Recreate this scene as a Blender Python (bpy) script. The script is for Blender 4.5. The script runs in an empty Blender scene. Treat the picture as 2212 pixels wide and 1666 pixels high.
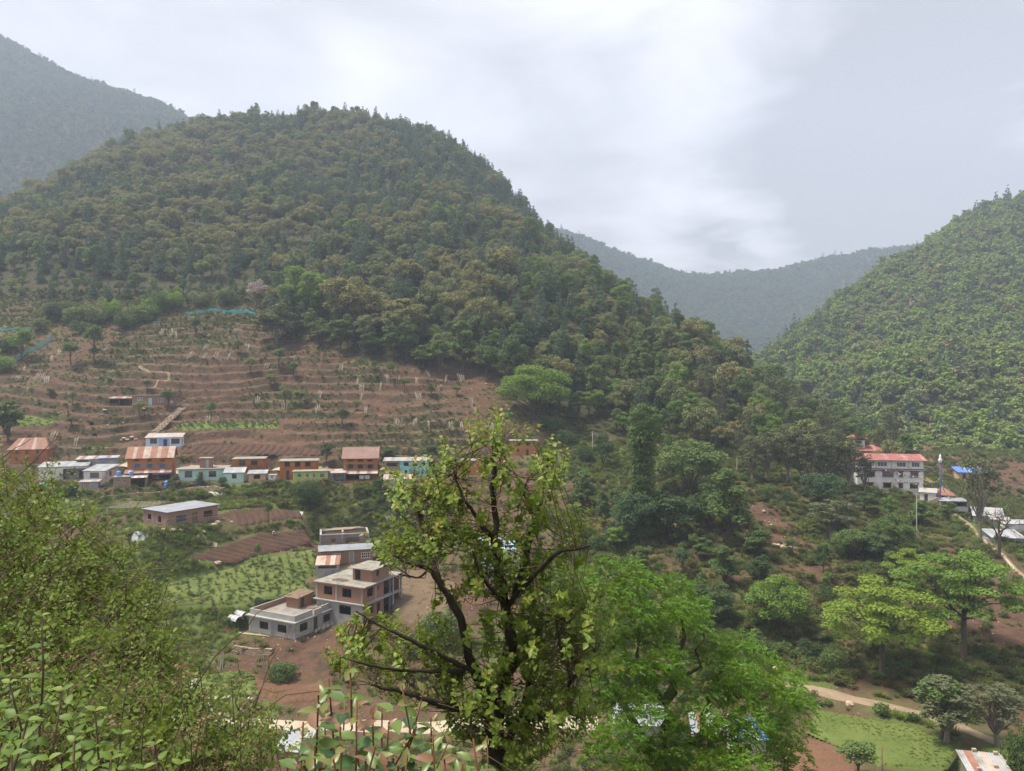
import bpy, math, random
import numpy as np
from mathutils import Vector, Matrix

# ------------------------------------------------------------------ camera, sky, sun, exposure
S = bpy.context.scene
F, CU, CV = 1658.0, 1106.0, 833.0          # focal length and centre of the photograph, in units of a 2212 px wide picture
cam_d = bpy.data.cameras.new('camera'); cam = bpy.data.objects.new('camera', cam_d)
S.collection.objects.link(cam); S.camera = cam
cam.location = (0, 0, 0); cam.rotation_euler = (math.radians(90), 0, 0)
cam_d.sensor_fit = 'HORIZONTAL'; cam_d.sensor_width = 36.0; cam_d.lens = 36.0 * F / 2212.0
cam_d.clip_start = 0.05; cam_d.clip_end = 20000
S.render.engine = 'CYCLES'
S.render.resolution_x, S.render.resolution_y = 1024, 771
cy = S.cycles
cy.max_bounces = 5; cy.diffuse_bounces = 3; cy.glossy_bounces = 2; cy.transmission_bounces = 3
cy.transparent_max_bounces = 6; cy.volume_bounces = 1
cy.use_denoising = True; cy.denoiser = 'OPENIMAGEDENOISE'; cy.denoising_input_passes = 'RGB_ALBEDO_NORMAL'
cy.denoising_prefilter = 'ACCURATE'
cy.use_adaptive_sampling = True; cy.adaptive_threshold = 0.015
cy.sample_clamp_indirect = 8
S.view_settings.view_transform = 'Standard'; S.view_settings.look = 'None'
S.view_settings.exposure = 1.0; S.view_settings.gamma = 1.0; S.view_settings.use_curve_mapping = False

SUN_EL, SUN_AZ = 65.0, -88.0                 # azimuth measured from the view direction towards the right
W = bpy.data.worlds.new('World'); S.world = W; W.use_nodes = True
def build_world():
    nt = W.node_tree; N = nt.nodes; L = nt.links; N.clear()
    out = N.new('ShaderNodeOutputWorld'); bg = N.new('ShaderNodeBackground'); bg.inputs[1].default_value = 0.1
    L.new(bg.outputs[0], out.inputs[0])
    sky = N.new('ShaderNodeTexSky'); sky.sky_type = 'NISHITA'; sky.sun_disc = False
    sky.sun_elevation = math.radians(SUN_EL); sky.sun_rotation = math.radians(SUN_AZ)
    sky.dust_density = 3.0; sky.altitude = 1600
    tc = N.new('ShaderNodeTexCoord')
    def math_(op, a, b=None, c=None):
        n = N.new('ShaderNodeMath'); n.operation = op
        for i, v in enumerate((a, b, c)):
            if v is None: continue
            if isinstance(v, (int, float)): n.inputs[i].default_value = v
            else: L.new(v, n.inputs[i])
        return n.outputs[0]
    sep = N.new('ShaderNodeSeparateXYZ'); L.new(tc.outputs['Generated'], sep.inputs[0])
    den = math_('ADD', math_('MAXIMUM', sep.outputs[2], 0.0), 0.16)
    px = math_('DIVIDE', sep.outputs[0], den); py = math_('DIVIDE', sep.outputs[1], den)
    cmb = N.new('ShaderNodeCombineXYZ'); L.new(px, cmb.inputs[0]); L.new(py, cmb.inputs[1])
    def noise(scale, detail, rough, dist, off):
        m = N.new('ShaderNodeMapping'); m.inputs['Location'].default_value = off; L.new(cmb.outputs[0], m.inputs[0])
        n = N.new('ShaderNodeTexNoise'); n.inputs['Scale'].default_value = scale; n.inputs['Detail'].default_value = detail
        n.inputs['Roughness'].default_value = rough; n.inputs['Distortion'].default_value = dist
        L.new(m.outputs[0], n.inputs[0]); return n.outputs[0]
    n1 = noise(0.75, 4, 0.5, 0.5, (3.1, 1.7, 0)); n2 = noise(2.4, 5, 0.55, 0.4, (7.3, 2.2, 0))
    # thick and thin places of the cloud deck, by direction
    blobs = [(1330, 10, 0.20, .26), (1560, 510, 0.13, .34), (770, 150, 0.05, .17), (1900, 330, 0.24, -.50), (1750, 290, .12, -.16), (1780, 440, .07, -.18),
             (1190, 330, 0.15, -.26), (500, 250, .25, -.08), (1530, 520, 0.04, -.26), (300, 120, 0.3, -.05), (2150, 100, .15, -.10)]
    acc = None
    for (u, v, w, a) in blobs:
        d = Vector(((u - CU) / F, 1, (CV - v) / F)).normalized()
        vm = N.new('ShaderNodeVectorMath'); vm.operation = 'DISTANCE'
        L.new(tc.outputs['Generated'], vm.inputs[0]); vm.inputs[1].default_value = d
        q = math_('DIVIDE', vm.outputs['Value'], w)
        q = math_('ADD', q, math_('MULTIPLY', math_('SUBTRACT', n2, 0.5), 1.6))
        g = math_('MULTIPLY', math_('POWER', 2.718, math_('MULTIPLY', math_('MULTIPLY', q, q), -1.0)), a)
        acc = g if acc is None else math_('ADD', acc, g)
    t = math_('ADD', math_('MULTIPLY', math_('SUBTRACT', n1, 0.5), 0.85), math_('MULTIPLY', math_('SUBTRACT', n2, 0.5), 0.6))
    t = math_('ADD', math_('ADD', t, acc), 0.5)
    r = N.new('ShaderNodeValToRGB'); L.new(t, r.inputs[0])
    e = r.color_ramp.elements
    k = SKYK
    def C(h, m=1.0): return (h[0] * k * m, h[1] * k * m, h[2] * k * m, 1)
    e[0].position = 0.10; e[0].color = C((.44, .425, .445)); e[1].position = 0.95; e[1].color = C((1.20, 1.18, 1.20))
    a = e.new(0.48); a.color = C((.80, .78, .82))
    mx = N.new('ShaderNodeMix'); mx.data_type = 'RGBA'; mx.inputs[0].default_value = 0.94
    L.new(sky.outputs[0], mx.inputs[6]); L.new(r.outputs[0], mx.inputs[7])
    # below the horizon: nothing lit there but a dull ground tone (the terrain covers it)
    L.new(mx.outputs[2], bg.inputs[0])
SKYK = 5.7
build_world()
sun_d = bpy.data.lights.new('sun', 'SUN'); sun_d.energy = 4.2; sun_d.angle = math.radians(16); sun_d.color = (1.0, .93, .80)
sun = bpy.data.objects.new('sun', sun_d); S.collection.objects.link(sun)
_e, _a = math.radians(SUN_EL), math.radians(SUN_AZ)
sd = Vector((math.sin(_a) * math.cos(_e), math.cos(_a) * math.cos(_e), math.sin(_e)))
sun.rotation_euler = (-sd).to_track_quat('-Z', 'Y').to_euler(); sun.location = (0, 0, 300)

# ------------------------------------------------------------------ helpers
COL = S.collection
RS = np.random.RandomState(11)
random.seed(5)
def link(o, parent=None):
    COL.objects.link(o)
    if parent is not None: o.parent = parent
    return o
def mesh_np(name, verts, polys, mats=(), smooth=False, attrs=None, mat_idx=None):
    """verts (N,3); polys: list of int arrays (M,k); attrs: {name: per-vertex float array or (N,3)}"""
    me = bpy.data.meshes.new(name)
    verts = np.asarray(verts, np.float32)
    polys = [np.asarray(p, np.int32) for p in polys if len(p)]
    me.vertices.add(len(verts)); me.vertices.foreach_set('co', verts.ravel())
    nl = sum(p.size for p in polys); npoly = sum(len(p) for p in polys)
    me.loops.add(nl); me.polygons.add(npoly)
    me.loops.foreach_set('vertex_index', np.concatenate([p.ravel() for p in polys]))
    tot = np.concatenate([np.full(len(p), p.shape[1], np.int32) for p in polys])
    st = np.concatenate([[0], np.cumsum(tot)[:-1]]).astype(np.int32)
    me.polygons.foreach_set('loop_start', st)
    me.polygons.foreach_set('loop_total', tot)
    if mat_idx is not None: me.polygons.foreach_set('material_index', np.asarray(mat_idx, np.int32))
    me.polygons.foreach_set('use_smooth', np.full(npoly, bool(smooth)))
    for m in mats: me.materials.append(m)
    if attrs:
        for k, a in attrs.items():
            a = np.asarray(a, np.float32)
            if a.ndim == 1: at = me.attributes.new(k, 'FLOAT', 'POINT'); at.data.foreach_set('value', a)
            else: at = me.attributes.new(k, 'FLOAT_VECTOR', 'POINT'); at.data.foreach_set('vector', a.ravel())
    me.update(calc_edges=True)
    return me
class MB:
    """collects boxes, tubes and polygons; build() makes ONE mesh object"""
    def __init__(s): s.v = []; s.p = {}; s.n = 0
    def add(s, verts, polys):
        verts = np.asarray(verts, float)
        for p in polys:
            p = np.asarray(p, int)
            if p.size == 0: continue
            s.p.setdefault(p.shape[1], []).append(p + s.n)
        s.v.append(verts); s.n += len(verts)
    def box(s, x0, x1, y0, y1, z0, z1, M=None):
        v = np.array([(x, y, z) for z in (z0, z1) for y in (y0, y1) for x in (x0, x1)], float)
        if M is not None: v = xf(M, v)
        s.add(v, [[(0, 2, 3, 1), (4, 5, 7, 6), (0, 1, 5, 4), (2, 6, 7, 3), (0, 4, 6, 2), (1, 3, 7, 5)]])
    def tube(s, pts, rad, sides=6, cap=True):
        v, p, c = tube_arrays(pts, rad, sides); s.add(v, [p])
        if cap: s.p.setdefault(sides, []).append(np.array([list(range(len(v) - sides, len(v)))]) + s.n - len(v))
    def poly(s, pts): s.add(pts, [[tuple(range(len(pts)))]])
    def mesh(s, name, mat, smooth=False):
        ms = mat if isinstance(mat, (list, tuple)) else [mat]
        return mesh_np(name, np.concatenate(s.v), [np.concatenate(x) for x in s.p.values()], ms, smooth)
    def build(s, name, mat, parent=None, smooth=False):
        return link(bpy.data.objects.new(name, s.mesh(name, mat, smooth)), parent)
def xf(M, v):
    M = np.array(M); return v @ M[:3, :3].T + M[:3, 3]
def tube_arrays(pts, rad, sides=6):
    pts = np.asarray(pts, float); n = len(pts)
    rad = np.broadcast_to(np.asarray(rad, float), (n,))
    t = np.gradient(pts, axis=0); t /= np.linalg.norm(t, axis=1)[:, None] + 1e-9
    ref = np.array([0.0, 0, 1]) if abs(t[0][2]) < .9 else np.array([1.0, 0, 0])
    a = np.cross(t, ref); a /= np.linalg.norm(a, axis=1)[:, None] + 1e-9; b = np.cross(t, a)
    ang = np.arange(sides) * 2 * math.pi / sides
    v = pts[:, None] + rad[:, None, None] * (np.cos(ang)[None, :, None] * a[:, None] + np.sin(ang)[None, :, None] * b[:, None])
    i = np.arange(n - 1)[:, None] * sides; j = np.arange(sides)[None]; k = (j + 1) % sides
    p = np.stack([i + j, i + k, i + sides + k, i + sides + j], -1).reshape(-1, 4)
    return v.reshape(-1, 3), p, None
def tag(o, label=None, cat=None, group=None, kind=None):
    if label: o['label'] = label
    if cat: o['category'] = cat
    if group: o['group'] = group
    if kind: o['kind'] = kind
    return o
def empty(name, loc, rz=0.0, scale=None):
    o = bpy.data.objects.new(name, None); o.empty_display_size = .3; link(o); o.location = loc; o.rotation_euler = (0, 0, rz)
    if scale is not None: o.scale = scale if hasattr(scale, '__len__') else (scale,) * 3
    return o
# value noise
_perm = RS.rand(512, 512)
def vnoise(x, y):
    xi = np.floor(x).astype(int); yi = np.floor(y).astype(int); fx = x - xi; fy = y - yi
    fx = fx * fx * fx * (fx * (fx * 6 - 15) + 10); fy = fy * fy * fy * (fy * (fy * 6 - 15) + 10)
    g = lambda a, b: _perm[a & 511, b & 511]
    return (g(xi, yi) * (1 - fx) + g(xi + 1, yi) * fx) * (1 - fy) + (g(xi, yi + 1) * (1 - fx) + g(xi + 1, yi + 1) * fx) * fy
def fbm(x, y, s, oct=4, off=0.0):
    """about -1..1, feature size s metres"""
    a = 1.0; f = 1.0 / s; r = 0; tot = 0
    for k in range(oct):
        r = r + a * (vnoise(x * f + off + 17.3 * k, y * f + off * 1.7 + 9.1 * k) * 2 - 1); tot += a; a *= .5; f *= 2.03
    return r / tot * 1.6
def sstep(a, b, x):
    t = np.clip((x - a) / (b - a), 0, 1); return t * t * (3 - 2 * t)
# ------------------------------------------------------------------ materials
def new_mat(name):
    m = bpy.data.materials.new(name); m.use_nodes = True; nt = m.node_tree; nt.nodes.clear()
    out = nt.nodes.new('ShaderNodeOutputMaterial'); return m, nt, out
class NB:
    def __init__(s, nt): s.nt = nt; s.N = nt.nodes; s.L = nt.links
    def n(s, t, **kw):
        x = s.N.new(t)
        for k, v in kw.items(): setattr(x, k, v)
        return x
    def set(s, sock, v):
        if hasattr(v, 'links') or hasattr(v, 'is_linked'): s.L.new(v, sock)
        else: sock.default_value = v
    def math(s, op, a, b=0.0, clamp=False):
        x = s.n('ShaderNodeMath', operation=op, use_clamp=clamp); s.set(x.inputs[0], a); s.set(x.inputs[1], b); return x.outputs[0]
    def noise(s, vec, scale, detail=4, rough=.55, dist=0.0):
        x = s.n('ShaderNodeTexNoise'); x.inputs['Scale'].default_value = scale; x.inputs['Detail'].default_value = detail
        x.inputs['Roughness'].default_value = rough; x.inputs['Distortion'].default_value = dist
        if vec is not None: s.L.new(vec, x.inputs['Vector'])
        return x.outputs[0]
    def mix(s, f, a, b, blend='MIX'):
        x = s.n('ShaderNodeMix', data_type='RGBA', blend_type=blend)
        s.set(x.inputs[0], f)
        for i, c in ((6, a), (7, b)):
            if isinstance(c, (tuple, list)): x.inputs[i].default_value = (c[0], c[1], c[2], 1)
            else: s.L.new(c, x.inputs[i])
        return x.outputs[2]
    def ramp(s, f, lo, hi):
        x = s.n('ShaderNodeMapRange', interpolation_type='SMOOTHSTEP'); s.set(x.inputs[0], f)
        x.inputs[1].default_value = lo; x.inputs[2].default_value = hi; return x.outputs[0]
    def attr(s, name): return s.n('ShaderNodeAttribute', attribute_name=name).outputs['Fac']
    def obj(s): return s.n('ShaderNodeTexCoord').outputs['Object']
    def pos(s): return s.n('ShaderNodeNewGeometry').outputs['Position']
    def bump(s, h, strength, dist):
        b = s.n('ShaderNodeBump'); b.inputs['Strength'].default_value = strength; b.inputs['Distance'].default_value = dist
        s.L.new(h, b.inputs['Height']); return b.outputs[0]
    def bsdf(s, out, col, rough=.8, normal=None, spec=.25, metal=0.0):
        p = s.n('ShaderNodeBsdfPrincipled'); s.set(p.inputs['Base Color'], col if hasattr(col, 'links') else (*col, 1))
        s.set(p.inputs['Roughness'], rough); p.inputs['Specular IOR Level'].default_value = spec; p.inputs['Metallic'].default_value = metal
        if normal is not None: s.L.new(normal, p.inputs['Normal'])
        s.L.new(p.outputs[0], out.inputs[0]); return p
def m_rough(name, c1, c2, scale=1.0, rough=.85, bump=.3, bd=.02, c3=None, s3=.3, metal=0.0, spec=.25, thr=(.35, .65)):
    """two-tone weathered surface, plus large stains c3"""
    m, nt, out = new_mat(name); b = NB(nt); o = b.obj()
    n1 = b.noise(o, scale, 6, .6); n2 = b.noise(o, scale * 7, 4, .6)
    col = b.mix(b.ramp(n1, *thr), c1, c2)
    col = b.mix(b.math('MULTIPLY', b.ramp(n2, .3, .75), .35), col, tuple(x * .62 for x in c1))
    if c3 is not None: col = b.mix(b.ramp(b.noise(o, s3, 5, .65, .4), .52, .72), col, c3)
    b.bsdf(out, col, rough, b.bump(n2, bump, bd), spec, metal); return m
def m_plain(name, c, rough=.6, spec=.3, metal=0.0):
    m, nt, out = new_mat(name); b = NB(nt)
    n = b.noise(b.obj(), 3.0, 5, .6); col = b.mix(b.ramp(n, .3, .7), tuple(x * .82 for x in c), c)
    b.bsdf(out, col, rough, None, spec, metal); return m
def m_brick(name, c1, c2, mortar, bw=.24, bh=.085):
    m, nt, out = new_mat(name); b = NB(nt)
    sp = b.n('ShaderNodeSeparateXYZ'); nt.links.new(b.obj(), sp.inputs[0])
    cb = b.n('ShaderNodeCombineXYZ'); nt.links.new(b.math('ADD', sp.outputs[0], sp.outputs[1]), cb.inputs[0]); nt.links.new(sp.outputs[2], cb.inputs[1])
    t = b.n('ShaderNodeTexBrick'); nt.links.new(cb.outputs[0], t.inputs[0])
    t.inputs['Color1'].default_value = (*c1, 1); t.inputs['Color2'].default_value = (*c2, 1); t.inputs['Mortar'].default_value = (*mortar, 1)
    t.inputs['Scale'].default_value = 1.0; t.inputs['Mortar Size'].default_value = .012; t.inputs['Brick Width'].default_value = bw; t.inputs['Row Height'].default_value = bh
    n = b.noise(b.obj(), .8, 5, .6); col = b.mix(b.math('MULTIPLY', b.ramp(n, .35, .7), .5), t.outputs[0], tuple(.55 * x + .4 * y for x, y in zip(c1, mortar)))
    n2 = b.noise(b.obj(), 14, 3, .6); col = b.mix(b.math('MULTIPLY', n2, .45), col, tuple(.4 * x for x in c1))
    b.bsdf(out, col, .9, b.bump(t.outputs[1], -.4, .02), .2); return m
def m_leaf(name, ca, cb_, cc=None, trans=.3, rough=.55, spec=.25, obvar=.5, hue_scale=.0):
    """leaf: 'tint' attribute runs ca -> cb_, values above 1 run towards cc (young or dry leaves); each tree differs a little"""
    m, nt, out = new_mat(name); b = NB(nt)
    t = b.attr('tint'); r = b.n('ShaderNodeObjectInfo').outputs['Random']
    f = b.math('ADD', b.math('MULTIPLY', t, 1 - obvar), b.math('MULTIPLY', r, obvar), True)
    col = b.mix(f, ca, cb_)
    if cc is not None: col = b.mix(b.math('SUBTRACT', t, 1.0, True), col, cc)
    d = b.n('ShaderNodeBsdfPrincipled'); nt.links.new(col, d.inputs['Base Color']); d.inputs['Roughness'].default_value = rough
    d.inputs['Specular IOR Level'].default_value = spec
    tr = b.n('ShaderNodeBsdfTranslucent'); nt.links.new(b.mix(.6, col, (.25, .32, .05), 'MIX'), tr.inputs[0])
    mx = b.n('ShaderNodeMixShader'); mx.inputs[0].default_value = trans
    nt.links.new(d.outputs[0], mx.inputs[1]); nt.links.new(tr.outputs[0], mx.inputs[2]); nt.links.new(mx.outputs[0], out.inputs[0])
    return m
def m_glass(name='window_glass'):
    m, nt, out = new_mat(name); b = NB(nt)
    g = b.n('ShaderNodeBsdfGlossy'); g.inputs[0].default_value = (.42, .44, .45, 1); g.inputs[1].default_value = .06
    t = b.n('ShaderNodeBsdfTransparent'); t.inputs[0].default_value = (.55, .6, .6, 1)
    fr = b.n('ShaderNodeFresnel'); fr.inputs[0].default_value = 1.6
    mx = b.n('ShaderNodeMixShader'); nt.links.new(b.math('ADD', fr.outputs[0], .08), mx.inputs[0])
    nt.links.new(t.outputs[0], mx.inputs[1]); nt.links.new(g.outputs[0], mx.inputs[2]); nt.links.new(mx.outputs[0], out.inputs[0]); return m
def m_net(name, c, alpha=.6):
    m, nt, out = new_mat(name); b = NB(nt)
    d = b.n('ShaderNodeBsdfDiffuse'); d.inputs[0].default_value = (*c, 1); t = b.n('ShaderNodeBsdfTransparent')
    mx = b.n('ShaderNodeMixShader'); mx.inputs[0].default_value = alpha
    nt.links.new(t.outputs[0], mx.inputs[1]); nt.links.new(d.outputs[0], mx.inputs[2]); nt.links.new(mx.outputs[0], out.inputs[0]); return m
M = {}
M['mud'] = m_rough('ochre_mud_plaster', (.40, .165, .055), (.30, .115, .045), .45, .92, .4, .03, (.22, .085, .05), .28)
M['mud2'] = m_rough('yellow_ochre_mud_plaster', (.44, .215, .075), (.36, .16, .06), .5, .92, .4, .03, (.33, .11, .05), .22)
M['mudred'] = m_rough('red_clay_plaster', (.27, .10, .05), (.2, .08, .045), .5, .92, .4, .03)
M['white'] = m_rough('whitewash', (.68, .68, .66), (.56, .56, .54), .5, .85, .2, .01, (.38, .35, .31), .35)
M['mint'] = m_rough('mint_plaster', (.42, .60, .56), (.50, .66, .62), .6, .8, .2, .01, (.30, .38, .34), .3)
M['paleblue'] = m_rough('pale_blue_plaster', (.45, .58, .72), (.58, .66, .74), .4, .8, .2, .01, (.3, .38, .48), .3)
M['blueband'] = m_rough('blue_plaster', (.22, .40, .66), (.30, .48, .70), .5, .8, .2, .01)
M['turq'] = m_rough('turquoise_plaster', (.16, .50, .52), (.36, .66, .66), .35, .8, .2, .01, (.10, .30, .33), .25)
M['green_paint'] = m_rough('lime_green_plaster', (.33, .44, .13), (.42, .50, .19), .5, .8, .2, .01)
M['yellow_paint'] = m_rough('yellow_plaster', (.60, .48, .18), (.55, .42, .16), .5, .8, .2, .01)
M['tan'] = m_rough('tan_plaster', (.42, .31, .2), (.48, .36, .24), .5, .85, .3, .02)
M['brick'] = m_brick('red_brick', (.29, .128, .078), (.36, .168, .10), (.30, .24, .20))
M['brick_old'] = m_brick('pinkish_brick', (.29, .145, .10), (.35, .185, .13), (.30, .25, .22))
M['brick_grey'] = m_brick('weathered_brick', (.22, .15, .12), (.28, .20, .16), (.30, .27, .25))
M['concrete'] = m_rough('raw_concrete', (.34, .335, .32), (.27, .265, .25), .4, .9, .35, .02, (.17, .165, .155), .35)
M['cem'] = m_rough('cement_plaster', (.37, .365, .35), (.31, .305, .295), .6, .88, .2, .01, (.24, .235, .22), .3)
M['slab'] = m_rough('mossy_slab', (.29, .27, .235), (.20, .18, .15), .7, .92, .4, .03, (.13, .12, .09), .45)
M['wetslab'] = m_rough('damp_roof_screed', (.27, .255, .24), (.20, .17, .145), .5, .55, .2, .01, (.22, .15, .10), .35)
M['tin'] = m_rough('galvanised_sheet', (.35, .37, .40), (.28, .30, .33), .6, .5, .1, .01, (.24, .21, .19), .35, .45, .4)
M['tin2'] = m_rough('dull_galvanised_sheet', (.42, .42, .42), (.30, .30, .30), .6, .55, .1, .01, (.25, .17, .13), .5, .3, .4)
M['rust'] = m_rough('rusted_sheet', (.24, .12, .085), (.31, .165, .12), .6, .8, .2, .01, (.17, .09, .07), .4)
M['rustlight'] = m_rough('worn_pale_sheet', (.42, .35, .30), (.33, .25, .21), .7, .7, .2, .01, (.28, .16, .11), .5)
M['brownroof'] = m_rough('brown_painted_sheet', (.20, .125, .105), (.24, .15, .125), .4, .7, .2, .01, (.29, .19, .15), .3)
M['redroof'] = m_rough('red_painted_sheet', (.29, .10, .095), (.25, .085, .08), .3, .7, .2, .01, (.34, .21, .19), .3)
M['redpale'] = m_rough('faded_red_sheet', (.33, .15, .14), (.29, .125, .115), .3, .65, .2, .01, (.40, .27, .25), .3)
M['wood'] = m_rough('weathered_wood', (.20, .14, .09), (.13, .09, .06), 1.5, .85, .4, .01)
M['palewood'] = m_rough('pale_timber', (.45, .37, .26), (.36, .29, .20), 1.5, .85, .4, .01)
M['darkwood'] = m_rough('dark_wood', (.07, .045, .03), (.10, .065, .045), 1.5, .8, .3, .01)
M['stake'] = m_rough('bleached_stakes', (.43, .38, .30), (.34, .29, .22), 1.2, .85, .3, .01)
M['bluewood'] = m_plain('blue_painted_wood', (.09, .17, .33))
M['whitepaint'] = m_plain('white_painted_wood', (.72, .72, .70))
M['aqua_door'] = m_plain('aqua_painted_wood', (.35, .6, .6))
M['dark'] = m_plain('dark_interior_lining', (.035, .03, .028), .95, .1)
M['bluetank'] = m_plain('blue_plastic', (.07, .24, .62), .4, .5)
M['greenplastic'] = m_plain('green_plastic', (.05, .36, .27), .4, .5)
M['tarp'] = m_plain('blue_tarpaulin', (.07, .18, .58), .5, .4)
M['stone'] = m_rough('rubble_stone', (.33, .26, .19), (.26, .20, .15), 1.2, .95, .6, .05)
M['stonepale'] = m_rough('pale_broken_stone', (.46, .37, .28), (.36, .27, .20), 1.2, .95, .6, .05)
M['plastic'] = m_plain('pale_plastic_sheet', (.42, .44, .46), .35, .5)
M['redcloth'] = m_plain('red_cloth', (.45, .12, .10), .85, .2)
M['glass'] = m_glass()
M['net'] = m_net('teal_shade_net', (.06, .42, .42), .72)
M['bark'] = m_rough('grey_brown_bark', (.10, .078, .058), (.065, .05, .038), 3, .95, .7, .03)
M['barkpale'] = m_rough('pale_bark', (.23, .20, .165), (.15, .13, .105), 3, .95, .6, .03)
M['barkdark'] = m_rough('dark_pear_bark', (.036, .029, .022), (.06, .05, .04), 14, .95, .8, .01)
M['yellowcloth'] = m_plain('yellow_awning', (.62, .40, .06), .8, .2)
M['maroon'] = m_plain('maroon_trim', (.20, .05, .05))
M['navy'] = m_plain('navy_painted_pole', (.04, .06, .16), .5)
M['sacks'] = m_plain('white_sacks', (.46, .44, .39), .8, .2)
M['skin'] = m_plain('skin', (.30, .17, .11), .6)
M['roaddirt'] = m_rough('pale_dirt', (.42, .36, .275), (.34, .28, .21), .25, .95, .4, .05, (.30, .24, .17), .15)
M['pathdirt'] = m_rough('tan_dirt', (.27, .20, .135), (.21, .155, .105), .6, .95, .5, .05, (.12, .115, .05), .35)
# foliage
M['oak'] = m_leaf('oak_flush_foliage', (0.168, 0.165, 0.066), (0.245, 0.212, 0.095), None, .2, .7, .15, .55)
M['oakg'] = m_leaf('oak_green_foliage', (0.118, 0.148, 0.062), (0.195, 0.205, 0.088), None, .22, .7, .15, .55)
M['pine'] = m_leaf('pine_needles', (0.052, 0.09, 0.056), (0.09, 0.132, 0.075), None, .12, .7, .15, .5)
M['bright'] = m_leaf('fresh_green_foliage', (0.1, 0.185, 0.032), (0.175, 0.26, 0.046), None, .3, .6, .2, .45)
M['mid'] = m_leaf('mid_green_foliage', (0.066, 0.115, 0.034), (0.122, 0.172, 0.052), None, .25, .65, .2, .5)
M['dark_leaf'] = m_leaf('dark_green_foliage', (0.036, 0.068, 0.027), (0.074, 0.112, 0.04), None, .2, .65, .2, .5)
M['lime'] = m_leaf('lime_green_foliage', (0.13, 0.205, 0.024), (0.215, 0.285, 0.04), None, .32, .6, .2, .3)
M['feather'] = m_leaf('grey_green_foliage', (0.09, 0.105, 0.058), (0.13, 0.14, 0.075), None, .2, .7, .15, .4)
M['scrub'] = m_leaf('scrub_foliage', (.062, .080, .026), (.140, .135, .050), None, .25, .7, .15, .7)
M['drygrass'] = m_leaf('dry_grass', (.115, .088, .050), (.085, .082, .038), None, .25, .8, .1, .6)
M['grass'] = m_leaf('green_grass', (0.105, 0.16, 0.032), (0.185, 0.235, 0.055), None, .3, .7, .15, .5)
M['crop'] = m_leaf('crop_leaves', (.030, .070, .030), (.055, .110, .040), None, .25, .6, .2, .5)
M['blossom'] = m_leaf('pink_blossom', (.36, .25, .26), (.45, .33, .34), None, .25, .7, .15, .3)
M['pear'] = m_leaf('pear_leaves', (.088, .160, .020), (.215, .280, .042), (.33, .21, .07), .40, .45, .3, .0)
M['walnut'] = m_leaf('ash_green_leaflets', (.042, .122, .008), (.118, .228, .016), (.17, .29, .025), .36, .48, .25, .0)
M['shrub'] = m_leaf('shrub_leaves', (0.07, 0.128, 0.018), (0.165, 0.22, 0.032), (0.2, 0.23, 0.04), .34, .5, .2, .0)
M['nettle'] = m_leaf('serrated_plant_leaves', (.050, .110, .016), (.120, .185, .030), (.20, .25, .05), .3, .5, .25, .0)
M['pinkleaf'] = m_leaf('flushing_leaves', (0.03, 0.085, 0.028), (0.125, 0.185, 0.036), (0.22, 0.11, 0.075), .25, .38, .4, .0)
M['seed'] = m_leaf('dry_seed_heads', (.17, .115, .065), (.26, .19, .12), None, .15, .9, .1, .0)
M['whiteflower'] = m_leaf('white_flowers', (.55, .55, .47), (.66, .66, .58), None, .2, .8, .1, .0)
M['stem'] = m_rough('reddish_stems', (.16, .06, .035), (.12, .065, .03), 10, .7, .2, .002)
M['twig'] = m_rough('brown_twigs', (.085, .06, .038), (.12, .09, .05), 10, .8, .3, .003)
M['far_bright'] = m_leaf('far_fresh_foliage', (0.165, 0.25, 0.058), (0.23, 0.305, 0.078), None, .3, .7, .15, .4)
M['far_oak'] = m_leaf('far_olive_foliage', (0.15, 0.2, 0.066), (0.235, 0.255, 0.092), None, .25, .7, .15, .5)
M['far_pine'] = m_leaf('far_pine_foliage', (0.07, 0.115, 0.066), (0.105, 0.15, 0.08), None, .15, .7, .15, .5)
M['far_brown'] = m_leaf('far_flushed_foliage', (0.185, 0.175, 0.08), (0.24, 0.205, 0.1), None, .2, .7, .15, .5)
M['dist_a'] = m_leaf('distant_green_foliage', (0.06, 0.095, 0.045), (0.095, 0.13, 0.058), None, .2, .7, .1, .5)
M['dist_b'] = m_leaf('distant_dark_foliage', (0.04, 0.068, 0.042), (0.065, 0.095, 0.05), None, .15, .7, .1, .5)
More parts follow.
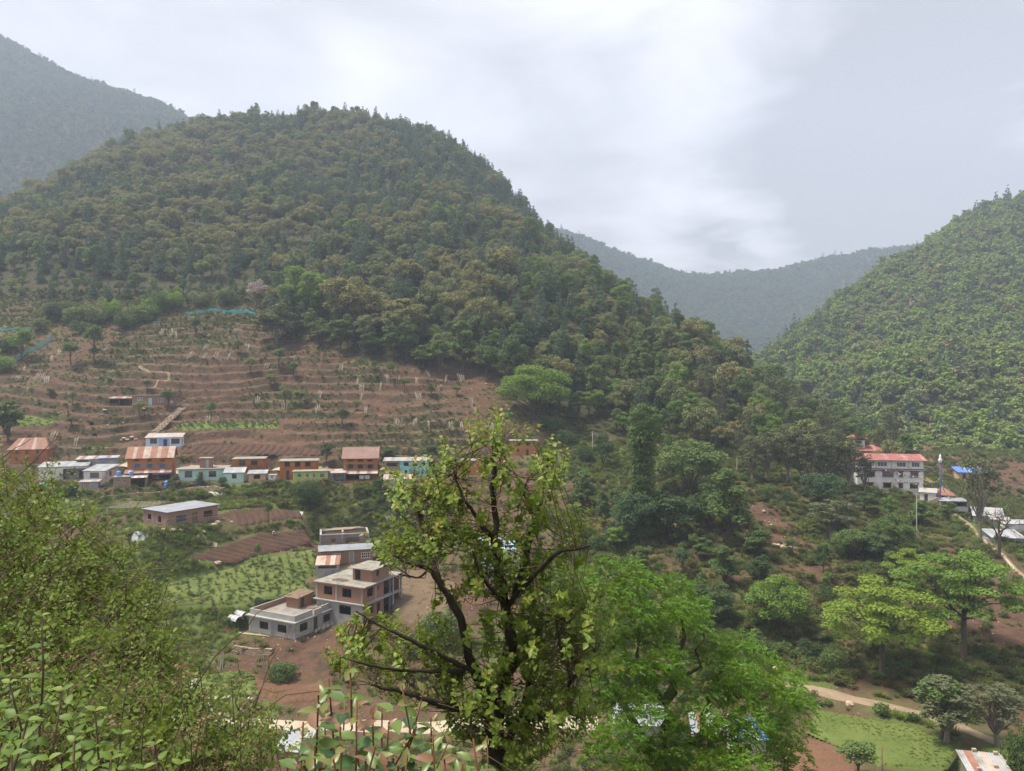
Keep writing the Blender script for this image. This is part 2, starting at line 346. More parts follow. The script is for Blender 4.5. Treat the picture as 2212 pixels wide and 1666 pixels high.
# ------------------------------------------------------------------ terrain
def ray(u, v, D): return np.array([(u - CU) / F * D, D, (CV - v) / F * D])
XYZ_NEAR = [(0, 0, -1.75), (0, -10, 2), (-5, 3, -2.6), (-10, 8, -4.5), (5, 3, -4), (0, 3, -3.4), (0, 8, -7.2), (10, 10, -10), (-12, 20, -12),
  (0, 20, -16.5), (-25, 22, -14), (22, 20, -18), (0, 40, -30), (-30, 40, -28), (30, 40, -30), (0, 65, -42), (-40, 65, -41), (40, 65, -39),
  (0, -30, 12), (-40, -20, 8), (40, -20, 6), (-60, 10, -8), (60, 10, -17), (-100, 45, -28), (100, 40, -32), (-90, 80, -47), (95, 65, -40)]
UVD = [(600,1640,97),(800,1640,98),(1000,1640,98),(1200,1640,98),(1400,1640,95),(1600,1640,90),(1850,1640,84),(2100,1640,82),(2400,1640,80),(300,1640,98),(0,1640,100),(-300,1600,105),
 (650,1560,107),(900,1565,106),(1100,1560,106),(1300,1560,104),(300,1550,110),(0,1530,114),(620,1490,115),(480,1475,118),(800,1480,117),
 (600,1375,130),(560,1340,137),(680,1340,138),(780,1346,133),(840,1310,143),(900,1300,142),(960,1330,135),(1000,1250,150),
 (380,1300,137),(500,1300,137),(550,1250,145),(650,1230,149),(450,1250,143),(440,1200,147),(540,1190,153),(640,1165,160),
 (356,1141,148),(455,1123,157),(311,1131,153),(560,1115,165),(640,1110,168),(480,1130,158),(692,1220,153),(806,1213,156),(735,1184,161),(735,1130,170),(735,1095,174),
 (0,1250,140),(150,1200,143),(200,1120,158),(0,1100,160),(-300,1150,155),(850,1160,172),(1000,1160,170),
 (65,1003,195),(100,1038,184),(330,1040,185),(430,1040,185),(640,1040,186),(780,1040,186),(880,1040,187),(1010,1026,192),(1100,1040,186),(200,999,193),(550,1000,194),
 (300,1075,174),(600,1065,177),(780,1065,177),(500,1075,173),(314,968,203),(404,968,203),(550,972,203),(700,980,200),(850,965,206),(1000,970,205),
 (1102,984,212),(1161,984,212),(240,878,230),(380,878,230),(550,925,217),(800,925,217),(1000,930,216),(100,920,217),(0,905,220),(-300,900,220),
 (700,850,238),(900,860,236),(1050,880,230),(500,830,244),(300,800,252),(100,800,252),(600,740,272),(800,790,256),(950,800,256),(450,672,302),(330,692,294),(550,676,300),(100,735,275),(0,712,284),(0,660,305),(-300,700,290),
 (700,745,272),(870,790,260),(1000,815,253),(1100,830,250),(650,730,278),
 (700,560,360),(700,420,480),(400,560,355),(400,420,470),(100,560,345),(1000,600,330),(1000,470,430),(1200,650,300),(1300,720,285),(-300,600,340),
 (1250,1000,205),(1400,1050,185),(1550,1050,185),(1700,1040,190),(1830,1050,195),(1385,1170,150),(1500,1160,152),(1300,1100,170),(1250,1180,155),(1600,1250,133),(1500,1250,135),(1700,1180,152),(1650,1110,168),(1800,1150,165),(1900,1100,185),(1930,1069,200),(1985,1067,200),
 (1200,1250,142),(1200,1400,122),(1400,1400,118),(1600,1400,113),(1750,1350,120),(1900,1400,112),(1850,1260,135),(2050,1200,152),(2080,1420,108),(2200,1350,116),(2200,1250,137),(2100,1150,170),(2212,1450,104),
 (1780,1498,100),(1900,1525,96),(2080,1585,89),(2200,1620,85),(1850,1560,92),(2000,1610,87),(1500,1540,104),(1650,1500,102),
 (2150,1170,178),(2060,1050,230),(2150,1080,222),(2200,1040,245),(2020,1010,262),(1960,985,300),(1970,960,330),(1900,900,400),(2400,1000,250),(2212,980,290),(1850,890,390),(2300,1150,180),(2600,1100,200)]
CREST = [(-300,570,480),(0,465,540),(150,382,600),(300,322,650),(450,302,680),(700,292,700),(850,305,690),(950,348,665),(1060,390,620),(1150,478,560),(1200,548,520),(1310,642,455),(1400,706,420),(1500,776,385),(1600,836,345),(1700,882,315),(1800,938,285),(1870,988,262)]
class RBF:
    def __init__(s, P):
        P = np.asarray(P, float); s.xy = P[:, :2]; s.c = np.full(len(P), 4.0)
        n = len(P); A = np.zeros((n + 3, n + 3)); A[:n, :n] = s.k(s.xy); A[:n, n] = 1; A[:n, n + 1:] = s.xy / 100; A[n:, :n] = A[:n, n:].T
        for i in range(n): A[i, i] -= 1.5
        s.w = np.linalg.solve(A, np.concatenate([P[:, 2], [0, 0, 0]])); s.n = n
    def k(s, q): return np.sqrt(((q[:, None, :] - s.xy[None]) ** 2).sum(-1) + s.c[None] ** 2)
    def __call__(s, x, y):
        x = np.asarray(x, float); sh = x.shape; q = np.stack([x.ravel(), np.asarray(y, float).ravel()], -1); r = np.empty(len(q))
        for i in range(0, len(q), 40000):
            b = q[i:i + 40000]; r[i:i + 40000] = s.k(b) @ s.w[:s.n] + s.w[s.n] + (b / 100) @ s.w[s.n + 1:]
        return r.reshape(sh)
P_ = [tuple(p) for p in XYZ_NEAR] + [tuple(ray(*c)) for c in UVD]
for (u, v, D) in CREST:
    p = ray(u, v, D); P_.append(tuple(p))
    for dd, dz in ((1.18, -.05), (1.5, -.2)):
        P_.append((p[0] * dd, p[1] * dd, p[2] + D * dz - 6))
rbf = RBF(P_)
class UVgrid: pass
PADS = []          # (polygon xy, plane a,b,c, falloff)
def inpoly(x, y, poly):
    r = np.zeros(x.shape, bool); n = len(poly)
    for i in range(n):
        x0, y0 = poly[i]; x1, y1 = poly[(i + 1) % n]
        if y0 == y1: continue
        c = ((y0 > y) != (y1 > y)) & (x < (x1 - x0) * (y - y0) / (y1 - y0) + x0); r ^= c
    return r
def polydist(x, y, poly):
    d = np.full(x.shape, 1e9); n = len(poly)
    for i in range(n):
        x0, y0 = poly[i]; x1, y1 = poly[(i + 1) % n]; dx, dy = x1 - x0, y1 - y0
        t = np.clip(((x - x0) * dx + (y - y0) * dy) / (dx * dx + dy * dy + 1e-9), 0, 1)
        d = np.minimum(d, np.hypot(x - x0 - t * dx, y - y0 - t * dy))
    return np.where(inpoly(x, y, poly), 0.0, d)
def UVof(x, y):
    return CU + F * x / np.maximum(y, 1.0)
def terr_mask(x, y):
    """where the hillside is cut into terraces: 0..1 big left slope, right slope"""
    u = UVof(x, y); D = y
    left = sstep(168, 176, D) * (1 - sstep(296, 304, D)) * (1 - sstep(1080, 1180, u))
    up = 300 - 44 * sstep(560, 800, u)
    left = left * (1 - sstep(up - 4, up + 4, D))
    low = sstep(106, 114, D) * (1 - sstep(168, 176, D)) * (1 - sstep(1050, 1150, u)) * .8
    right = sstep(104, 112, D) * (1 - sstep(195, 215, D)) * sstep(1120, 1220, u) * (1 - sstep(1960, 2100, u)) * .75
    far = sstep(215, 222, D) * (1 - sstep(262, 275, D)) * sstep(2080, 2120, u) * .8
    return left, low, right, far
def base_z(x, y):
    x = np.asarray(x, float); y = np.asarray(y, float)
    z = rbf(x, y)
    D = np.maximum(y, 1)
    z = z + fbm(x, y, 60, 4, 3.3) * sstep(300, 420, D) * 5.0
    z = z + fbm(x, y, 9, 3, 1.3) * .25 * sstep(20, 100, D)
    left, low, right, far = terr_mask(x, y)
    for msk, h, off, amp in ((left, 2.5, 0.0, 2.6), (low, 2.6, 1.1, 1.8), (right, 2.4, .4, 2.2), (far, 1.9, .2, 1.2)):
        w = fbm(x, y, 55, 3, off + 5.1) * amp; msk = msk * sstep(-.75, -.25, fbm(x, y, 40, 2, off + 33.0) + .2 * fbm(x, y, 9, 2, off + 3.0))
        t = (z + w) / h; fl = np.floor(t); fr = t - fl
        edge = .72 + .12 * fbm(x, y, 14, 2, off + 9.7)
        s = np.where(fr < edge, fr * .14, edge * .14 + (1 - edge * .14) * sstep(0, 1, (fr - edge) / (1 - edge)))
        zt = (fl + s) * h - w
        zt = zt + fbm(x, y, 2.4, 4, off + 2.2) * .26
        z = z + (zt - z) * msk
    for (poly, pl, fall) in PADS:
        x0, y0 = np.min(poly, 0) - fall; x1, y1 = np.max(poly, 0) + fall
        s = (x > x0) & (x < x1) & (y > y0) & (y < y1)
        if not s.any(): continue
        xs, ys = x[s], y[s]
        wgt = 1 - sstep(0, fall, polydist(xs, ys, poly)); zp = pl[0] * xs + pl[1] * ys + pl[2]
        z[s] = z[s] + (zp - z[s]) * wgt
    return z
def G(x, y):
    r = base_z(np.atleast_1d(np.asarray(x, float)), np.atleast_1d(np.asarray(y, float)))
    return r if np.ndim(x) else float(r[0])
_DD = np.concatenate([np.arange(70, 330, .35), np.arange(330, 760, 1.5)])
def pt(u, v, dmin=70.0, smooth=False):
    """first point of the ground seen at picture position u, v"""
    D = _DD[_DD >= dmin]; x = (u - CU) / F * D
    z = rbf(x, D) if smooth else G(x, D)
    zr = (CV - v) / F * D
    k = np.nonzero(z >= zr)[0]
    if len(k) == 0: return Vector((x[-1], D[-1], z[-1]))
    i = k[0]
    if i == 0: return Vector((x[0], D[0], z[0]))
    a = (zr[i - 1] - z[i - 1]); b = (z[i] - zr[i]); t = a / (a + b + 1e-9)
    d = D[i - 1] + t * (D[i] - D[i - 1]); return Vector(((u - CU) / F * d, d, (CV - v) / F * d))
def pad(poly, z=None, fall=3.0, slope=True, drop=0.0):
    poly = np.asarray(poly, float)[:, :2]
    zz = rbf(poly[:, 0], poly[:, 1]) if z is None else None
    if z is not None: pl = (0.0, 0.0, z - drop)
    elif slope:
        A = np.c_[poly, np.ones(len(poly))]; c = np.linalg.lstsq(A, zz, rcond=None)[0]; pl = (c[0], c[1], c[2] - drop)
    else: pl = (0, 0, float(zz.mean()) - drop)
    PADS.append((poly, pl, fall)); return pl
# ------------------------------------------------------------------ where houses and fields lie (the ground is levelled for them)
class Site: pass
SITES = {}
def site(key, u0, v0, D, u1=None, w=None, yaw=None, dep=5.0, fall=3.0, front=1.2):
    """house whose left front corner stands at picture position u0, v0 at depth D; its front runs to u1 (or is w long)"""
    s = Site(); s.key = key
    um = u0 if u1 is None else .5 * (u0 + u1)
    s.yaw = .62 * math.atan((CU - um) / F) if yaw is None else math.radians(yaw)
    s.P = ray(u0, v0, D); c, sn = math.cos(s.yaw), math.sin(s.yaw)
    if w is None:
        t = (u1 - CU) / F; w = (t * s.P[1] - s.P[0]) / (c - t * sn)
    s.w = w; s.dep = dep; s.c, s.s = c, sn
    s.poly = [(s.P[0] + a * c - b * sn, s.P[1] + a * sn + b * c) for a, b in ((-.6, -front), (w + .6, -front), (w + .6, dep + .8), (-.6, dep + .8))]
    pad(s.poly, s.P[2], fall); SITES[key] = s; return s
FIELDS = {}
def field(key, uv, fall=2.0, drop=.12, slope=True):
    p = [pt(u, v, smooth=True) for u, v in uv]
    poly = [(q.x, q.y) for q in p]; pl = pad(poly, None, fall, slope, drop)
    FIELDS[key] = (poly, (pl[0], pl[1], pl[2] + drop)); return FIELDS[key]
field('plough_upper', [(462,1116),(500,1105),(560,1101),(648,1103),(652,1117),(590,1127),(540,1136),(482,1144)])
field('plough_lower', [(413,1202),(470,1183),(560,1158),(655,1147),(672,1168),(610,1187),(555,1199),(500,1219)])
field('crop', [(368,1254),(440,1240),(545,1213),(610,1198),(680,1192),(682,1278),(600,1290),(550,1298),(480,1303),(350,1308)])
field('clods', [(848,1245),(880,1228),(930,1236),(985,1260),(965,1335),(890,1345),(848,1330)])
field('green_low', [(430,1462),(520,1448),(548,1460),(560,1500),(500,1510),(430,1505)])
field('brown_low', [(548,1462),(600,1480),(660,1478),(700,1470),(705,1512),(610,1520),(565,1505)])
field('meadow', [(1765,1530),(1870,1545),(1960,1568),(2080,1610),(2040,1650),(1900,1650),(1800,1606),(1745,1585)])
field('soil_right', [(1700,1612),(1745,1590),(1800,1610),(1850,1640),(1850,1690),(1690,1690)], fall=1.5)
field('plough_strip', [(392,978),(425,963),(560,962),(640,967),(722,976),(720,984),(600,982),(470,981)])
field('maize_strip', [(372,924),(400,914),(500,911),(602,911),(602,924),(500,927),(400,929)])
field('terrace_green', [(15,903),(60,897),(105,905),(125,915),(60,920),(15,918)], fall=2)
# row along the village lane
site('mud_left', 20, 1003, 194, u1=102, dep=6.5)
site('tin_shed', 166, 1008, 191, u1=250, dep=4)
site('white_long', 84, 1038, 184, u1=186, dep=6)
site('white_gable', 181, 1038, 183, u1=227, dep=6.5, yaw=2)
site('latrine', 172, 1058, 178.5, u1=212, dep=2.5)
site('stone_hut', 245, 1054, 180, u1=316, dep=3.4)
site('mud_striped', 275, 1037, 185, u1=372, dep=6)
site('mint', 385, 1040, 184, u1=487, dep=6.5)
site('mint_shed', 485, 1045, 183, u1=526, dep=3.5)
site('mud_b', 503, 1023, 190, u1=571, dep=5.5)
site('tan_shed', 537, 1043, 183.5, u1=574, dep=3)
site('tiny', 580, 1037, 184.5, u1=596, dep=2)
site('mud_c', 604, 1037, 186, u1=684, dep=5.5)
site('lime', 634, 1042, 181, u1=707, dep=3.2)
site('mud_tall', 742, 1038, 186, u1=815, dep=6.5)
site('turq', 829, 1030, 188, u1=925, dep=6)
site('tin_low', 830, 1052, 181.5, u1=888, dep=3)
site('mud_d', 987, 1026, 192, u1=1035, dep=5)
site('mud_e', 1102, 984, 212, u1=1160, dep=5)
site('paleblue', 315, 968, 203, u1=391, dep=5.5)
site('brick_up', 285, 877, 229, u1=376, dep=5)
site('shed_up', 235, 877, 229, u1=282, dep=4)
# nearer houses, turned corner-on
site('brick_left', 311, 1131, 153, w=8.2, yaw=-34, dep=11.0, fall=4)
site('frame_walls', 692, 1186, 160, w=9.9, yaw=14, dep=6.5, fall=4)
site('brick_tin', 692, 1220, 153, w=10.3, yaw=15, dep=4.6, fall=2.5)
site('rust_shed', 683, 1247, 148, w=4.2, yaw=8, dep=3.0, fall=2)
site('brick_tall', 684, 1329, 137.8, w=10.0, yaw=-26, dep=11.4, fall=3)
site('concrete', 540, 1363, 133, w=10.1, yaw=-27, dep=10.3, fall=4, front=2.5)
site('blue_house', 1042, 1252, 147, u1=1132, dep=7, yaw=5)
site('silver_roof', 597, 1655, 93, w=3.4, yaw=-12, dep=3.2, fall=2)
site('roof_right', 2100, 1712, 79, w=3.6, yaw=-12, dep=3.2, fall=2)
site('shed_trees', 1330, 1600, 99, w=6, yaw=-8, dep=4, fall=3)
site('red_trees', 1500, 1626, 95, w=5, yaw=-8, dep=4, fall=3)
site('white_trees', 1585, 1640, 92, w=4, yaw=5, dep=4, fall=3)
# across the spur
site('monastery', 1852, 1058, 204, w=16.3, yaw=-10, dep=9, fall=3, front=.5)
site('monastery_back', 1838, 1000, 222, w=13.5, yaw=-10, dep=8, fall=3, front=.3)
site('temple_gate', 1792, 1000, 228, w=8, yaw=-8, dep=6, fall=3)
site('hut_a', 1987, 1082, 196, w=3.6, yaw=-30, dep=5, fall=2)
site('hut_b', 2018, 1084, 197, w=4.2, yaw=-25, dep=4, fall=2)
site('blue_tarp_hut', 2072, 1036, 243, w=8, yaw=-8, dep=4, fall=3)
site('bluewall', 2146, 1186, 170, w=6.0, yaw=-10, dep=5, fall=3)
site('ridge_hut', 2105, 1132, 190, w=6, yaw=-20, dep=5, fall=3)
# ------------------------------------------------------------------ ground mesh
def build_ground():
    ds = [1.2]
    while ds[-1] < 60: ds.append(ds[-1] * 1.03 + .04)
    D = np.concatenate([ds, np.arange(ds[-1] + .6, 262, .46), np.arange(262, 312, .7), np.arange(313, 860, 3.5)])
    u = np.arange(-800, 3020, 9.0)
    UU, DD = np.meshgrid(u, D); X = (UU - CU) / F * DD; Y = DD.copy()
    Z = base_z(X.ravel(), Y.ravel()).reshape(X.shape)
    nr, ncl = X.shape
    # slope: steep faces of the terrace steps
    gy = np.gradient(Z, axis=0) / (np.gradient(Y, axis=0) + 1e-6); gx = np.gradient(Z, axis=1) / (np.gradient(X, axis=1) + 1e-6)
    sl = np.hypot(gx, gy)
    n1 = fbm(X, Y, 22, 4, 2.0); n2 = fbm(X, Y, 5, 3, 4.0); n3 = fbm(X, Y, 60, 3, 8.0)
    # grass cover 0..1, redness of soil, forest floor
    u_, d_ = UU, DD
    left, low, right, far = [m.reshape(X.shape) for m in terr_mask(X, Y)]
    grass = .55 + .35 * n1 + .2 * n2
    bare = np.maximum(left * .95, far * .7)
    tread = 1 - sstep(.25, .75, sl)
    grass = grass * (1 - bare) + bare * np.clip(.46 + .36 * n1 + .18 * n2 - .36 * tread + .3 * sstep(450, 100, u_) * sstep(235, 275, d_) + .5 * sstep(284, 298, d_), 0, 1)
    grass = grass * (1 - low) + low * np.clip(.68 + .42 * n1 + .25 * n2 - .05 * tread, 0, 1)
    grass = grass * (1 - right) + right * np.clip(1.0 + .35 * n1 + .25 * n2 - .25 * (n3 > .4), 0, 1)
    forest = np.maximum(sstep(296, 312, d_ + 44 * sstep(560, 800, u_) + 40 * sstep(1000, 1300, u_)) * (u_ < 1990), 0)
    fresh = sstep(.25, .7, n1 + .5 * n2) * (1 - left * .75)          # greener patches
    fresh = np.where(left > .5, sstep(.65, 1.0, n1 + .6 * n2) * .5, fresh)
    # gully of red earth on the right slope, bare bank below the concrete house
    for (uu, vv, rad, amt) in ((1650,1100,5,1),(1668,1125,5,1),(1690,1160,5,1),(1850,1090,5,.7),(1945,1155,7,.9),(1780,1235,6,.8),(1640,1270,7,.6),(1480,1215,9,.5),(1880,1290,8,.6),(2150,1330,9,.9),(2160,1400,6,.9),(2190,1030,14,.9),(2200,1490,7,.9),(600,1420,8,.5),(680,1430,6,.5),(520,1420,7,.3),(560,1395,6,.6),(270,930,7,.9),(250,950,8,.9),(240,965,7,.9),(720,1130,8,.5),(420,1165,6,.5),(1230,1050,7,.8),(1290,1100,6,.7),(1000,1300,9,.6),(960,1400,10,.3),(700,1380,8,.6),(820,1060,8,.6),(640,1062,6,.5)):
        p = pt(uu, vv, smooth=True); w = np.exp(-((X - p.x) ** 2 + (Y - p.y) ** 2) / rad ** 2) * amt * (1 + .5 * n2)
        grass = grass * (1 - np.clip(w, 0, 1)); fresh = fresh * (1 - np.clip(w, 0, 1))
    for (uu, vv, rad) in ((480,1290,10),(520,1260,10),(330,1080,6),(370,1215,6),(430,1215,5),(840,1180,6),(700,1085,8),(560,1085,7),(470,1060,7),(820,1085,7),(860,1095,6),(600,1060,6),(2040,1050,14),(2170,1090,10),(1620,1310,7),(380,1290,9),(215,962,4),(95,905,5),(2150,1450,8),(1250,960,10),(1150,1000,6)):
        p = pt(uu, vv, smooth=True); w = np.exp(-((X - p.x) ** 2 + (Y - p.y) ** 2) / rad ** 2) * (1 + .6 * n2); w = np.clip(w, 0, 1)
        grass = grass + (1 - grass) * w; fresh = fresh + (1 - fresh) * w
    lip = np.zeros_like(Z); lip[1:] = sstep(.55, 1.0, sl[:-1]) * (1 - sstep(.35, .7, sl[1:])); lip = lip * np.maximum(np.maximum(left, far), .7 * np.maximum(low, right)) * np.clip(.75 + .6 * n2, 0, 1)
    V = np.stack([X, Y, Z], -1).reshape(-1, 3)
    i = np.arange(nr - 1)[:, None] * ncl; j = np.arange(ncl - 1)[None]
    q = np.stack([i + j, i + j + 1, i + ncl + j + 1, i + ncl + j], -1).reshape(-1, 4)
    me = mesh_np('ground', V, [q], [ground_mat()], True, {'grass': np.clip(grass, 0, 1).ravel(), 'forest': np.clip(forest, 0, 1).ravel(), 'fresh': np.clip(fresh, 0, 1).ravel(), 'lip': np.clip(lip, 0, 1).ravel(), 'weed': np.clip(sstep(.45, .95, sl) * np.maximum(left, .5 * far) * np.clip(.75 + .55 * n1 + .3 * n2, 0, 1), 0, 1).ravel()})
    o = link(bpy.data.objects.new('ground', me)); tag(o, kind='structure')
    # ground behind and under the viewpoint
    x = np.linspace(-120, 120, 61); y = np.linspace(-40, 6, 24); XX, YY = np.meshgrid(x, y); ZZ = base_z(XX.ravel(), YY.ravel()) - .15
    i = np.arange(23)[:, None] * 61; j = np.arange(60)[None]; q = np.stack([i + j, i + j + 1, i + 62 + j, i + 61 + j], -1).reshape(-1, 4)
    me2 = mesh_np('hillside_ground', np.stack([XX.ravel(), YY.ravel(), ZZ], -1), [q], [me.materials[0]], True, {'grass': np.full(61 * 24, .8), 'forest': np.zeros(61 * 24), 'fresh': np.full(61 * 24, .4)})
    tag(link(bpy.data.objects.new('hillside_ground', me2)), kind='structure')
    return X, Y, Z, grass, forest, fresh, sl
def ground_mat():
    m, nt, out = new_mat('ground_earth'); b = NB(nt); p = b.pos()
    big = b.noise(p, .05, 5, .6); mid = b.noise(p, .45, 6, .65); fine = b.noise(p, 3.0, 5, .65)
    soil = b.mix(b.ramp(big, .35, .65), (.094, .054, .035), (.116, .065, .042))
    soil = b.mix(b.ramp(mid, .42, .68), soil, (.058, .039, .029))
    soil = b.mix(b.math('MULTIPLY', b.ramp(fine, .45, .75), .6), soil, (.13, .088, .062))
    dry = b.mix(b.ramp(mid, .35, .65), (.125, .105, .052), (.080, .074, .036))
    green = b.mix(b.ramp(fine, .35, .7), (.075, .108, .028), (.112, .145, .038))
    gr = b.mix(b.math('MULTIPLY', b.attr('fresh'), .9), dry, green)
    f = b.math('ADD', b.attr('grass'), b.math('MULTIPLY', b.math('SUBTRACT', mid, .5), 1.3)); f = b.math('ADD', f, b.math('MULTIPLY', b.math('SUBTRACT', fine, .5), .7))
    col = b.mix(b.ramp(f, .32, .72), soil, gr)
    wd = b.math('MULTIPLY', b.attr('weed'), b.ramp(b.math('ADD', mid, b.math('MULTIPLY', fine, .5)), .55, .85))
    col = b.mix(b.math('MULTIPLY', wd, .9), col, (.046, .043, .026))
    col = b.mix(b.math('MULTIPLY', b.attr('lip'), .75), col, (.19, .155, .085))
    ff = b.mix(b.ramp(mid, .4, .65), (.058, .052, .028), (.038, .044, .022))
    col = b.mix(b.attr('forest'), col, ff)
    h = b.math('ADD', b.math('MULTIPLY', mid, 1.0), b.math('MULTIPLY', fine, .35))
    b.bsdf(out, col, .95, b.bump(h, 1.0, .6), .1); return m
GR = build_ground()
def hill(name, ctrl, urange, drange, nu, nd, noise_amp, noise_s, mat, extra=()):
    r = RBF([tuple(ray(*c)) for c in ctrl] + list(extra))
    u = np.linspace(*urange, nu); D = np.linspace(*drange, nd); UU, DD = np.meshgrid(u, D); X = (UU - CU) / F * DD
    def h(x, y): return r(x, y) + fbm(np.asarray(x, float), np.asarray(y, float), noise_s, 4, 6.6) * noise_amp
    Z = h(X.ravel(), DD.ravel())
    i = np.arange(nd - 1)[:, None] * nu; j = np.arange(nu - 1)[None]; q = np.stack([i + j, i + j + 1, i + nu + j + 1, i + nu + j], -1).reshape(-1, 4)
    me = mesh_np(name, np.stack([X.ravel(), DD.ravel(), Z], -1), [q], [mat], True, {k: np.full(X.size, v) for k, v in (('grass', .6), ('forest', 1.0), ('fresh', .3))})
    tag(link(bpy.data.objects.new(name, me)), kind='structure'); return h
GM = bpy.data.materials['ground_earth']
def behind(cr, dd, dz): return [(ray(*c)[0] * dd, ray(*c)[1] * dd, ray(*c)[2] - dz) for c in cr]
rc = [(1560,850,520),(1640,790,560),(1700,735,600),(1800,665,650),(1900,595,690),(2000,545,720),(2050,508,730),(2100,470,740),(2160,452,745),(2212,448,750),(2350,410,770),(2600,370,780),(3000,380,780)]
right_h = hill('right_hill', rc + [(1600,900,450),(1640,860,480),(1700,870,450),(1800,890,415),(1900,940,380),(2000,985,330),(2100,1000,310),(2212,1000,300),(2500,1000,290),(3000,1000,290),
  (1500,1000,430),(1800,760,530),(1900,780,460),(1900,680,570),(2000,640,580),(2000,800,410),(2100,700,490),(2212,800,400),(2212,600,560),(2100,570,620),(2500,600,560),(2500,800,400)],
  (1480, 3000), (285, 1000), 150, 120, 4.5, 70, GM, behind(rc, 1.2, 45) + behind(rc, 1.5, 150))
fc = [(700,400,1150),(1000,440,1150),(1240,510,1150),(1300,524,1150),(1400,556,1150),(1480,585,1150),(1540,598,1150),(1600,600,1150),(1690,594,1150),(1800,562,1150),(1880,542,1150),(1960,537,1150),(2100,510,1150),(2400,480,1150)]
KF = 1.55; fc = [(a, b, c * KF) for a, b, c in fc]
far_h = hill('far_ridge', fc + [(a, b, c * KF) for a, b, c in [(900,520,950),(1200,600,980),(1350,640,960),(1450,700,900),(1560,690,1000),(1620,790,800),(1700,780,820),(1850,700,950),(2000,640,1000),(1300,800,760),(1900,820,780),(2300,600,1000),(700,700,800)]],
  (650, 2450), (740 * KF, 1400 * KF), 160, 90, 20, 230, GM, behind(fc, 1.15, 50) + behind(fc, 1.3, 110))
lc = [(-700,-120,1050),(-350,-40,1050),(-150,40,1050),(0,102,1050),(100,138,1050),(200,190,1050),(290,212,1050),(370,250,1050),(470,290,1020),(650,330,1000),(900,380,1000)]
KL = 1.4; lc = [(a, b, c * KL) for a, b, c in lc]
left_h = hill('left_mountain', lc + [(a, b, c * KL) for a, b, c in [(-300,200,800),(0,280,800),(150,310,820),(300,330,840),(0,450,660),(200,430,700),(-300,450,640),(450,380,850),(700,450,800)]],
  (-900, 950), (600 * KL, 1300 * KL), 160, 90, 13, 150, GM, behind(lc, 1.15, 60) + behind(lc, 1.3, 150))
# ------------------------------------------------------------------ plants: shapes
def unit(v): return v / (np.linalg.norm(v, axis=-1, keepdims=True) + 1e-9)
def leaf_quads(P, Nn, size, rng, aspect=.62, tint=None):
    """rhombic leaf sprays at P facing Nn"""
    n = len(P); t = unit(np.cross(Nn, unit(rng.randn(n, 3)))); b = np.cross(Nn, t)
    s = (size * rng.uniform(.65, 1.35, n))[:, None]
    v = np.stack([P - t * s * .5, P + b * s * .5 * aspect + Nn * s * .08, P + t * s * .5, P - b * s * .5 * aspect + Nn * s * .08], 1).reshape(-1, 3)
    q = np.arange(4 * n).reshape(-1, 4)
    tt = np.repeat(rng.rand(n) if tint is None else tint, 4); return v, q, tt
def crown(lobes, n, size, seed, up=.45, shell=(.55, 1.03), low=-.45, rand=.75):
    rng = np.random.RandomState(seed); L = np.asarray(lobes, float)
    a = (L[:, 3] * L[:, 4] + L[:, 3] * L[:, 5] + L[:, 4] * L[:, 5]); k = rng.choice(len(L), n, p=a / a.sum())
    d = unit(rng.randn(n, 3)); d[:, 2] = np.where(d[:, 2] < low, -d[:, 2] * .6, d[:, 2]); d = unit(d)
    r = rng.uniform(shell[0] ** 2, shell[1] ** 2, n) ** .5
    P = L[k, :3] + d * L[k, 3:6] * r[:, None]
    P += .05 * L[k, 3:4] * rng.randn(n, 3)
    Nn = unit(d * .7 + np.array([0, 0, up]) + rand * rng.randn(n, 3) * .7)
    lt = rng.rand(len(L)); tint = np.clip(lt[k] * .55 + rng.rand(n) * .45, 0, 1)
    return leaf_quads(P, Nn, size, rng, .62, tint)
def limb(p0, p1, r0, r1, rng, n=5, sag=.1):
    p0, p1 = np.asarray(p0, float), np.asarray(p1, float); t = np.linspace(0, 1, n)[:, None]; L = np.linalg.norm(p1 - p0)
    p = p0 + (p1 - p0) * t + np.sin(t * math.pi) * np.array([0, 0, sag * L]) + (rng.randn(n, 3) * .04 * L) * np.sin(t * math.pi)
    return p, np.linspace(r0, r1, n)
class TreeProto:
    """crown and trunk meshes of one tree, base at the origin, real size in metres"""
    def __init__(s, name, crown_arr, trunk_mb, leafmat, barkmat):
        v, q, t = crown_arr
        s.crown = mesh_np(name + '_crown', v, [q], [leafmat], False, {'tint': t})
        s.trunk = trunk_mb.mesh(name + '_trunk', barkmat, True)
        tv = np.concatenate(trunk_mb.v); tp = [np.concatenate(x) for x in trunk_mb.p.values()]
        nq = len(q); ps = [q] + [p + len(v) for p in tp]
        s.joint = mesh_np(name, np.concatenate([v, tv]), ps, [leafmat, barkmat], False, {'tint': np.concatenate([t, np.zeros(len(tv))])},
                          np.concatenate([np.zeros(nq, int)] + [np.ones(len(p), int) for p in tp]))
        s.h = float(v[:, 2].max()); s.r = float(np.percentile(np.hypot(v[:, 0], v[:, 1]), 95))
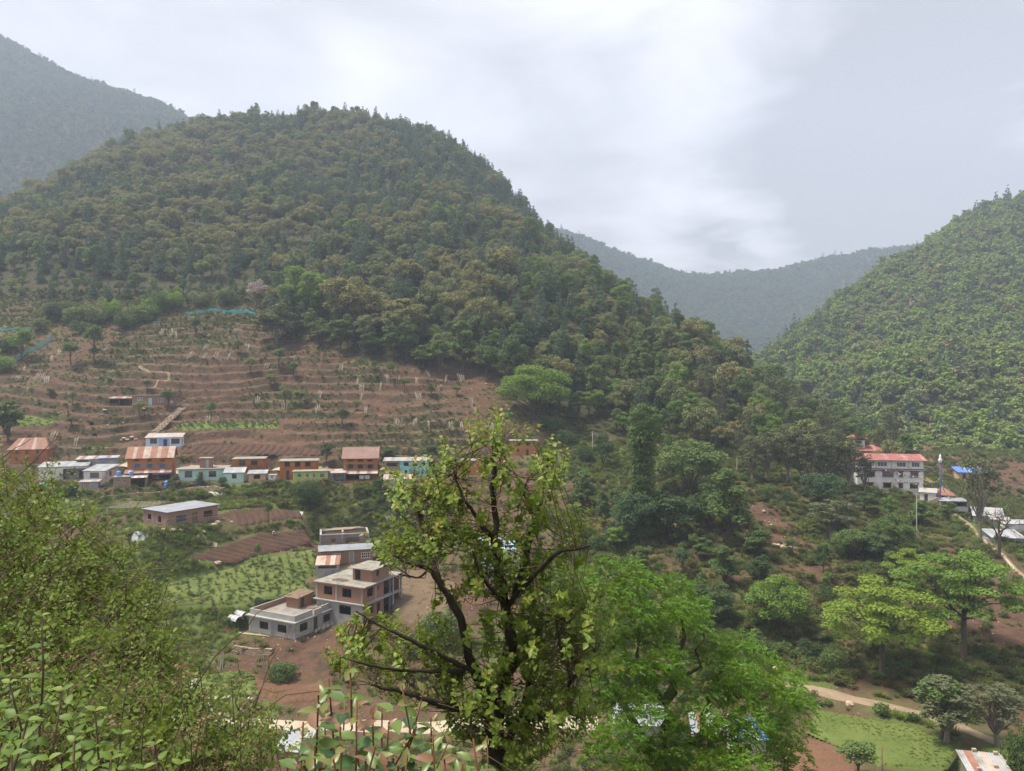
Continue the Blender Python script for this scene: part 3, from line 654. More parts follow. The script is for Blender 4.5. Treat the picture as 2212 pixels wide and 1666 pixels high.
def p_round(seed, h=10., w=8., n=2200, size=.55, lobes=14, mat='oak', bark='bark', base=.35, flat=.8, name='oak', top=.5, lobe_r=(.20, .34), rand=.75):
    rng = np.random.RandomState(seed); L = []; zc = h * (base + (1 - base) * .5); rz = h * (1 - base) * .5
    L.append((0, 0, zc, w * .3, w * .3, rz * .68))
    for i in range(lobes):
        th = i * 2.399 + rng.rand(); ph = rng.uniform(-.55, 1.0); rr = math.sqrt(max(0, 1 - ph * ph)) * rng.uniform(.75, 1.0)
        r = w * .5 * rng.uniform(*lobe_r)
        L.append((math.cos(th) * rr * (w * .5 - r * .6), math.sin(th) * rr * (w * .5 - r * .6), zc + ph * (rz - r * .7), r, r, r * flat))
    c = crown(L, n, size, seed + 1, rand=rand)
    t = MB(); lean = rng.randn(2) * .03 * h
    t.tube([(0, 0, -.8), (0, 0, .15), (lean[0] * .4, lean[1] * .4, h * base), (lean[0], lean[1], h * .72)], [h * .028, h * .022, h * .017, h * .006], 7)
    for l in L[1:1 + max(4, lobes // 2)]:
        p, r = limb((lean[0] * .4, lean[1] * .4, h * base * rng.uniform(.7, 1.2)), l[:3], h * .011, h * .004, rng); t.tube(p, r, 5, False)
    return TreeProto(name, c, t, M[mat], M[bark])
def p_pine(seed, h=13., w=5.0, n=1500, size=.5, mat='pine', name='pine', base=.2, sparse=1.0):
    rng = np.random.RandomState(seed); L = []; k = int(9 * sparse) + 3; bt = []
    for i in range(k):
        f = i / (k - 1.0); z = h * (base + (1 - base) * f * .97); R = w * .5 * (1 - f ** 1.6) ** .9 * rng.uniform(.6, 1.15) + .45
        nb = max(1, int(6 * (1 - f) + 2))
        for j in range(nb):
            a = j * 6.283 / nb + rng.rand() * 1.2; q = R * rng.uniform(.45, .75)
            x, y = math.cos(a) * q, math.sin(a) * q
            L.append((x, y, z - .1 * R + rng.randn() * .15, R * .45, R * .45, .34 + .14 * R)); bt.append((x * 1.3, y * 1.3, z))
    L.append((.2, 0, h * .97, .8, .8, .7))
    c = crown(L, n, size, seed + 1, up=.3, shell=(.2, 1.0), low=-.8, rand=1.0)
    t = MB(); t.tube([(0, 0, -.8), (0, 0, h * .3), (0, 0, h * .97)], [h * .016, h * .012, h * .002], 6)
    for b in bt[::3]: p, r = limb((0, 0, b[2] - .2), b, .05, .02, rng); t.tube(p, r, 4, False)
    return TreeProto(name, c, t, M[mat], M['bark'])
def p_umbrella(seed, h=14., w=15., n=9000, size=.42, mat='lime', name='spreading_tree', bark='bark', base=.35, lobes=26, layers=((.92, .35), (.78, .8), (.62, 1.0), (.48, .8))):
    rng = np.random.RandomState(seed); L = []
    for (fz, fr) in layers:
        nl = max(3, int(lobes * fr / sum(l[1] for l in layers)))
        for i in range(nl):
            a = i * 6.283 / nl + rng.rand() * .7; R = w * .5 * fr * rng.uniform(.6, .92); r = w * .5 * rng.uniform(.17, .27)
            L.append((math.cos(a) * R, math.sin(a) * R, h * (fz + rng.uniform(-.05, .05)), r, r, r * .42))
        L.append((0, 0, h * fz * .97, w * .5 * fr * .4, w * .5 * fr * .4, h * .06))
    c = crown(L, n, size, seed + 1, up=.7, shell=(.4, 1.03), low=-.25)
    t = MB(); hb = h * base
    t.tube([(0, 0, -1.0), (0, 0, .2), (.1, .05, hb)], [h * .035, h * .026, h * .02], 8)
    for i, l in enumerate(L):
        if i % 2: continue
        st = (.1, .05, hb * rng.uniform(.85, 1.05)); p, r = limb(st, (l[0] * .92, l[1] * .92, l[2] - .2), h * .011, h * .0025, rng, 6, .08); t.tube(p, r, 5, False)
    return TreeProto(name, c, t, M[mat], M[bark])
def p_column(seed, h=24., w=7.5, n=14000, size=.42, mat='mid', name='ivy_tree'):
    rng = np.random.RandomState(seed); L = []
    for i in range(64):
        z = h * (.04 + .92 * i / 63.0); f = z / h
        R = w * .5 * (.62 + .38 * math.sin(f * 9 + seed) * .6) * (1.0 if f < .75 else 1.0 - (f - .75) * 1.9) * rng.uniform(.65, 1.0)
        a = i * 2.399; r = w * .5 * rng.uniform(.28, .46) * (1 if f < .85 else .7)
        L.append((math.cos(a) * max(0, R - r * .4), math.sin(a) * max(0, R - r * .4), z, r, r, r * .8))
    c = crown(L, n, size, seed + 1, up=.3)
    t = MB(); t.tube([(0, 0, -1), (0, 0, h * .5), (.2, 0, h * .93)], [.4, .28, .06], 7)
    return TreeProto(name, c, t, M[mat], M['bark'])
def p_bush(seed, h=1.6, w=2.2, n=420, size=.26, mat='scrub', name='bush', lobes=9):
    rng = np.random.RandomState(seed); L = [(0, 0, h * .4, w * .35, w * .35, h * .4)]
    for i in range(lobes):
        a = i * 2.399 + rng.rand(); R = w * .5 * rng.uniform(.3, .8); r = w * .5 * rng.uniform(.3, .5)
        L.append((math.cos(a) * R, math.sin(a) * R, h * rng.uniform(.25, .75), r, r, r * .75))
    c = crown(L, n, size, seed + 1, up=.3, low=-.7, rand=1.0)
    t = MB()
    for l in L[1:6]: p, r = limb((0, 0, -.2), l[:3], .05 * h ** .5, .015, rng); t.tube(p, r, 4, False)
    return TreeProto(name, c, t, M[mat], M['bark'])
def p_tuft(seed, h=.7, w=.8, n=46, mat='drygrass', name='tuft'):
    rng = np.random.RandomState(seed); a = rng.rand(n) * 6.283; rr = w * .5 * rng.rand(n) ** .7; hh = h * rng.uniform(.5, 1.1, n)
    b = np.stack([np.cos(a) * rr * .5, np.sin(a) * rr * .5, np.full(n, -.05)], -1); d = np.stack([np.cos(a) * rr * 1.6, np.sin(a) * rr * 1.6, hh], -1)
    side = np.stack([-np.sin(a), np.cos(a), 0 * a], -1) * .055
    v = np.stack([b - side, b + side, b + d + side * .2, b + d - side * .2], 1).reshape(-1, 3); t = np.repeat(rng.rand(n), 4)
    return mesh_np(name, v, [np.arange(4 * n).reshape(-1, 4)], [M[mat]], False, {'tint': t})
def scatter(name, label, cat, P, protos, idx, scl, rng, tilt=.06, rotz=None):
    """one object holding what nobody could count"""
    n = len(P); me = mesh_pts(name, P)
    for nm, a in (('scl', scl),): at = me.attributes.new(nm, 'FLOAT', 'POINT'); at.data.foreach_set('value', np.asarray(a, np.float32))
    at = me.attributes.new('pid', 'INT', 'POINT'); at.data.foreach_set('value', np.asarray(idx, np.int32))
    rot = np.stack([rng.randn(n) * tilt, rng.randn(n) * tilt, rng.rand(n) * 6.283 if rotz is None else rotz], -1).astype(np.float32)
    at = me.attributes.new('rot', 'FLOAT_VECTOR', 'POINT'); at.data.foreach_set('vector', rot.ravel())
    col = bpy.data.collections.new(name + '_kinds')
    for i, pm in enumerate(protos): col.objects.link(bpy.data.objects.new('%s_kind_%02d' % (name, i), pm))
    ng = bpy.data.node_groups.new(name + '_scatter', 'GeometryNodeTree')
    ng.interface.new_socket('Geometry', in_out='INPUT', socket_type='NodeSocketGeometry'); ng.interface.new_socket('Geometry', in_out='OUTPUT', socket_type='NodeSocketGeometry')
    N, L = ng.nodes, ng.links; gi = N.new('NodeGroupInput'); go = N.new('NodeGroupOutput'); ip = N.new('GeometryNodeInstanceOnPoints'); ci = N.new('GeometryNodeCollectionInfo')
    ci.inputs['Collection'].default_value = col; ci.inputs['Separate Children'].default_value = True; ci.inputs['Reset Children'].default_value = True
    def at_(nm, ty): x = N.new('GeometryNodeInputNamedAttribute'); x.data_type = ty; x.inputs['Name'].default_value = nm; return x.outputs['Attribute']
    ip.inputs['Pick Instance'].default_value = True
    L.new(gi.outputs[0], ip.inputs['Points']); L.new(ci.outputs[0], ip.inputs['Instance']); L.new(at_('pid', 'INT'), ip.inputs['Instance Index'])
    L.new(at_('rot', 'FLOAT_VECTOR'), ip.inputs['Rotation']); L.new(at_('scl', 'FLOAT'), ip.inputs['Scale']); L.new(ip.outputs[0], go.inputs[0])
    o = link(bpy.data.objects.new(name, me)); md = o.modifiers.new('scatter', 'NODES'); md.node_group = ng
    tag(o, label, cat, kind='stuff'); return o
def mesh_pts(name, P):
    me = bpy.data.meshes.new(name); me.vertices.add(len(P)); me.vertices.foreach_set('co', np.asarray(P, np.float32).ravel()); me.update(); return me
def plant_tree(pr, name, label, cat, loc, h=None, w=None, rz=None, group=None, sink=.15):
    sz = (h / pr.h) if h else 1.0; sx = (w / (2 * pr.r)) if w else sz
    e = empty(name, (loc[0], loc[1], loc[2] - sink), random.random() * 6.28 if rz is None else rz, (sx, sx, sz)); tag(e, label, cat, group)
    link(bpy.data.objects.new('trunk', pr.trunk), e); link(bpy.data.objects.new('crown', pr.crown), e); return e
PR = {}
PR['oak'] = [p_round(100 + i, 10, 8.5 + i % 3, 2600, .5, 15 + i, 'oak', name='oak', base=.28) for i in range(5)]
PR['oakg'] = [p_round(120 + i, 10, 7.5 + i % 3, 2600, .5, 14 + i, 'oakg', name='green_oak', base=.28) for i in range(4)]
PR['pine'] = [p_pine(140 + i, 13, 5.5 + .5 * i, 2200, .55) for i in range(4)]
PR['bright'] = [p_round(160 + i, 11, 6.5 + i % 2, 3200, .42, 18, 'bright', name='fresh_green_tree', base=.2, lobe_r=(.24, .38)) for i in range(4)]
PR['mid'] = [p_round(180 + i, 11, 6.0 + i % 3, 3200, .45, 18, 'mid', name='green_tree', base=.2, lobe_r=(.24, .38)) for i in range(4)]
PR['feather'] = [p_round(200 + i, 14, 6.0, 2300, .4, 30, 'feather', 'barkpale', base=.22, name='feathery_tree', lobe_r=(.15, .3), rand=1.1) for i in range(3)]
PR['dark'] = [p_round(220 + i, 9, 7.5, 4200, .4, 18, 'dark_leaf', name='dark_tree', base=.15) for i in range(3)]
PR['umb'] = [p_umbrella(240 + i) for i in range(3)]
PR['umbg'] = [p_umbrella(250 + i, 15, 16, 11000, .42, 'bright', base=.42, layers=((.95, .4), (.84, .75), (.7, 1.0), (.55, .9))) for i in range(2)]
PR['dome'] = [p_round(260 + i, 13, 15, 12000, .42, 40, 'bright', name='dome_tree', base=.1, lobe_r=(.18, .3)) for i in range(2)]
PR['column'] = [p_column(270)]
PR['bush'] = [p_bush(280 + i, 1.6, 2.3, 420, .27, ('scrub', 'mid', 'scrub', 'scrub')[i % 4]) for i in range(6)]
PR['terr'] = [p_round(300 + i, 5.5, 3.0 + .3 * i, 1500, .26, 11, ('mid', 'dark_leaf', 'mid', 'oakg')[i], 'bark', base=.38, name='terrace_tree', lobe_r=(.3, .5)) for i in range(4)]
PR['low_oak'] = [p_round(330 + i, 7, 6, 350, 1.0, 9, ('far_brown', 'far_oak', 'far_oak')[i], name='far_oak', base=.2) for i in range(3)] 
PR['low_pine'] = [p_pine(340 + i, 11, 4.6, 260, 1.1, mat='far_pine', name='far_pine') for i in range(2)]
PR['low_bright'] = [p_round(350 + i, 8, 6, 380, .95, 10, ('far_bright', 'far_oak')[i], name='far_green', base=.15) for i in range(2)]
PR['dist'] = [p_round(360 + i, 7, 6, 300, 1.05, 9, ('dist_a', 'dist_b')[i % 2], name='distant_tree', base=.2) for i in range(3)] + [p_pine(365, 10, 4.6, 240, 1.1, mat='dist_b', name='distant_pine')]
# ------------------------------------------------------------------ forests
def grid_pts(umin, umax, D0, D1, spacing, rng):
    """jittered points over the sector seen between umin..umax and depths D0..D1"""
    x0 = min((umin - CU) / F * D0, (umin - CU) / F * D1); x1 = max((umax - CU) / F * D0, (umax - CU) / F * D1)
    X, Y = np.meshgrid(np.arange(x0, x1, spacing), np.arange(D0, D1, spacing)); X = X.ravel() + rng.uniform(-.42, .42, X.size) * spacing; Y = Y.ravel() + rng.uniform(-.42, .42, Y.size) * spacing
    u = UVof(X, Y); k = (u > umin) & (u < umax) & (Y > D0) & (Y < D1); return X[k], Y[k], u[k]
def forest_edge(u):
    """depth at which the wood on the main hill begins"""
    return np.interp(u, [-400, 0, 120, 250, 330, 560, 575, 640, 700, 870, 940, 1050, 1180, 1300, 1450, 1600, 1700, 1850, 2000], [306, 306, 310, 303, 302, 308, 290, 276, 274, 262, 254, 256, 244, 222, 208, 203, 203, 208, 212])
rngF = np.random.RandomState(77)
X, Y, u = grid_pts(-330, 1960, 205, 735, 6.6, rngF)
k = Y > forest_edge(u) + rngF.randn(len(u)) * 2
X, Y, u = X[k], Y[k], u[k]; Z = G(X, Y)
# keep what lies before or just behind the crest
V = CV - F * Z / Y
rid = np.interp(u, [c[0] for c in CREST], [c[2] for c in CREST]); k = Y < rid + 22
X, Y, Z, u, V, rid = X[k], Y[k], Z[k], u[k], V[k], rid[k]
nz = fbm(X, Y, 70, 3, 12.0); nz2 = fbm(X, Y, 25, 3, 19.0)
# kinds: 0 oak flush, 1 oak green, 2 pine, 3 fresh green, 4 mid green, 5 feathery
pp = np.zeros((len(X), 6))
pp[:, 0] = .50 + .9 * nz; pp[:, 1] = .34; pp[:, 2] = .20 - .35 * nz + .65 * sstep(650, 1150, u) * sstep(330, 520, Y) ; pp[:, 3] = .05 + .10 * sstep(1000, 1300, u) * (1 - sstep(300, 380, Y)); pp[:, 4] = .14 + .3 * sstep(1000, 1250, u) * (1 - sstep(290, 420, Y))
pp[:, 0] *= 1 - .8 * sstep(1000, 1350, u) ; pp[:, 5] = .5 * sstep(1480, 1650, u) * (1 - sstep(250, 300, Y))
edge = (Y - forest_edge(u)) < 22
pp[edge & (u < 560), 4] += .5; pp[edge & (u < 560), 3] += .25; pp[edge & (u < 560), 0] *= .4
pp = np.clip(pp, .01, None); pp /= pp.sum(1, keepdims=True)
kind = (pp.cumsum(1) > rngF.rand(len(X))[:, None]).argmax(1)
scl = np.clip(rngF.lognormal(-.06, .24, len(X)), .55, 1.6) * (1 + .15 * nz2) * np.where(edge & (u < 560), .62, 1.0) * np.where(kind == 2, 1.02, .92) * np.where(kind == 3, .85, 1.0)
NAMES = ['oak', 'oakg', 'pine', 'bright', 'mid', 'feather']
OBN = ['flushing_oak', 'green_oak', 'pine_tree', 'fresh_green_tree', 'leafy_tree', 'feathery_tree']
FLAB = ['brown flushed oak crowded among others low on the forested hill', 'olive green oak crowded among others low on the forested hill', 'dark pointed pine rising among the oaks on the forested hill',
        'fresh light green tree among darker ones on the forested hill', 'mid green leafy tree at the lower edge of the forested hill', 'thin grey green feathery tree on the spur beside the monastery']
FCAT = ['oak tree', 'oak tree', 'pine tree', 'tree', 'tree', 'tree']
# show-size of each tree: the largest are built one by one, the rest is one wood
scl = np.where(kind == 2, np.clip(scl, .6, 1.2), scl); size = scl * 10 / Y; single = np.zeros(len(X), bool)
inview = (u > -40) & (u < 2240)
for kd, cap in enumerate((300, 220, 170, 120, 220, 110)):
    c = np.nonzero((kind == kd) & inview)[0]; c = c[np.argsort(-size[c])][:cap]; single[c] = True
ZONES = [(300, 'above the left terraces'), (560, 'above the top terrace nets'), (900, 'behind the vivid green trees'), (1250, 'above the big round green tree'), (1600, 'above the ivy clad column'), (9999, 'on the spur left of the monastery')]
LOOK = ['brown flushed oak', 'olive green oak', 'dark pointed pine', 'fresh light green tree', 'mid green leafy tree', 'thin feathery tree']
for i in np.nonzero(single)[0]:
    kd = kind[i]; pr = PR[NAMES[kd]][i % len(PR[NAMES[kd]])]; zn = next(z_ for lim, z_ in ZONES if u[i] < lim); dd_ = Y[i] - forest_edge(u[i]); row = 'in the front row ' if dd_ < 14 else 'just behind the front row ' if dd_ < 45 else 'higher up '
    e = empty(OBN[kd], (X[i], Y[i], Z[i] - .2), rngF.rand() * 6.28, (scl[i], scl[i], scl[i] * rngF.uniform(.85, 1.2))); tag(e, LOOK[kd] + ' ' + row + zn, FCAT[kd], 'wood of the main hill: ' + OBN[kd].replace('_', ' ') + 's ' + zn)
    link(bpy.data.objects.new('trunk', pr.trunk), e); link(bpy.data.objects.new('crown', pr.crown), e)
r = ~single
protos = []; base = []
for nme in NAMES: base.append(len(protos)); protos += [p.joint for p in PR[nme]]
cnt = [len(PR[nme]) for nme in NAMES]
idx = np.array([base[kk] + rngF.randint(cnt[kk]) for kk in kind])
P = np.stack([X, Y, Z - .2], -1)
scatter('hill_forest', 'dense mixed wood of oaks and pines covering the upper main hill', 'forest', P[r], protos, idx[r], scl[r], rngF)
def wood(name, label, hf, umin, umax, D0, D1, sp, mixf, smin, smax, keep=None):
    rng = np.random.RandomState(len(name)); X, Y, u = grid_pts(umin, umax, D0, D1, sp, rng); Z = hf(X, Y)
    if keep is not None: k = keep(X, Y, Z, u); X, Y, Z, u = X[k], Y[k], Z[k], u[k]
    pr = [p.joint for p in (PR['dist'] if D1 > 1000 else PR['low_oak'] + PR['low_pine'] + PR['low_bright'])]
    w = mixf(X, Y, u); w = w / w.sum(1, keepdims=True); idx = (w.cumsum(1) > rng.rand(len(X))[:, None]).argmax(1)
    return scatter(name, label, 'forest', np.stack([X, Y, Z - .3], -1), pr, idx, np.clip(rng.lognormal(0, .25, len(X)), .55, 1.7) * (smin + smax) * .5, rng)
def mixR(X, Y, u):
    n = fbm(X, Y, 80, 3, 2.0); w = np.ones((len(X), 7)) * .1
    w[:, 0] = .10 + .3 * np.clip(n, 0, 1); w[:, 1] = .55; w[:, 2] = .5; w[:, 3] = w[:, 4] = np.clip(.14 - .3 * n, .03, 1); w[:, 5] = .75 + .5 * np.clip(n, 0, 1); w[:, 6] = .5; return w
def keepR(X, Y, Z, u): return (Z > G(X, Y) - 1) | (Y > 760)
wood('right_hill_forest', 'green wood of oaks and pines covering the hill on the right', right_h, 1500, 2330, 300, 800, 5.6, mixR, .8, 1.35)
def mixL(X, Y, u): n = fbm(X, Y, 120, 3, 5.0); w = np.ones((len(X), 4)) * .5; w[:, 0] = .5 + .6 * np.clip(n, 0, 1); w[:, 1] = .4 + .6 * np.clip(-n, 0, 1); w[:, 3] = .15; return w
wood('far_ridge_forest', 'hazy blue green wood on the far ridge across the saddle', far_h, 1180, 2050, 780 * KF, 1190 * KF, 8.4, mixL, 1.2, 1.7)
wood('left_mountain_forest', 'hazy wood covering the high mountain behind on the left', left_h, -120, 620, 640 * KL, 1085 * KL, 8.0, mixL, 1.15, 1.6)
# ------------------------------------------------------------------ houses: kit
TH = .28
class House:
    def __init__(s, key, name, label, cat='house', group=None):
        st = SITES[key]; s.st = st; s.w, s.d = st.w, st.dep
        s.root = empty(name, st.P, st.yaw); tag(s.root, label, cat, group)
    # picture position on the front wall -> metres along it and up
    def fx(s, u):
        t = (u - CU) / F; st = s.st; return (t * st.P[1] - st.P[0]) / (st.c - t * st.s)
    def fz(s, u, v): return (CV - v) / F * (s.st.P[1] + s.fx(u) * s.st.s) - s.st.P[2]
    def R(s, u0, v0, u1, v1):
        """front rectangle given by its picture corners: x0, x1, z0, z1"""
        return (s.fx(u0), s.fx(u1), max(0.0, s.fz(u0, v1)), s.fz(u0, v0))
    # right wall
    def sx(s, u):
        st = s.st; t = (u - CU) / F; X1 = st.P[0] + s.w * st.c; Y1 = st.P[1] + s.w * st.s
        return (X1 - t * Y1) / (t * st.c + st.s)
    def frame(s, side):
        w, d = s.w, s.d
        return {'front': lambda a, t, z: (a, t, z), 'right': lambda a, t, z: (w - t, a, z), 'left': lambda a, t, z: (t, a, z), 'back': lambda a, t, z: (a, d - t, z)}[side]
    def sbox(s, mb, side, a0, a1, t0, t1, z0, z1):
        f = s.frame(side); p, q = f(a0, t0, z0), f(a1, t1, z1)
        mb.box(min(p[0], q[0]), max(p[0], q[0]), min(p[1], q[1]), max(p[1], q[1]), min(p[2], q[2]), max(p[2], q[2]))
    def wall(s, side, h, mat, holes=(), z0=-1.2, a0=None, a1=None, name='wall', th=TH, label=None):
        L = s.w if side in ('front', 'back') else s.d
        lo = (0 if side in ('front', 'back') else TH) if a0 is None else a0; hi = (L if side in ('front', 'back') else L - TH) if a1 is None else a1
        mb = MB(); xs = sorted({lo, hi, *[max(lo, min(hi, x)) for h_ in holes for x in h_[:2]]}); zs = sorted({z0, h, *[max(z0, min(h, z)) for h_ in holes for z in h_[2:4]]})
        for i in range(len(xs) - 1):
            run = None
            for j in range(len(zs)):
                solid = j < len(zs) - 1 and not any(h_[0] - 1e-6 <= xs[i] and xs[i + 1] <= h_[1] + 1e-6 and h_[2] - 1e-6 <= zs[j] and zs[j + 1] <= h_[3] + 1e-6 for h_ in holes)
                if solid and run is None: run = zs[j]
                if not solid and run is not None: s.sbox(mb, side, xs[i], xs[i + 1], 0, th, run, zs[j]); run = None
        o = mb.build(name, M[mat], s.root)
        if label: o['label'] = label
        return o
    def walls(s, h, mat, front=(), right=(), left=(), back=(), z0=-1.2, sidemat=None):
        s.h = h
        for sd, hs in (('front', front), ('right', right), ('left', left), ('back', back)): s.wall(sd, h, mat if sd == 'front' or not sidemat else sidemat, hs, z0)
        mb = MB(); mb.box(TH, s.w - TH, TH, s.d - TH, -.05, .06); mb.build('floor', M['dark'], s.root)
    def window(s, r, side='front', fm='darkwood', cols=2, rows=1, fw=.07, glass=True, shutters=None, sill=None, inset=.08, label=None):
        x0, x1, z0, z1 = r; mb = MB(); B = lambda a0, a1, c0, c1, t0=inset, t1=inset + .06: s.sbox(mb, side, a0, a1, t0, t1, c0, c1)
        B(x0, x0 + fw, z0, z1); B(x1 - fw, x1, z0, z1); B(x0 + fw, x1 - fw, z1 - fw, z1); B(x0 + fw, x1 - fw, z0, z0 + fw)
        iw = (x1 - x0 - 2 * fw); ih = (z1 - z0 - 2 * fw)
        for c in range(1, cols): a = x0 + fw + iw * c / cols; B(a - fw * .4, a + fw * .4, z0 + fw, z1 - fw)
        for k in range(1, rows): a = z0 + fw + ih * k / rows; B(x0 + fw, x1 - fw, a - fw * .35, a + fw * .35, inset + .005, inset + .055)
        o = mb.build('window', M[fm], s.root)
        if label: o['label'] = label
        if glass:
            for c in range(cols):
                g = MB(); s.sbox(g, side, x0 + fw + iw * c / cols + .01, x0 + fw + iw * (c + 1) / cols - .01, inset + .025, inset + .035, z0 + fw, z1 - fw); g.build('pane', M['glass'], o)
        if shutters:
            for sg in (0, 1):
                g = MB(); a = x0 - .02 if sg == 0 else x1 + .02; wv = (x1 - x0) * .42
                s.sbox(g, side, *((a - wv, a) if sg == 0 else (a, a + wv)), -.05, -.012, z0 + .02, z1 - .02); g.build('shutter', M[shutters], o)
        if sill:
            g = MB(); s.sbox(g, side, x0 - .1, x1 + .1, -.12, inset - .005, z0 - .09, z0 - .004); g.build('sill', M[sill], o)
        return o
    def door(s, r, side='front', mat='darkwood', frame='darkwood', open_=False, inset=.1):
        x0, x1, z0, z1 = r; f = .08; mb = MB(); B = lambda a0, a1, c0, c1: s.sbox(mb, side, a0, a1, inset - .03, inset + .06, c0, c1)
        B(x0, x0 + f, z0, z1); B(x1 - f, x1, z0, z1); B(x0 + f, x1 - f, z1 - f, z1); o = mb.build('door', M[frame], s.root)
        if not open_:
            g = MB(); s.sbox(g, side, x0 + f + .01, x1 - f - .01, inset, inset + .04, z0 + .02, z1 - f - .01); g.build('leaf', M[mat], o)
            g = MB(); s.sbox(g, side, x1 - f - .16, x1 - f - .11, inset - .05, inset - .003, z0 + .95, z0 + 1.1); g.build('handle', M['tin2'], o)
        return o
    def slab(s, z, th=.14, over=.35, mat='slab', name='roof', y0=None, y1=None, x0=None, x1=None, parent=None):
        mb = MB(); mb.box(-over if x0 is None else x0, s.w + over if x1 is None else x1, -over if y0 is None else y0, s.d + over if y1 is None else y1, z, z + th)
        return mb.build(name, M[mat], parent or s.root)
    def sheets(s, pts, n, mats, parent, ridges=3, lift=.035, name='sheet', jit=.06):
        """corrugated sheets side by side over the quad pts = front-left, front-right, back-right, back-left"""
        a, b, c, d = [np.asarray(p, float) for p in pts]; nrm = np.cross(b - a, d - a); nrm /= np.linalg.norm(nrm) + 1e-9
        for i in range(n):
            f0, f1 = i / n - (.004 if i else 0), (i + 1) / n + .004 * (i < n - 1); k = ridges * 2 + 1; f = np.linspace(f0, f1, k)[:, None]
            up = np.where(np.arange(k) % 2 == 0, 0, lift)[:, None] * nrm + nrm * (.012 * (i % 2))
            e = (random.random() - .5) * jit; ed = (a - d) / (np.linalg.norm(a - d) + 1e-9) * e
            lo = a + (b - a) * f + up + ed; hi = d + (c - d) * f + up
            v = np.concatenate([lo, hi, lo - nrm * .012, hi - nrm * .012]); j = np.arange(k - 1)
            q = np.concatenate([np.stack([j, j + 1, j + k + 1, j + k], -1), np.stack([j + 2 * k, j + 3 * k, j + 3 * k + 1, j + 2 * k + 1], -1), np.stack([j, j + 2 * k, j + 2 * k + 1, j + 1], -1)])
            mb = MB(); mb.add(v, [q]); mb.build(name, M[mats[i % len(mats)]], parent)
    def mono(s, zf, zb, n, mats, over=.35, x0=None, x1=None, y0=None, y1=None, name='roof', beams=True):
        x0 = -over if x0 is None else x0; x1 = s.w + over if x1 is None else x1; y0 = -over if y0 is None else y0; y1 = s.d + over if y1 is None else y1
        mb = MB(); k = max(2, int((y1 - y0) / 1.4))
        for i in range(k + 1):
            y = y0 + .15 + (y1 - y0 - .3) * i / k; z = zf + (zb - zf) * (y - y0) / (y1 - y0); mb.box(x0 + .05, x1 - .05, y - .04, y + .04, z - .11, z - .025)
        r = mb.build(name, M['wood'], s.root)
        s.sheets([(x0, y0, zf), (x1, y0, zf), (x1, y1, zb), (x0, y1, zb)], n, mats, r); return r
    def gable(s, ze, zr, n, mats, over=.45, ends=None, yr=None, wallmat=None):
        """ridge along the front"""
        yr = s.d / 2 if yr is None else yr; mb = MB(); mb.box(-over + .05, s.w + over - .05, yr - .06, yr + .06, zr - .16, zr - .03)
        r = mb.build('roof', M['wood'], s.root); sl = (zr - ze) / (yr + over)
        s.sheets([(-over, -over, ze), (s.w + over, -over, ze), (s.w + over, yr, zr), (-over, yr, zr)], n, mats, r)
        s.sheets([(s.w + over, s.d + over, ze), (-over, s.d + over, ze), (-over, yr, zr), (s.w + over, yr, zr)], n, mats, r)
        if wallmat:
            z0 = s.h
            for x in (0.0, s.w - TH):
                g = MB(); zt = zr - .12; v = [(x, .05, z0), (x + TH, .05, z0), (x, s.d - .05, z0), (x + TH, s.d - .05, z0), (x, yr, zt), (x + TH, yr, zt)]
                g.add(v, [[(0, 1, 3, 2), (0, 4, 5, 1), (2, 3, 5, 4)], [(0, 2, 4), (1, 5, 3)]]); g.build('gable_wall', M[wallmat], s.root)
        return r
    def box(s, name, mat, *b, parent=None, rot=None, label=None):
        mb = MB(); mb.box(*b); o = mb.build(name, M[mat], parent or s.root)
        if label: o['label'] = label
        return o
    def posts(s, xs, y, z, mat='wood', r=.06, z0=-.2, name='post'):
        for x in xs: mb = MB(); mb.tube([(x, y, z0), (x, y, z)], r, 6); mb.build(name, M[mat], s.root)
    def W(s, x, y, z):
        st = s.st; return Vector((st.P[0] + x * st.c - y * st.s, st.P[1] + x * st.s + y * st.c, st.P[2] + z))
def lathe(name, prof, mat, parent=None, sides=14, loc=None):
    prof = np.asarray(prof, float); a = np.arange(sides) * 2 * math.pi / sides
    v = np.stack([prof[:, None, 0] * np.cos(a), prof[:, None, 0] * np.sin(a), np.repeat(prof[:, 1:2], sides, 1)], -1).reshape(-1, 3); n = len(prof)
    i = np.arange(n - 1)[:, None] * sides; j = np.arange(sides)[None]; k = (j + 1) % sides
    mb = MB(); mb.add(v, [np.stack([i + j, i + k, i + sides + k, i + sides + j], -1).reshape(-1, 4), [tuple(range((n - 1) * sides, n * sides))]])
    o = mb.build(name, M[mat], parent, True)
    if loc is not None: o.location = loc
    return o
def tank(name, label, loc, r=.5, h=1.1, mat='bluetank'):
    e = empty(name, loc); tag(e, label, 'water tank')
    lathe('body', [(r * .96, 0), (r, .04), (r, h * .28), (r * .96, h * .3), (r, h * .33), (r, h * .62), (r * .96, h * .64), (r, h * .67), (r, h * .82), (r * .55, h * .95), (r * .3, h * .96)], mat, e)
    lathe('lid', [(r * .36, h * .955), (r * .36, h * 1.02), (r * .2, h * 1.05)], mat, e); return e
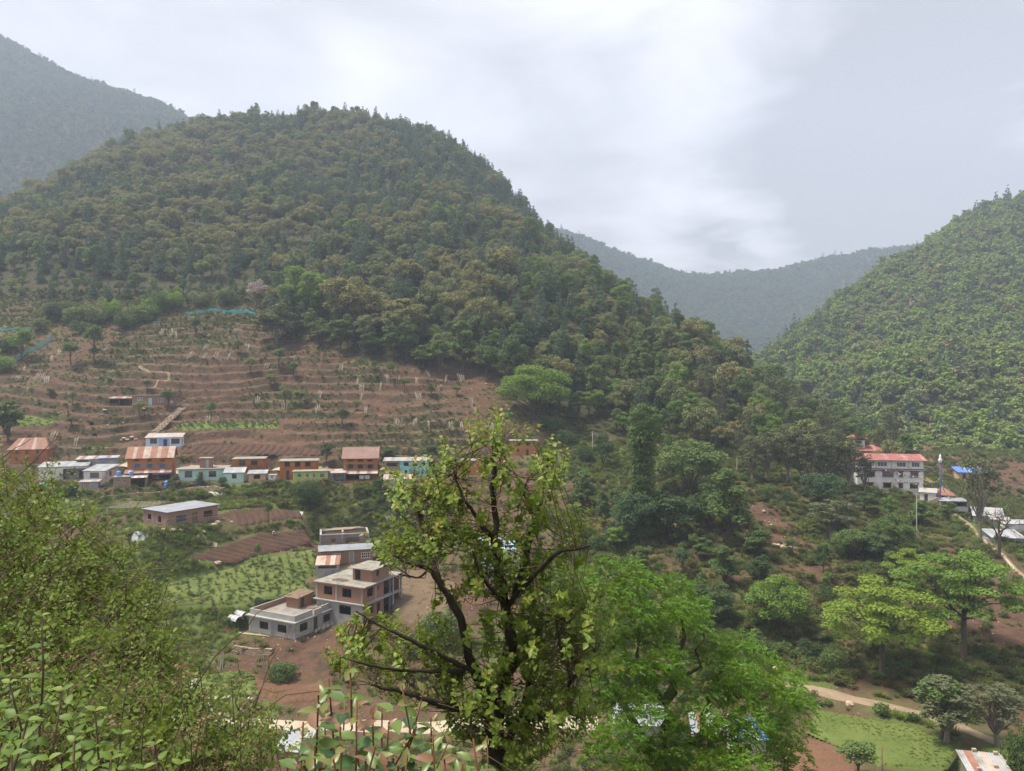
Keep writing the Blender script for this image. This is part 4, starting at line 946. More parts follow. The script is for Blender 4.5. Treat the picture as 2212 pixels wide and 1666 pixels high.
# ------------------------------------------------------------------ the village
# big ochre house with striped roof
H = House('mud_striped', 'mud_house', 'ochre mud house with brown and white striped tin roof and blue shutters')
up = [H.R(290, 993, 300, 997), H.R(318, 993, 328, 997), H.R(346, 993, 356, 997)]
wn = [H.R(291, 1002, 301, 1010), H.R(318.5, 1002, 328.5, 1010), H.R(345.5, 1002, 355.5, 1010)]
gr = [H.R(283, 1021, 291, 1037), H.R(300, 1022, 308, 1030), H.R(320, 1021, 328, 1037), H.R(344, 1020, 368, 1037)]
H.walls(H.fz(275, 990.5), 'mud', up + wn + gr, right=[(2, 3, 2.2, 3.1)])
for r_ in up: H.window(r_, cols=3, glass=False, fm='darkwood')
for r_ in wn: H.window(r_, cols=2, fm='bluewood', shutters='bluewood', sill='wood')
H.window(gr[1], cols=2); H.door(gr[0]); H.door(gr[2]); H.window((2.2, 2.8, 2.3, 3.0), side='right')
H.gable(H.h - .05, H.fz(275, 969.5) + .2, 14, ['rust', 'rust', 'rustlight', 'rust', 'rust', 'rustlight', 'rustlight'], wallmat='mud')
H.mono(H.fz(275, 1021.5), H.fz(275, 1015), 12, ['rust', 'rustlight', 'rust', 'brownroof'], x0=-.4, x1=H.w + .1, y0=-2.1, y1=-.04, name='porch_roof')
H.posts([.2, 2.6, 5.0, 7.2, H.w - .1], -1.95, H.fz(275, 1021) - .05)
tp = MB(); zt = H.fz(340, 1016); tp.add([(6.0, -2.25, zt - .72), (9.9, -2.2, zt - .68), (9.7, -.2, zt + .12), (6.2, -.15, zt + .14), (6.0, -2.25, zt - .75), (9.9, -2.2, zt - .71), (9.7, -.2, zt + .09), (6.2, -.15, zt + .11)], [[(0, 1, 2, 3), (7, 6, 5, 4), (0, 4, 5, 1), (1, 5, 6, 2), (2, 6, 7, 3), (3, 7, 4, 0)]])
o = tp.build('tarpaulin', M['tarp']); o.location = H.root.location; o.rotation_euler = H.root.rotation_euler; tag(o, 'blue tarpaulin spread over the porch roof of the striped house', 'tarpaulin')
# mud house at the left edge
H = House('mud_left', 'mud_house', 'ochre mud house with rusty striped hipped roof at the left edge')
wn = [H.R(33, 973, 40, 980), H.R(55, 973, 61, 980), H.R(78, 973, 84, 980), H.R(54, 987, 61, 994), H.R(77, 987, 84, 994), H.R(33, 987, 40, 994)]
H.walls(H.fz(20, 972), 'mud', wn, right=[(2.5, 3.2, 1.2, 2.0)])
for r_ in wn: H.window(r_, cols=2, sill='wood')
H.window((2.5, 3.2, 1.2, 2.0), side='right')
zr, ze, ov = H.fz(20, 951) + .3, H.h - .02, .5
mb = MB(); mb.box(1.6, H.w - 1.6, H.d / 2 - .06, H.d / 2 + .06, zr - .15, zr - .03); rf = mb.build('roof', M['wood'], H.root)
a, b, c, d = (-ov, -ov, ze), (H.w + ov, -ov, ze), (H.w + ov, H.d + ov, ze), (-ov, H.d + ov, ze); e1, e2 = (1.4, H.d / 2, zr), (H.w - .9, H.d / 2, zr)
H.sheets([a, b, e2, e1], 12, ['rust', 'rust', 'rustlight', 'rust', 'brownroof'], rf); H.sheets([c, d, e1, e2], 8, ['rust', 'brownroof'], rf)
H.sheets([b, c, e2, (e2[0], e2[1] + .02, e2[2])], 5, ['brownroof', 'rust'], rf); H.sheets([d, a, e1, (e1[0], e1[1] - .02, e1[2])], 5, ['brownroof'], rf)
# dark tin shed
H = House('tin_shed', 'tin_shed', 'low dark tin shed with open left bay behind the white house', 'shed')
H.walls(H.fz(170, 993), 'tin2', [H.R(168, 995, 189, 1008)], sidemat='tin2'); H.mono(H.h + .05, H.h + .5, 10, ['tin2', 'rust', 'tin2'])
for i in range(7):
    x = 2.6 + i * .86; H.box('sheet', ('tin2', 'tin', 'tin2')[i % 3], x, x + .84, -.035 - .01 * (i % 2), -.012, 0, H.h - .1 - .1 * (i % 3 == 0))
H.posts([.1, 1.1, 2.4], -.2, H.h)
o = MB(); o.box(H.w * .55, H.w + .3, -.5, .8, H.h + .14, H.h + .2); o = o.build('tarpaulin', M['tarp']); o.location = H.root.location; o.rotation_euler = H.root.rotation_euler; tag(o, 'blue tarpaulin along the roof edge of the dark tin shed', 'tarpaulin')
# white low house: left block with veranda
H = House('white_long', 'white_house', 'low whitewashed house with recessed dark veranda and grey tin roof')
op = H.R(136, 1013, 184, 1036); wn = [H.R(104, 1018, 114, 1027)]
H.walls(H.fz(90, 1010), 'white', [op] + wn); H.window(wn[0])
H.wall('front', H.h - .1, 'cem', [(op[0] + 1.2, op[0] + 2.4, .8, 1.9), (op[0] + 3.1, op[0] + 3.9, 0, 1.9)], name='inner_wall', a0=op[0], a1=H.w - .3).location = (0, 1.7, 0)
w_ = H.window((op[0] + 1.2, op[0] + 2.4, .8, 1.9), cols=3); w_.location = (0, 1.7, 0); d_ = H.door((op[0] + 3.1, op[0] + 3.9, 0, 1.9)); d_.location = (0, 1.7, 0)
H.posts([op[0] + .1, op[0] + 2.7, op[0] + 4.3], .08, H.h - .1, 'wood'); H.mono(H.h + .06, H.h + .75, 12, ['tin', 'tin2', 'tin'])
# white gabled end
H = House('white_gable', 'white_house', 'small whitewashed house with pale tin roof in front of the tin shed')
dr = H.R(194, 1021, 214, 1033)
H.walls(H.fz(185, 1018), 'white', [dr], right=[(2.0, 3.4, .7, 2.0)]); H.box('shutter', 'wood', dr[0] + .02, dr[1] - .02, .1, .15, dr[2], dr[3])
H.window((2.0, 3.4, .7, 2.0), side='right', fm='whitepaint', cols=3); H.mono(H.h + .05, H.h + 1.0, 7, ['tin', 'tin', 'tin2'])
# latrine shed below
H = House('latrine', 'small_shed', 'small pale plank shed with tin roof below the white house', 'shed')
H.walls(H.fz(175, 1042), 'cem', [(.5, 1.1, 0, 1.45), (1.4, 1.95, 0, 1.45)], sidemat='brick_grey'); H.door((.5, 1.1, 0, 1.45), mat='palewood', frame='wood'); H.door((1.4, 1.95, 0, 1.45), mat='palewood', frame='wood')
H.mono(H.h + .05, H.h + .25, 5, ['tin', 'rustlight', 'tin2'], over=.3)
# stone hut with firewood
H = House('stone_hut', 'stone_hut', 'stone hut with flat roof and an open bay stacked with firewood', 'hut')
hz = H.fz(250, 1031.5); op = (H.w * .53, H.w - .15, 0, hz - .25)
H.walls(hz, 'stone', [(.9, 1.3, 1.5, 1.8), (2.1, 2.5, 1.5, 1.8), op]); H.slab(hz, .12, .2, 'slab'); H.posts([op[0] + 1.5, op[1] - .1], -.3, hz, 'wood')
H.mono(hz - .18, hz + .18, 5, ['rustlight', 'tin2'], x0=op[0] + .2, x1=H.w + .3, y0=-.8, y1=-.22, name='awning')
rg = np.random.RandomState(3)
for r_ in range(9):
    for c_ in range(16):
        if rg.rand() < .1: continue
        mb = MB(); x = op[0] + .15 + c_ * .175 + .08 * (r_ % 2); mb.tube([(x, .1 + rg.rand() * .1, .12 + r_ * .16), (x, .9, .12 + r_ * .16)], .055 + .02 * rg.rand(), 6); mb.build('log', M['wood'], H.root)
for i, r_ in enumerate(range(10)):
    for c_ in range(14): # front courses of rubble
        mb = MB(); x = c_ * .28 + .14 * (r_ % 2); z = .02 + r_ * .19
        if z > 1.35 or x + .26 > op[0]: continue
        mb.box(x + .01, x + .25 + .02 * rg.rand(), -.03 - .05 * rg.rand(), -.003, z + .01, z + .17); mb.build('stone', M[('stone', 'stonepale', 'stone')[(r_ + c_) % 3]], H.root)
tank('water_tank', 'blue water tank on the left end of the stone hut roof', H.W(.9, 1.4, hz + .12), .55, 1.25); tank('water_tank', 'blue water tank in the middle of the stone hut roof', H.W(3.6, 1.2, hz + .12), .5, 1.15)
# mint house
H = House('mint', 'mint_house', 'single storey mint green house with flat roof and a brick rooftop room')
wn = [H.R(399, 1018, 415, 1031), H.R(451, 1018, 467, 1030)]; dr = H.R(429, 1020, 438, 1039)
H.walls(H.fz(390, 1015), 'mint', wn + [dr]); [H.window(r_, cols=3, fm='darkwood', sill='concrete') for r_ in wn]; H.door(dr)
H.slab(H.h, .16, .6, 'slab'); x0, x1 = H.fx(429), H.fx(455); zr = H.fz(430, 992)
mb = MB(); mb.box(x0, x1, 1.6, 1.8, H.h + .16, zr); mb.box(x0, x0 + .2, 1.8, 4, H.h + .16, zr); mb.box(x1 - .2, x1, 1.8, 4, H.h + .16, zr); mb.box(x0, x1, 4, 4.2, H.h + .16, zr); ro = mb.build('roof_room', M['brick'], H.root)
H.box('door', 'tin', x0 + 1.4, x0 + 2.1, 1.54, 1.595, H.h + .18, zr - .3, parent=ro); H.box('roof_slab', 'slab', x0 - .25, x1 + .25, 1.3, 4.4, zr, zr + .1, parent=ro)
# retaining wall with garden in front of mint house
# mint shed
H = House('mint_shed', 'mint_shed', 'small mint shed with bright sloping tin roof right of the mint house', 'shed')
wn = [H.R(501, 1024, 511, 1034)]; H.walls(H.fz(490, 1022), 'mint', wn); H.window(wn[0], cols=3); H.mono(H.h + .05, H.h + .95, 6, ['tin', 'tin', 'tin2'])
# flat roofed ochre houses
def flat_mud(key, label, hv, wins, doors, mat='mud', sh=None, fm='darkwood', band=None):
    H = House(key, 'mud_house', label); u0 = wins[0][0]; ww = [H.R(*q) for q in wins]; dd = [H.R(*q) for q in doors]
    H.walls(H.fz(u0, hv), mat, ww + dd); [H.window(r_, cols=3 if r_[1] - r_[0] > 1.2 else 2, fm=fm, shutters=sh, sill='wood') for r_ in ww]; [H.door(r_) for r_ in dd]
    H.slab(H.h, .13, .3, 'slab')
    for i in range(5):
        x = .3 + i * (H.w - .6) / 4; H.box('rafter', 'wood', x - .05, x + .05, -.42, -.32, H.h - .1, H.h - .003)
    return H
flat_mud('mud_b', 'two storey orange mud house with flat roof behind the tan shed', 992.5, [(516, 995, 530, 1005), (542, 995, 556, 1004.5)], [(540, 1013, 548, 1023)])
H = flat_mud('mud_c', 'two storey orange mud house with flat roof behind the lime green house', 997, [(614.5, 998, 626, 1008), (637, 998, 648.5, 1008), (659, 998, 670.5, 1008)], [(618, 1017, 625, 1037)])
flat_mud('mud_d', 'small orange mud house with flat roof partly behind the pear tree', 996, [(996, 998, 1005, 1005), (1014, 998, 1023, 1005)], [(1001, 1013, 1006, 1026)], 'mud2')
flat_mud('mud_e', 'isolated yellow ochre mud house below the round green tree', 953, [(1115, 955, 1123, 962.5), (1137, 955, 1145.5, 962.5), (1117, 970, 1121.5, 976)], [(1136.5, 971, 1142, 984)], 'mud2')
# tan shed and tiny hut
H = House('tan_shed', 'tan_shed', 'small tan shed with silver tin roof in front of orange house', 'shed'); wn = [H.R(548, 1026, 562, 1035)]
H.walls(H.fz(540, 1024), 'tan', wn); H.window(wn[0], cols=3); H.mono(H.h + .05, H.h + .6, 6, ['tin', 'tin', 'tin2'])
H = House('tiny', 'tiny_hut', 'tiny white hut with one dark opening beside the stairs', 'hut'); wn = [(.6, 1.0, .5, .9)]; H.walls(H.fz(584, 1027), 'white', wn); H.window(wn[0], cols=1); H.slab(H.h, .1, .15, 'tin2')
# lime green house
H = House('lime', 'lime_house', 'low lime green house with yellow trim and white windows'); wn = [H.R(642, 1023, 651, 1032), H.R(660, 1023, 667, 1032), H.R(675, 1023, 682, 1032), H.R(691, 1023, 700, 1032)]
H.walls(H.fz(640, 1019.5), 'green_paint', wn, sidemat='yellow_paint'); [H.window(r_, cols=3, fm='whitepaint', sill='yellow_paint') for r_ in wn]; H.slab(H.h, .14, .35, 'slab')
for x in (0.0, H.w * .34, H.w * .66, H.w): H.box('pilaster', 'yellow_paint', x - .13, x + .13, -.07, -.003, -.2, H.h - .01)
H.box('plinth_band', 'yellow_paint', -.05, H.w + .05, -.05, -.002, -.2, .35)
# tall house with brown roof
H = House('mud_tall', 'mud_house', 'tall orange mud house with plain brown gabled tin roof'); up = [H.R(751, 993, 762.5, 997.5), H.R(772.5, 993, 784, 997.5), H.R(793.5, 993, 805, 997.5)]; wn = [H.R(752, 1003, 763, 1012), H.R(773, 1003, 784, 1012), H.R(794, 1003, 805, 1012)]
op = H.R(747, 1023, 801, 1036)
H.walls(H.fz(745, 990.5), 'mud', up + wn + [op]); [H.window(r_, cols=3, glass=False) for r_ in up]; [H.window(r_, cols=3, sill='wood', shutters='wood') for r_ in wn]
H.gable(H.h - .05, H.fz(745, 971) + .25, 11, ['brownroof'], wallmat='mud'); H.mono(H.fz(745, 1022) - .05, H.fz(745, 1016.5), 10, ['rustlight', 'brownroof', 'rustlight'], x0=-.3, x1=H.w + .2, y0=-1.9, y1=-.04, name='porch_roof')
H.posts([.2, 2.8, 5.4, H.w - .2], -1.75, H.fz(745, 1022) - .05); H.box('porch_floor', 'mudred', -.3, H.w + .3, -2.3, -.02, -1.0, .08)
for (x, wd) in ((3.9, 1.1), (5.2, 1.2)):
    mb = MB(); n = 9; f = np.linspace(0, 1, n); v = []; zz = 1.35
    for k in range(2):
        for i in range(n): v.append((x + wd * f[i], -1.9 + .05 * math.sin(i * 2.1) - .012 * k, zz)); 
        for i in range(n): v.append((x + wd * f[i], -1.9 + .09 * math.sin(i * 2.1 + .4) - .012 * k, zz - .85 + .06 * math.sin(i)))
    j = np.arange(n - 1); mb.add(v, [np.concatenate([np.stack([j, j + 1, j + n + 1, j + n], -1), np.stack([j + 3 * n, j + 3 * n + 1, j + 2 * n + 1, j + 2 * n], -1)])])
    o = mb.build('hanging_cloth', M['sacks']); o.location = H.root.location; o.rotation_euler = H.root.rotation_euler
    tag(o, 'white cloth hung to dry on the porch of the tall house, ' + ('left one' if x < 4.5 else 'right one'), 'cloth')
# clutter sheds left of tall house
def shed_at(name, label, u, v, D, w, d, h, yaw, mat, sheets, over=.25, open_front=False):
    st = Site(); st.P = ray(u, v, D); st.yaw = math.radians(yaw); st.c, st.s = math.cos(st.yaw), math.sin(st.yaw); st.w, st.dep = w, d; st.P[2] = G(st.P[0], st.P[1]) ; SITES['_tmp'] = st
    H = House('_tmp', name, label, 'shed'); H.walls(h, mat, [(.3, w - .3, 0, h - .2)] if open_front else []); H.mono(h + .04, h + .04 + .1 * d, max(3, int(w / .8)), sheets, over=over); H.posts([.1, w - .1], -.2, h); return H
shed_at('tin_lean_to', 'grey tin lean-to wedged against the tall orange house', 716, 1034, 183.5, 3.3, 2.2, 1.9, 12, 'tin2', ['tin2', 'rustlight', 'tin2'], open_front=True)
shed_at('tin_lean_to', 'pale tin roofed lean-to behind the lime green house', 708, 1022, 187, 4.2, 2.2, 2.1, 14, 'tin2', ['tin2', 'rust', 'rustlight'])
# stone and turquoise house
H = House('turq', 'turquoise_house', 'turquoise painted house with a stone and timber left half'); us = H.fx(864)
wn1 = [H.R(835, 1000, 864 - 3, 1008)]; wn2 = [H.R(872, 999, 883, 1007), H.R(891, 999, 902, 1007), H.R(909, 999, 919, 1007)]; wn3 = [H.R(874.5, 1016, 879.5, 1024), H.R(910, 1016, 915, 1024)]; dr = [H.R(892, 1016, 899, 1030)]; wn4 = [H.R(843, 1018, 850, 1025)]
h = H.fz(835, 996.5); H.h = h
H.wall('front', h, 'stone', wn1 + wn4, a1=us, label='bare stone front'); H.wall('front', h, 'turq', wn2 + wn3 + dr, a0=us, label='turquoise plastered front')
for sd in ('left', 'right', 'back'): H.wall(sd, h, 'turq' if sd == 'right' else 'stone')
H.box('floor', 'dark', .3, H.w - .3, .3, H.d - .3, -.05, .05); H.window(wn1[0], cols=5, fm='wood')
[H.window(r_, cols=3, fm='darkwood') for r_ in wn2]; [H.window(r_, cols=2, fm='darkwood') for r_ in wn3 + wn4]; H.door(dr[0], mat='wood'); H.mono(h + .05, h + .35, 12, ['tin2', 'rustlight', 'tin', 'tin2'], over=.35)
for x in np.arange(0.0, us, .62):
    for z in np.arange(0, 1.9, .22):
        mb = MB(); mb.box(x + .01 + .1 * ((z * 5) % 1), x + .58, -.05 - .03 * random.random(), -.003, z + .01, z + .2)
        if not (wn4[0][0] - .6 < x < wn4[0][1] and wn4[0][2] - .25 < z < wn4[0][3]): mb.build('stone', M[random.choice(['stone', 'stonepale'])], H.root)
for (x, zz, ml, lb) in ((7.3, 1.35, 'redcloth', 'red cloth on the line before the turquoise house'), (7.9, 1.3, 'navy', 'dark blue cloth on the line before the turquoise house')):
    mb = MB(); mb.box(x, x + .55, -.62, -.6, zz - .9, zz); mb.box(x + .1, x + .4, -.66, -.625, zz - .75, zz - .05); o = mb.build('hanging_cloth', M[ml]); o.location = H.root.location; o.rotation_euler = H.root.rotation_euler; tag(o, lb, 'cloth')
H = House('tin_low', 'tin_shed', 'rusty roofed grey tin shed below the turquoise house', 'shed'); H.walls(H.fz(835, 1036), 'tin2'); H.mono(H.h + .03, H.h + .85, 8, ['rustlight', 'tin2', 'rust', 'rustlight'])
for i in range(7): x = .05 + i * .88; H.box('sheet', ('tin2', 'tin', 'tin2', 'rust')[i % 4], x, x + .86, -.03 - .01 * (i % 2), -.004, -.1, H.h - .05)
# pale blue house on the step above
H = House('paleblue', 'pale_blue_house', 'pale blue house with rust streaked tin roof at the foot of the stone stairs'); wn = [H.R(324, 948, 339, 959), H.R(370, 948, 388, 959)]; dr = H.R(353, 949, 361, 967)
H.walls(H.fz(318, 946), 'paleblue', wn + [dr], right=[(2.2, 3.4, .9, 2.0)], sidemat='white'); [H.window(r_, cols=3, fm='darkwood') for r_ in wn]; H.door(dr, mat='navy'); H.window((2.2, 3.4, .9, 2.0), side='right')
for a0, a1 in ((H.fx(343), dr[0]), (dr[1], H.fx(369))): H.box('painted_panel', 'blueband', a0, a1, -.022, -.003, .05, H.h - .35)
H.mono(H.h + .03, H.h + .85, 11, ['rustlight', 'tin2', 'rustlight', 'tin2']); H.posts([H.fx(369)], -.9, H.h, 'whitepaint', .09)
# upper brick house and shed
H = House('brick_up', 'brick_house', 'small flat roofed brick house alone high on the terraces'); wn = [H.R(297, 859, 308, 866), H.R(342, 860, 354, 869), H.R(368, 866, 374, 871)]; dr = H.R(320.5, 860, 328, 876)
H.walls(H.fz(288, 855), 'brick_old', wn + [dr], z0=-2); [H.window(r_, cols=3, rows=2, fm='whitepaint', fw=.12) for r_ in wn]; H.door(dr, mat='aqua_door', frame='whitepaint'); H.slab(H.h, .14, .3, 'slab')
H = House('shed_up', 'open_shed', 'dark open sided shed left of the upper brick house', 'shed'); H.walls(H.fz(240, 861), 'wood', [(.3, 2.6, .7, 1.8), (2.9, 5.6, 0, 1.9)]); H.mono(H.h + .02, H.h + .5, 7, ['rust', 'tin2', 'brownroof']); H.posts([.05, 2.7, 5.8], -.25, H.h)
for i in range(6): H.box('plank', ('wood', 'darkwood')[i % 2], .02 + i * .45, .45 + i * .45, -.05, -.006, -.1, .68)
# brick house with silver roof, corner-on
H = House('brick_left', 'brick_house', 'single storey brick house with low silver tin roof at the left')
a = [(1.3, 2.5, .95, 2.05), (4.9, 6.0, .7, 2.0)]; b = [(1.8, 4.0, .8, 2.0), (5.2, 6.4, 0, 2.2), (7.8, 9.8, .9, 2.15)]
H.walls(2.95, 'brick_old', a, right=b, z0=-2.2); [H.window(r_, cols=2, fm='darkwood', sill='concrete') for r_ in a]
H.window(b[0], side='right', cols=3, sill='concrete'); H.window(b[2], side='right', cols=3, sill='concrete'); H.door(b[1], side='right', mat='wood')
for x in (0.0, 3.6, H.w): H.box('pillar', 'brick_grey', x - .16, x + .16, -.045, -.003, -2.0, 2.94)
for y in (4.6, 7.0): H.box('pillar', 'brick_grey', H.w + .003, H.w + .045, y - .15, y + .15, -2.0, 2.94)
H.mono(3.0, 3.12, 10, ['tin'], over=.45, y1=H.d + .45)
H.box('doorstep', 'concrete', H.w + .06, H.w + 1.4, 5.0, 6.6, -.9, -.02)
# roofless walls
H = House('frame_walls', 'unfinished_walls', 'roofless weathered brick walls with concrete beams behind brick house', 'building')
H.h = 2.7; H.wall('front', 2.6, 'brick_grey', [(2.2, 3.1, 0, 2.1), (5.2, 8.0, .9, 2.1)]); H.wall('back', 2.7, 'brick_grey', [(3.6, 4.5, 0, 2.2)]); H.wall('left', 2.6, 'brick_grey', [(2, 3.2, .8, 2.0)]); H.wall('right', 2.6, 'brick_grey', [(2, 3.2, .8, 2.0)])
mb = MB(); mb.box(4.5, 4.75, TH, H.d - TH, -.5, 2.5); mb.build('partition', M['brick_grey'], H.root)
for (x0, x1, y0, y1) in ((-.1, H.w + .1, -.06, .3), (-.1, H.w + .1, H.d - .3, H.d + .06), (-.1, .28, .3, H.d - .3), (H.w - .28, H.w + .1, .3, H.d - .3), (4.45, 4.8, .3, H.d - .3)): H.box('beam', 'concrete', x0, x1, y0, y1, 2.72, 2.95)
for (x, y) in ((0, 0), (4.5, 0), (H.w, 0), (0, H.d), (H.w, H.d), (4.5, H.d)): H.box('pillar', 'concrete', x - .17, x + .17, y - .17, y + .17, -1, 2.71)
for i in range(7):
    mb = MB(); y = 4.3 + .25 * i; mb.tube([(.3 + .4 * i, y, 3.0 + .03 * i), (6.5 + .4 * i, y + .3, 3.02 + .03 * i)], .06, 5); mb.build('pole', M['palewood'], H.root)
for i in range(3): mb = MB(); mb.tube([(1.0, .6 + i * .5, 3.0), (9.2, 1.2 + i * .5, 3.0)], .045, 5); mb.build('pole', M['wood'], H.root)
# brick house with white windows
H = House('brick_tin', 'brick_house', 'low brick house with white windows, pale door and silver tin roof'); wn = [(2.4, 4.0, .75, 2.0), (8.0, 9.8, .75, 2.0)]; dr = (5.6, 6.6, 0, 2.25)
H.walls(2.6, 'brick', wn + [dr], z0=-1.5); [H.window(r_, cols=4, rows=2, fm='whitepaint', fw=.13) for r_ in wn]; H.door(dr, mat='cem', frame='whitepaint'); H.mono(2.66, 2.8, 11, ['tin'], over=.4)
for x in (4.8, 7.2): H.box('pillar', 'brick_grey', x - .1, x + .1, -.04, -.003, -1, 2.58)
H = House('rust_shed', 'tin_shed', 'patched tin shed with rusty sloping roof beside brick houses', 'shed'); H.walls(2.2, 'tin2', [(.3, 3.8, 1.6, 2.1)]); H.mono(2.3, 3.4, 5, ['rustlight', 'rustlight', 'rust', 'rustlight', 'rust'], over=.2)
for i in range(5): H.box('sheet', ('tin2', 'tin2', 'tin')[i % 3], .05 + i * .82, .86 + i * .82, -.03 - .01 * (i % 2), -.004, -.3, 1.55)
tank('water_drum', 'green plastic drum right of the rusty tin shed', H.W(4.9, .6, 0), .45, 1.1, 'greenplastic')
tank('water_drum', 'second green drum close to the rusty tin shed wall', H.W(5.6, 1.3, 0), .42, 1.0, 'greenplastic')
# three level brick house
H = House('brick_tall', 'brick_house', 'two storey bare brick house with slab roof and rooftop stair room'); h1, h2 = 3.0, 6.05
f1 = [(5.0, 7.6, .9, 2.5)]; f2 = [(1.6, 3.5, 3.95, 5.5), (5.7, 7.7, 3.95, 5.5)]; r1 = [(1.6, 3.4, .9, 2.5), (4.4, 5.4, 0, 2.3)]; r2 = [(1.5, 3.3, 3.95, 5.5), (4.6, 5.0, 4.6, 5.3)]
for z0, z1, fr, ri, mt in ((-1.5, h1, f1, r1, 'cem'), (h1 + .16, h2, f2, r2, 'brick')):
    for sd, hs in (('front', fr), ('right', ri), ('left', []), ('back', [])): H.wall(sd, z1, mt if sd == 'front' else 'brick', hs, z0=z0, a1=(6.2 if sd == 'right' else None) )
    mb = MB(); mb.box(6.3, H.w - .001, 6.2, 6.45, z0, z1); mb.build('wall', M['brick'], H.root)
for r_ in f2: H.window(r_, cols=2, fm='darkwood', glass=False, inset=.2)
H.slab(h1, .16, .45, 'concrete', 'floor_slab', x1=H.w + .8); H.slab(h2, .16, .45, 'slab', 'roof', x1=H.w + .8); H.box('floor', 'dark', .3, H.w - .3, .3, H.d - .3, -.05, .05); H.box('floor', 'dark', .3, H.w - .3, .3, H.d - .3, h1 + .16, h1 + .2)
for x in (0.0, 4.4, H.w): H.box('pillar', 'concrete', x - .17, x + .17, -.04, .26 if False else -.003, h1 + .17, h2 - .01)
for y in (4.0,): H.box('pillar', 'concrete', H.w + .003, H.w + .04, y - .14, y + .14, h1 + .17, h2 - .01)
for (y, x) in ((8.6, H.w + .5), (11.2, H.w + .5), (8.6, H.w - .2)):
    for z0, z1 in ((-1, h1 - .01), (h1 + .17, h2 - .01)): H.box('pillar', 'concrete', x - .15, x + .15, y - .15, y + .15, z0, z1)
x0, x1, y0, y1, zt = 5.4, 9.6, 3.4, 8.4, 8.35
rm = MB()
for bx in ((x0, x0 + .5, y0, y0 + .24, h2 + .16, zt), (x0 + 1.7, x1, y0, y0 + .24, h2 + .16, zt), (x0 + .5, x0 + 1.7, y0, y0 + .24, h2 + 2.1, zt), (x0, x0 + .24, y0 + .24, y1, h2 + .16, zt), (x0, x1, y1, y1 + .24, h2 + .16, zt),
           (x1 - .24, x1, y0 + .24, y0 + 1.4, h2 + .16, zt), (x1 - .24, x1, y0 + 2.2, y1, h2 + .16, zt), (x1 - .24, x1, y0 + 1.4, y0 + 2.2, h2 + .16, h2 + .9), (x1 - .24, x1, y0 + 1.4, y0 + 2.2, h2 + 1.9, zt)): rm.box(*bx)
rm = rm.build('roof_room', M['brick'], H.root); H.box('roof_slab', 'slab', x0 - .7, x1 + .6, y0 - .6, y1 + .7, zt, zt + .13, parent=rm); H.box('door_frame', 'darkwood', x0 + .5, x0 + 1.7, y0 + .1, y0 + .16, h2 + 2.04, h2 + 2.095, parent=rm)
for (cx, cy, r0) in ((3.6, 2.0, 1.5), (4.6, 6.4, 1.1)):
    P = []; rg = np.random.RandomState(int(cx * 10))
    for i in range(130):
        q = rg.rand() ** .5 * r0; a = rg.rand() * 6.28; P.append((cx + math.cos(a) * q * 1.2, cy + math.sin(a) * q * .7, h2 + .17 + (1 - q / r0) * .28))
    mb = MB(); [mb.box(p[0] - .1, p[0] + .1, p[1] - .08, p[1] + .08, p[2] - .03, p[2] + .06) for p in P]
    o = mb.build('rubble_heap', M['brick_grey']); o.location = H.root.location; o.rotation_euler = H.root.rotation_euler; tag(o, 'heap of broken brick on the brick house roof, ' + ('front one' if cy < 3 else 'beside the stair room'), 'rubble', kind='stuff')
for i in range(5):
    mb = MB(); x = 1.0 + i * .45; mb.tube([(x, -1.2 - .1 * i, -.3), (x + .1, -.2, 2.3 + .2 * (i % 2))], .09, 5); o = mb.build('plank', M['palewood'] if i % 2 else M['wood']); o.location = H.root.location; o.rotation_euler = H.root.rotation_euler
    tag(o, 'rough plank leaning on the brick house beside the concrete house', 'plank', 'planks leaning between the two houses')
# grey concrete house
H = House('concrete', 'concrete_house', 'raw grey concrete house with walled flat roof and cornice'); h = 2.75
a = [(2.2, 4.2, .75, 2.05), (6.3, 8.3, .75, 2.05)]; b = [(1.3, 3.2, .8, 2.15), (4.7, 5.7, 0, 2.4), (7.2, 9.3, .8, 2.15)]
H.walls(h, 'cem', a, right=b, z0=-1.6); [H.window(r_, cols=4, fm='darkwood', fw=.06, inset=.12) for r_ in a]; [H.window(b[i], side='right', cols=4, fm='darkwood', fw=.06, inset=.12) for i in (0, 2)]; H.door(b[1], side='right')
H.slab(h, .2, .55, 'cem', 'cornice'); zt = h + 1.15
H.box('roof_floor', 'wetslab', .02, H.w - .02, .02, H.d - .02, h + .204, h + .225)
for (x0, x1, y0, y1) in ((-.02, H.w + .02, -.02, .2), (-.02, H.w + .02, H.d - .2, H.d + .02), (-.02, .2, .2, H.d - .2), (H.w - .2, H.w + .02, .2, 4.4), (H.w + .3, H.w + .52, 4.4, 6.2), (H.w - .2, H.w + .02, 6.2, H.d - .2)):
    mb = MB(); mb.box(x0, x1, y0, y1, h + .2, zt); p_ = mb.build('parapet', M['cem'], H.root)
    i_ = MB(); xi0, xi1, yi0, yi1 = ((.22, H.w - .22, .203, .22) if y0 < 0 and y1 < 1 else (.22, H.w - .22, H.d - .22, H.d - .203) if y0 > 9 else (.203, .22, .24, H.d - .24) if x1 < 1 else (x0 - .02, x0 - .003, y0, y1))
    i_.box(xi0, xi1, yi0, yi1, h + .21, zt - .06); i_.build('brick_lining', M['brick'], p_)
for x in (0.0, 4.9, H.w): H.box('pillar', 'cem', x - .2, x + .2, -.08, -.003, -1.5, h - .01)
for y in (.2, 4.3, 6.1, H.d - .1): H.box('pillar', 'cem', H.w + .003, H.w + .08, y - .2, y + .2, -1.5, h - .01)
mb = MB(); x0, x1, y0, y1, zt2 = 2.6, 5.4, 6.0, 9.6, h + 2.35
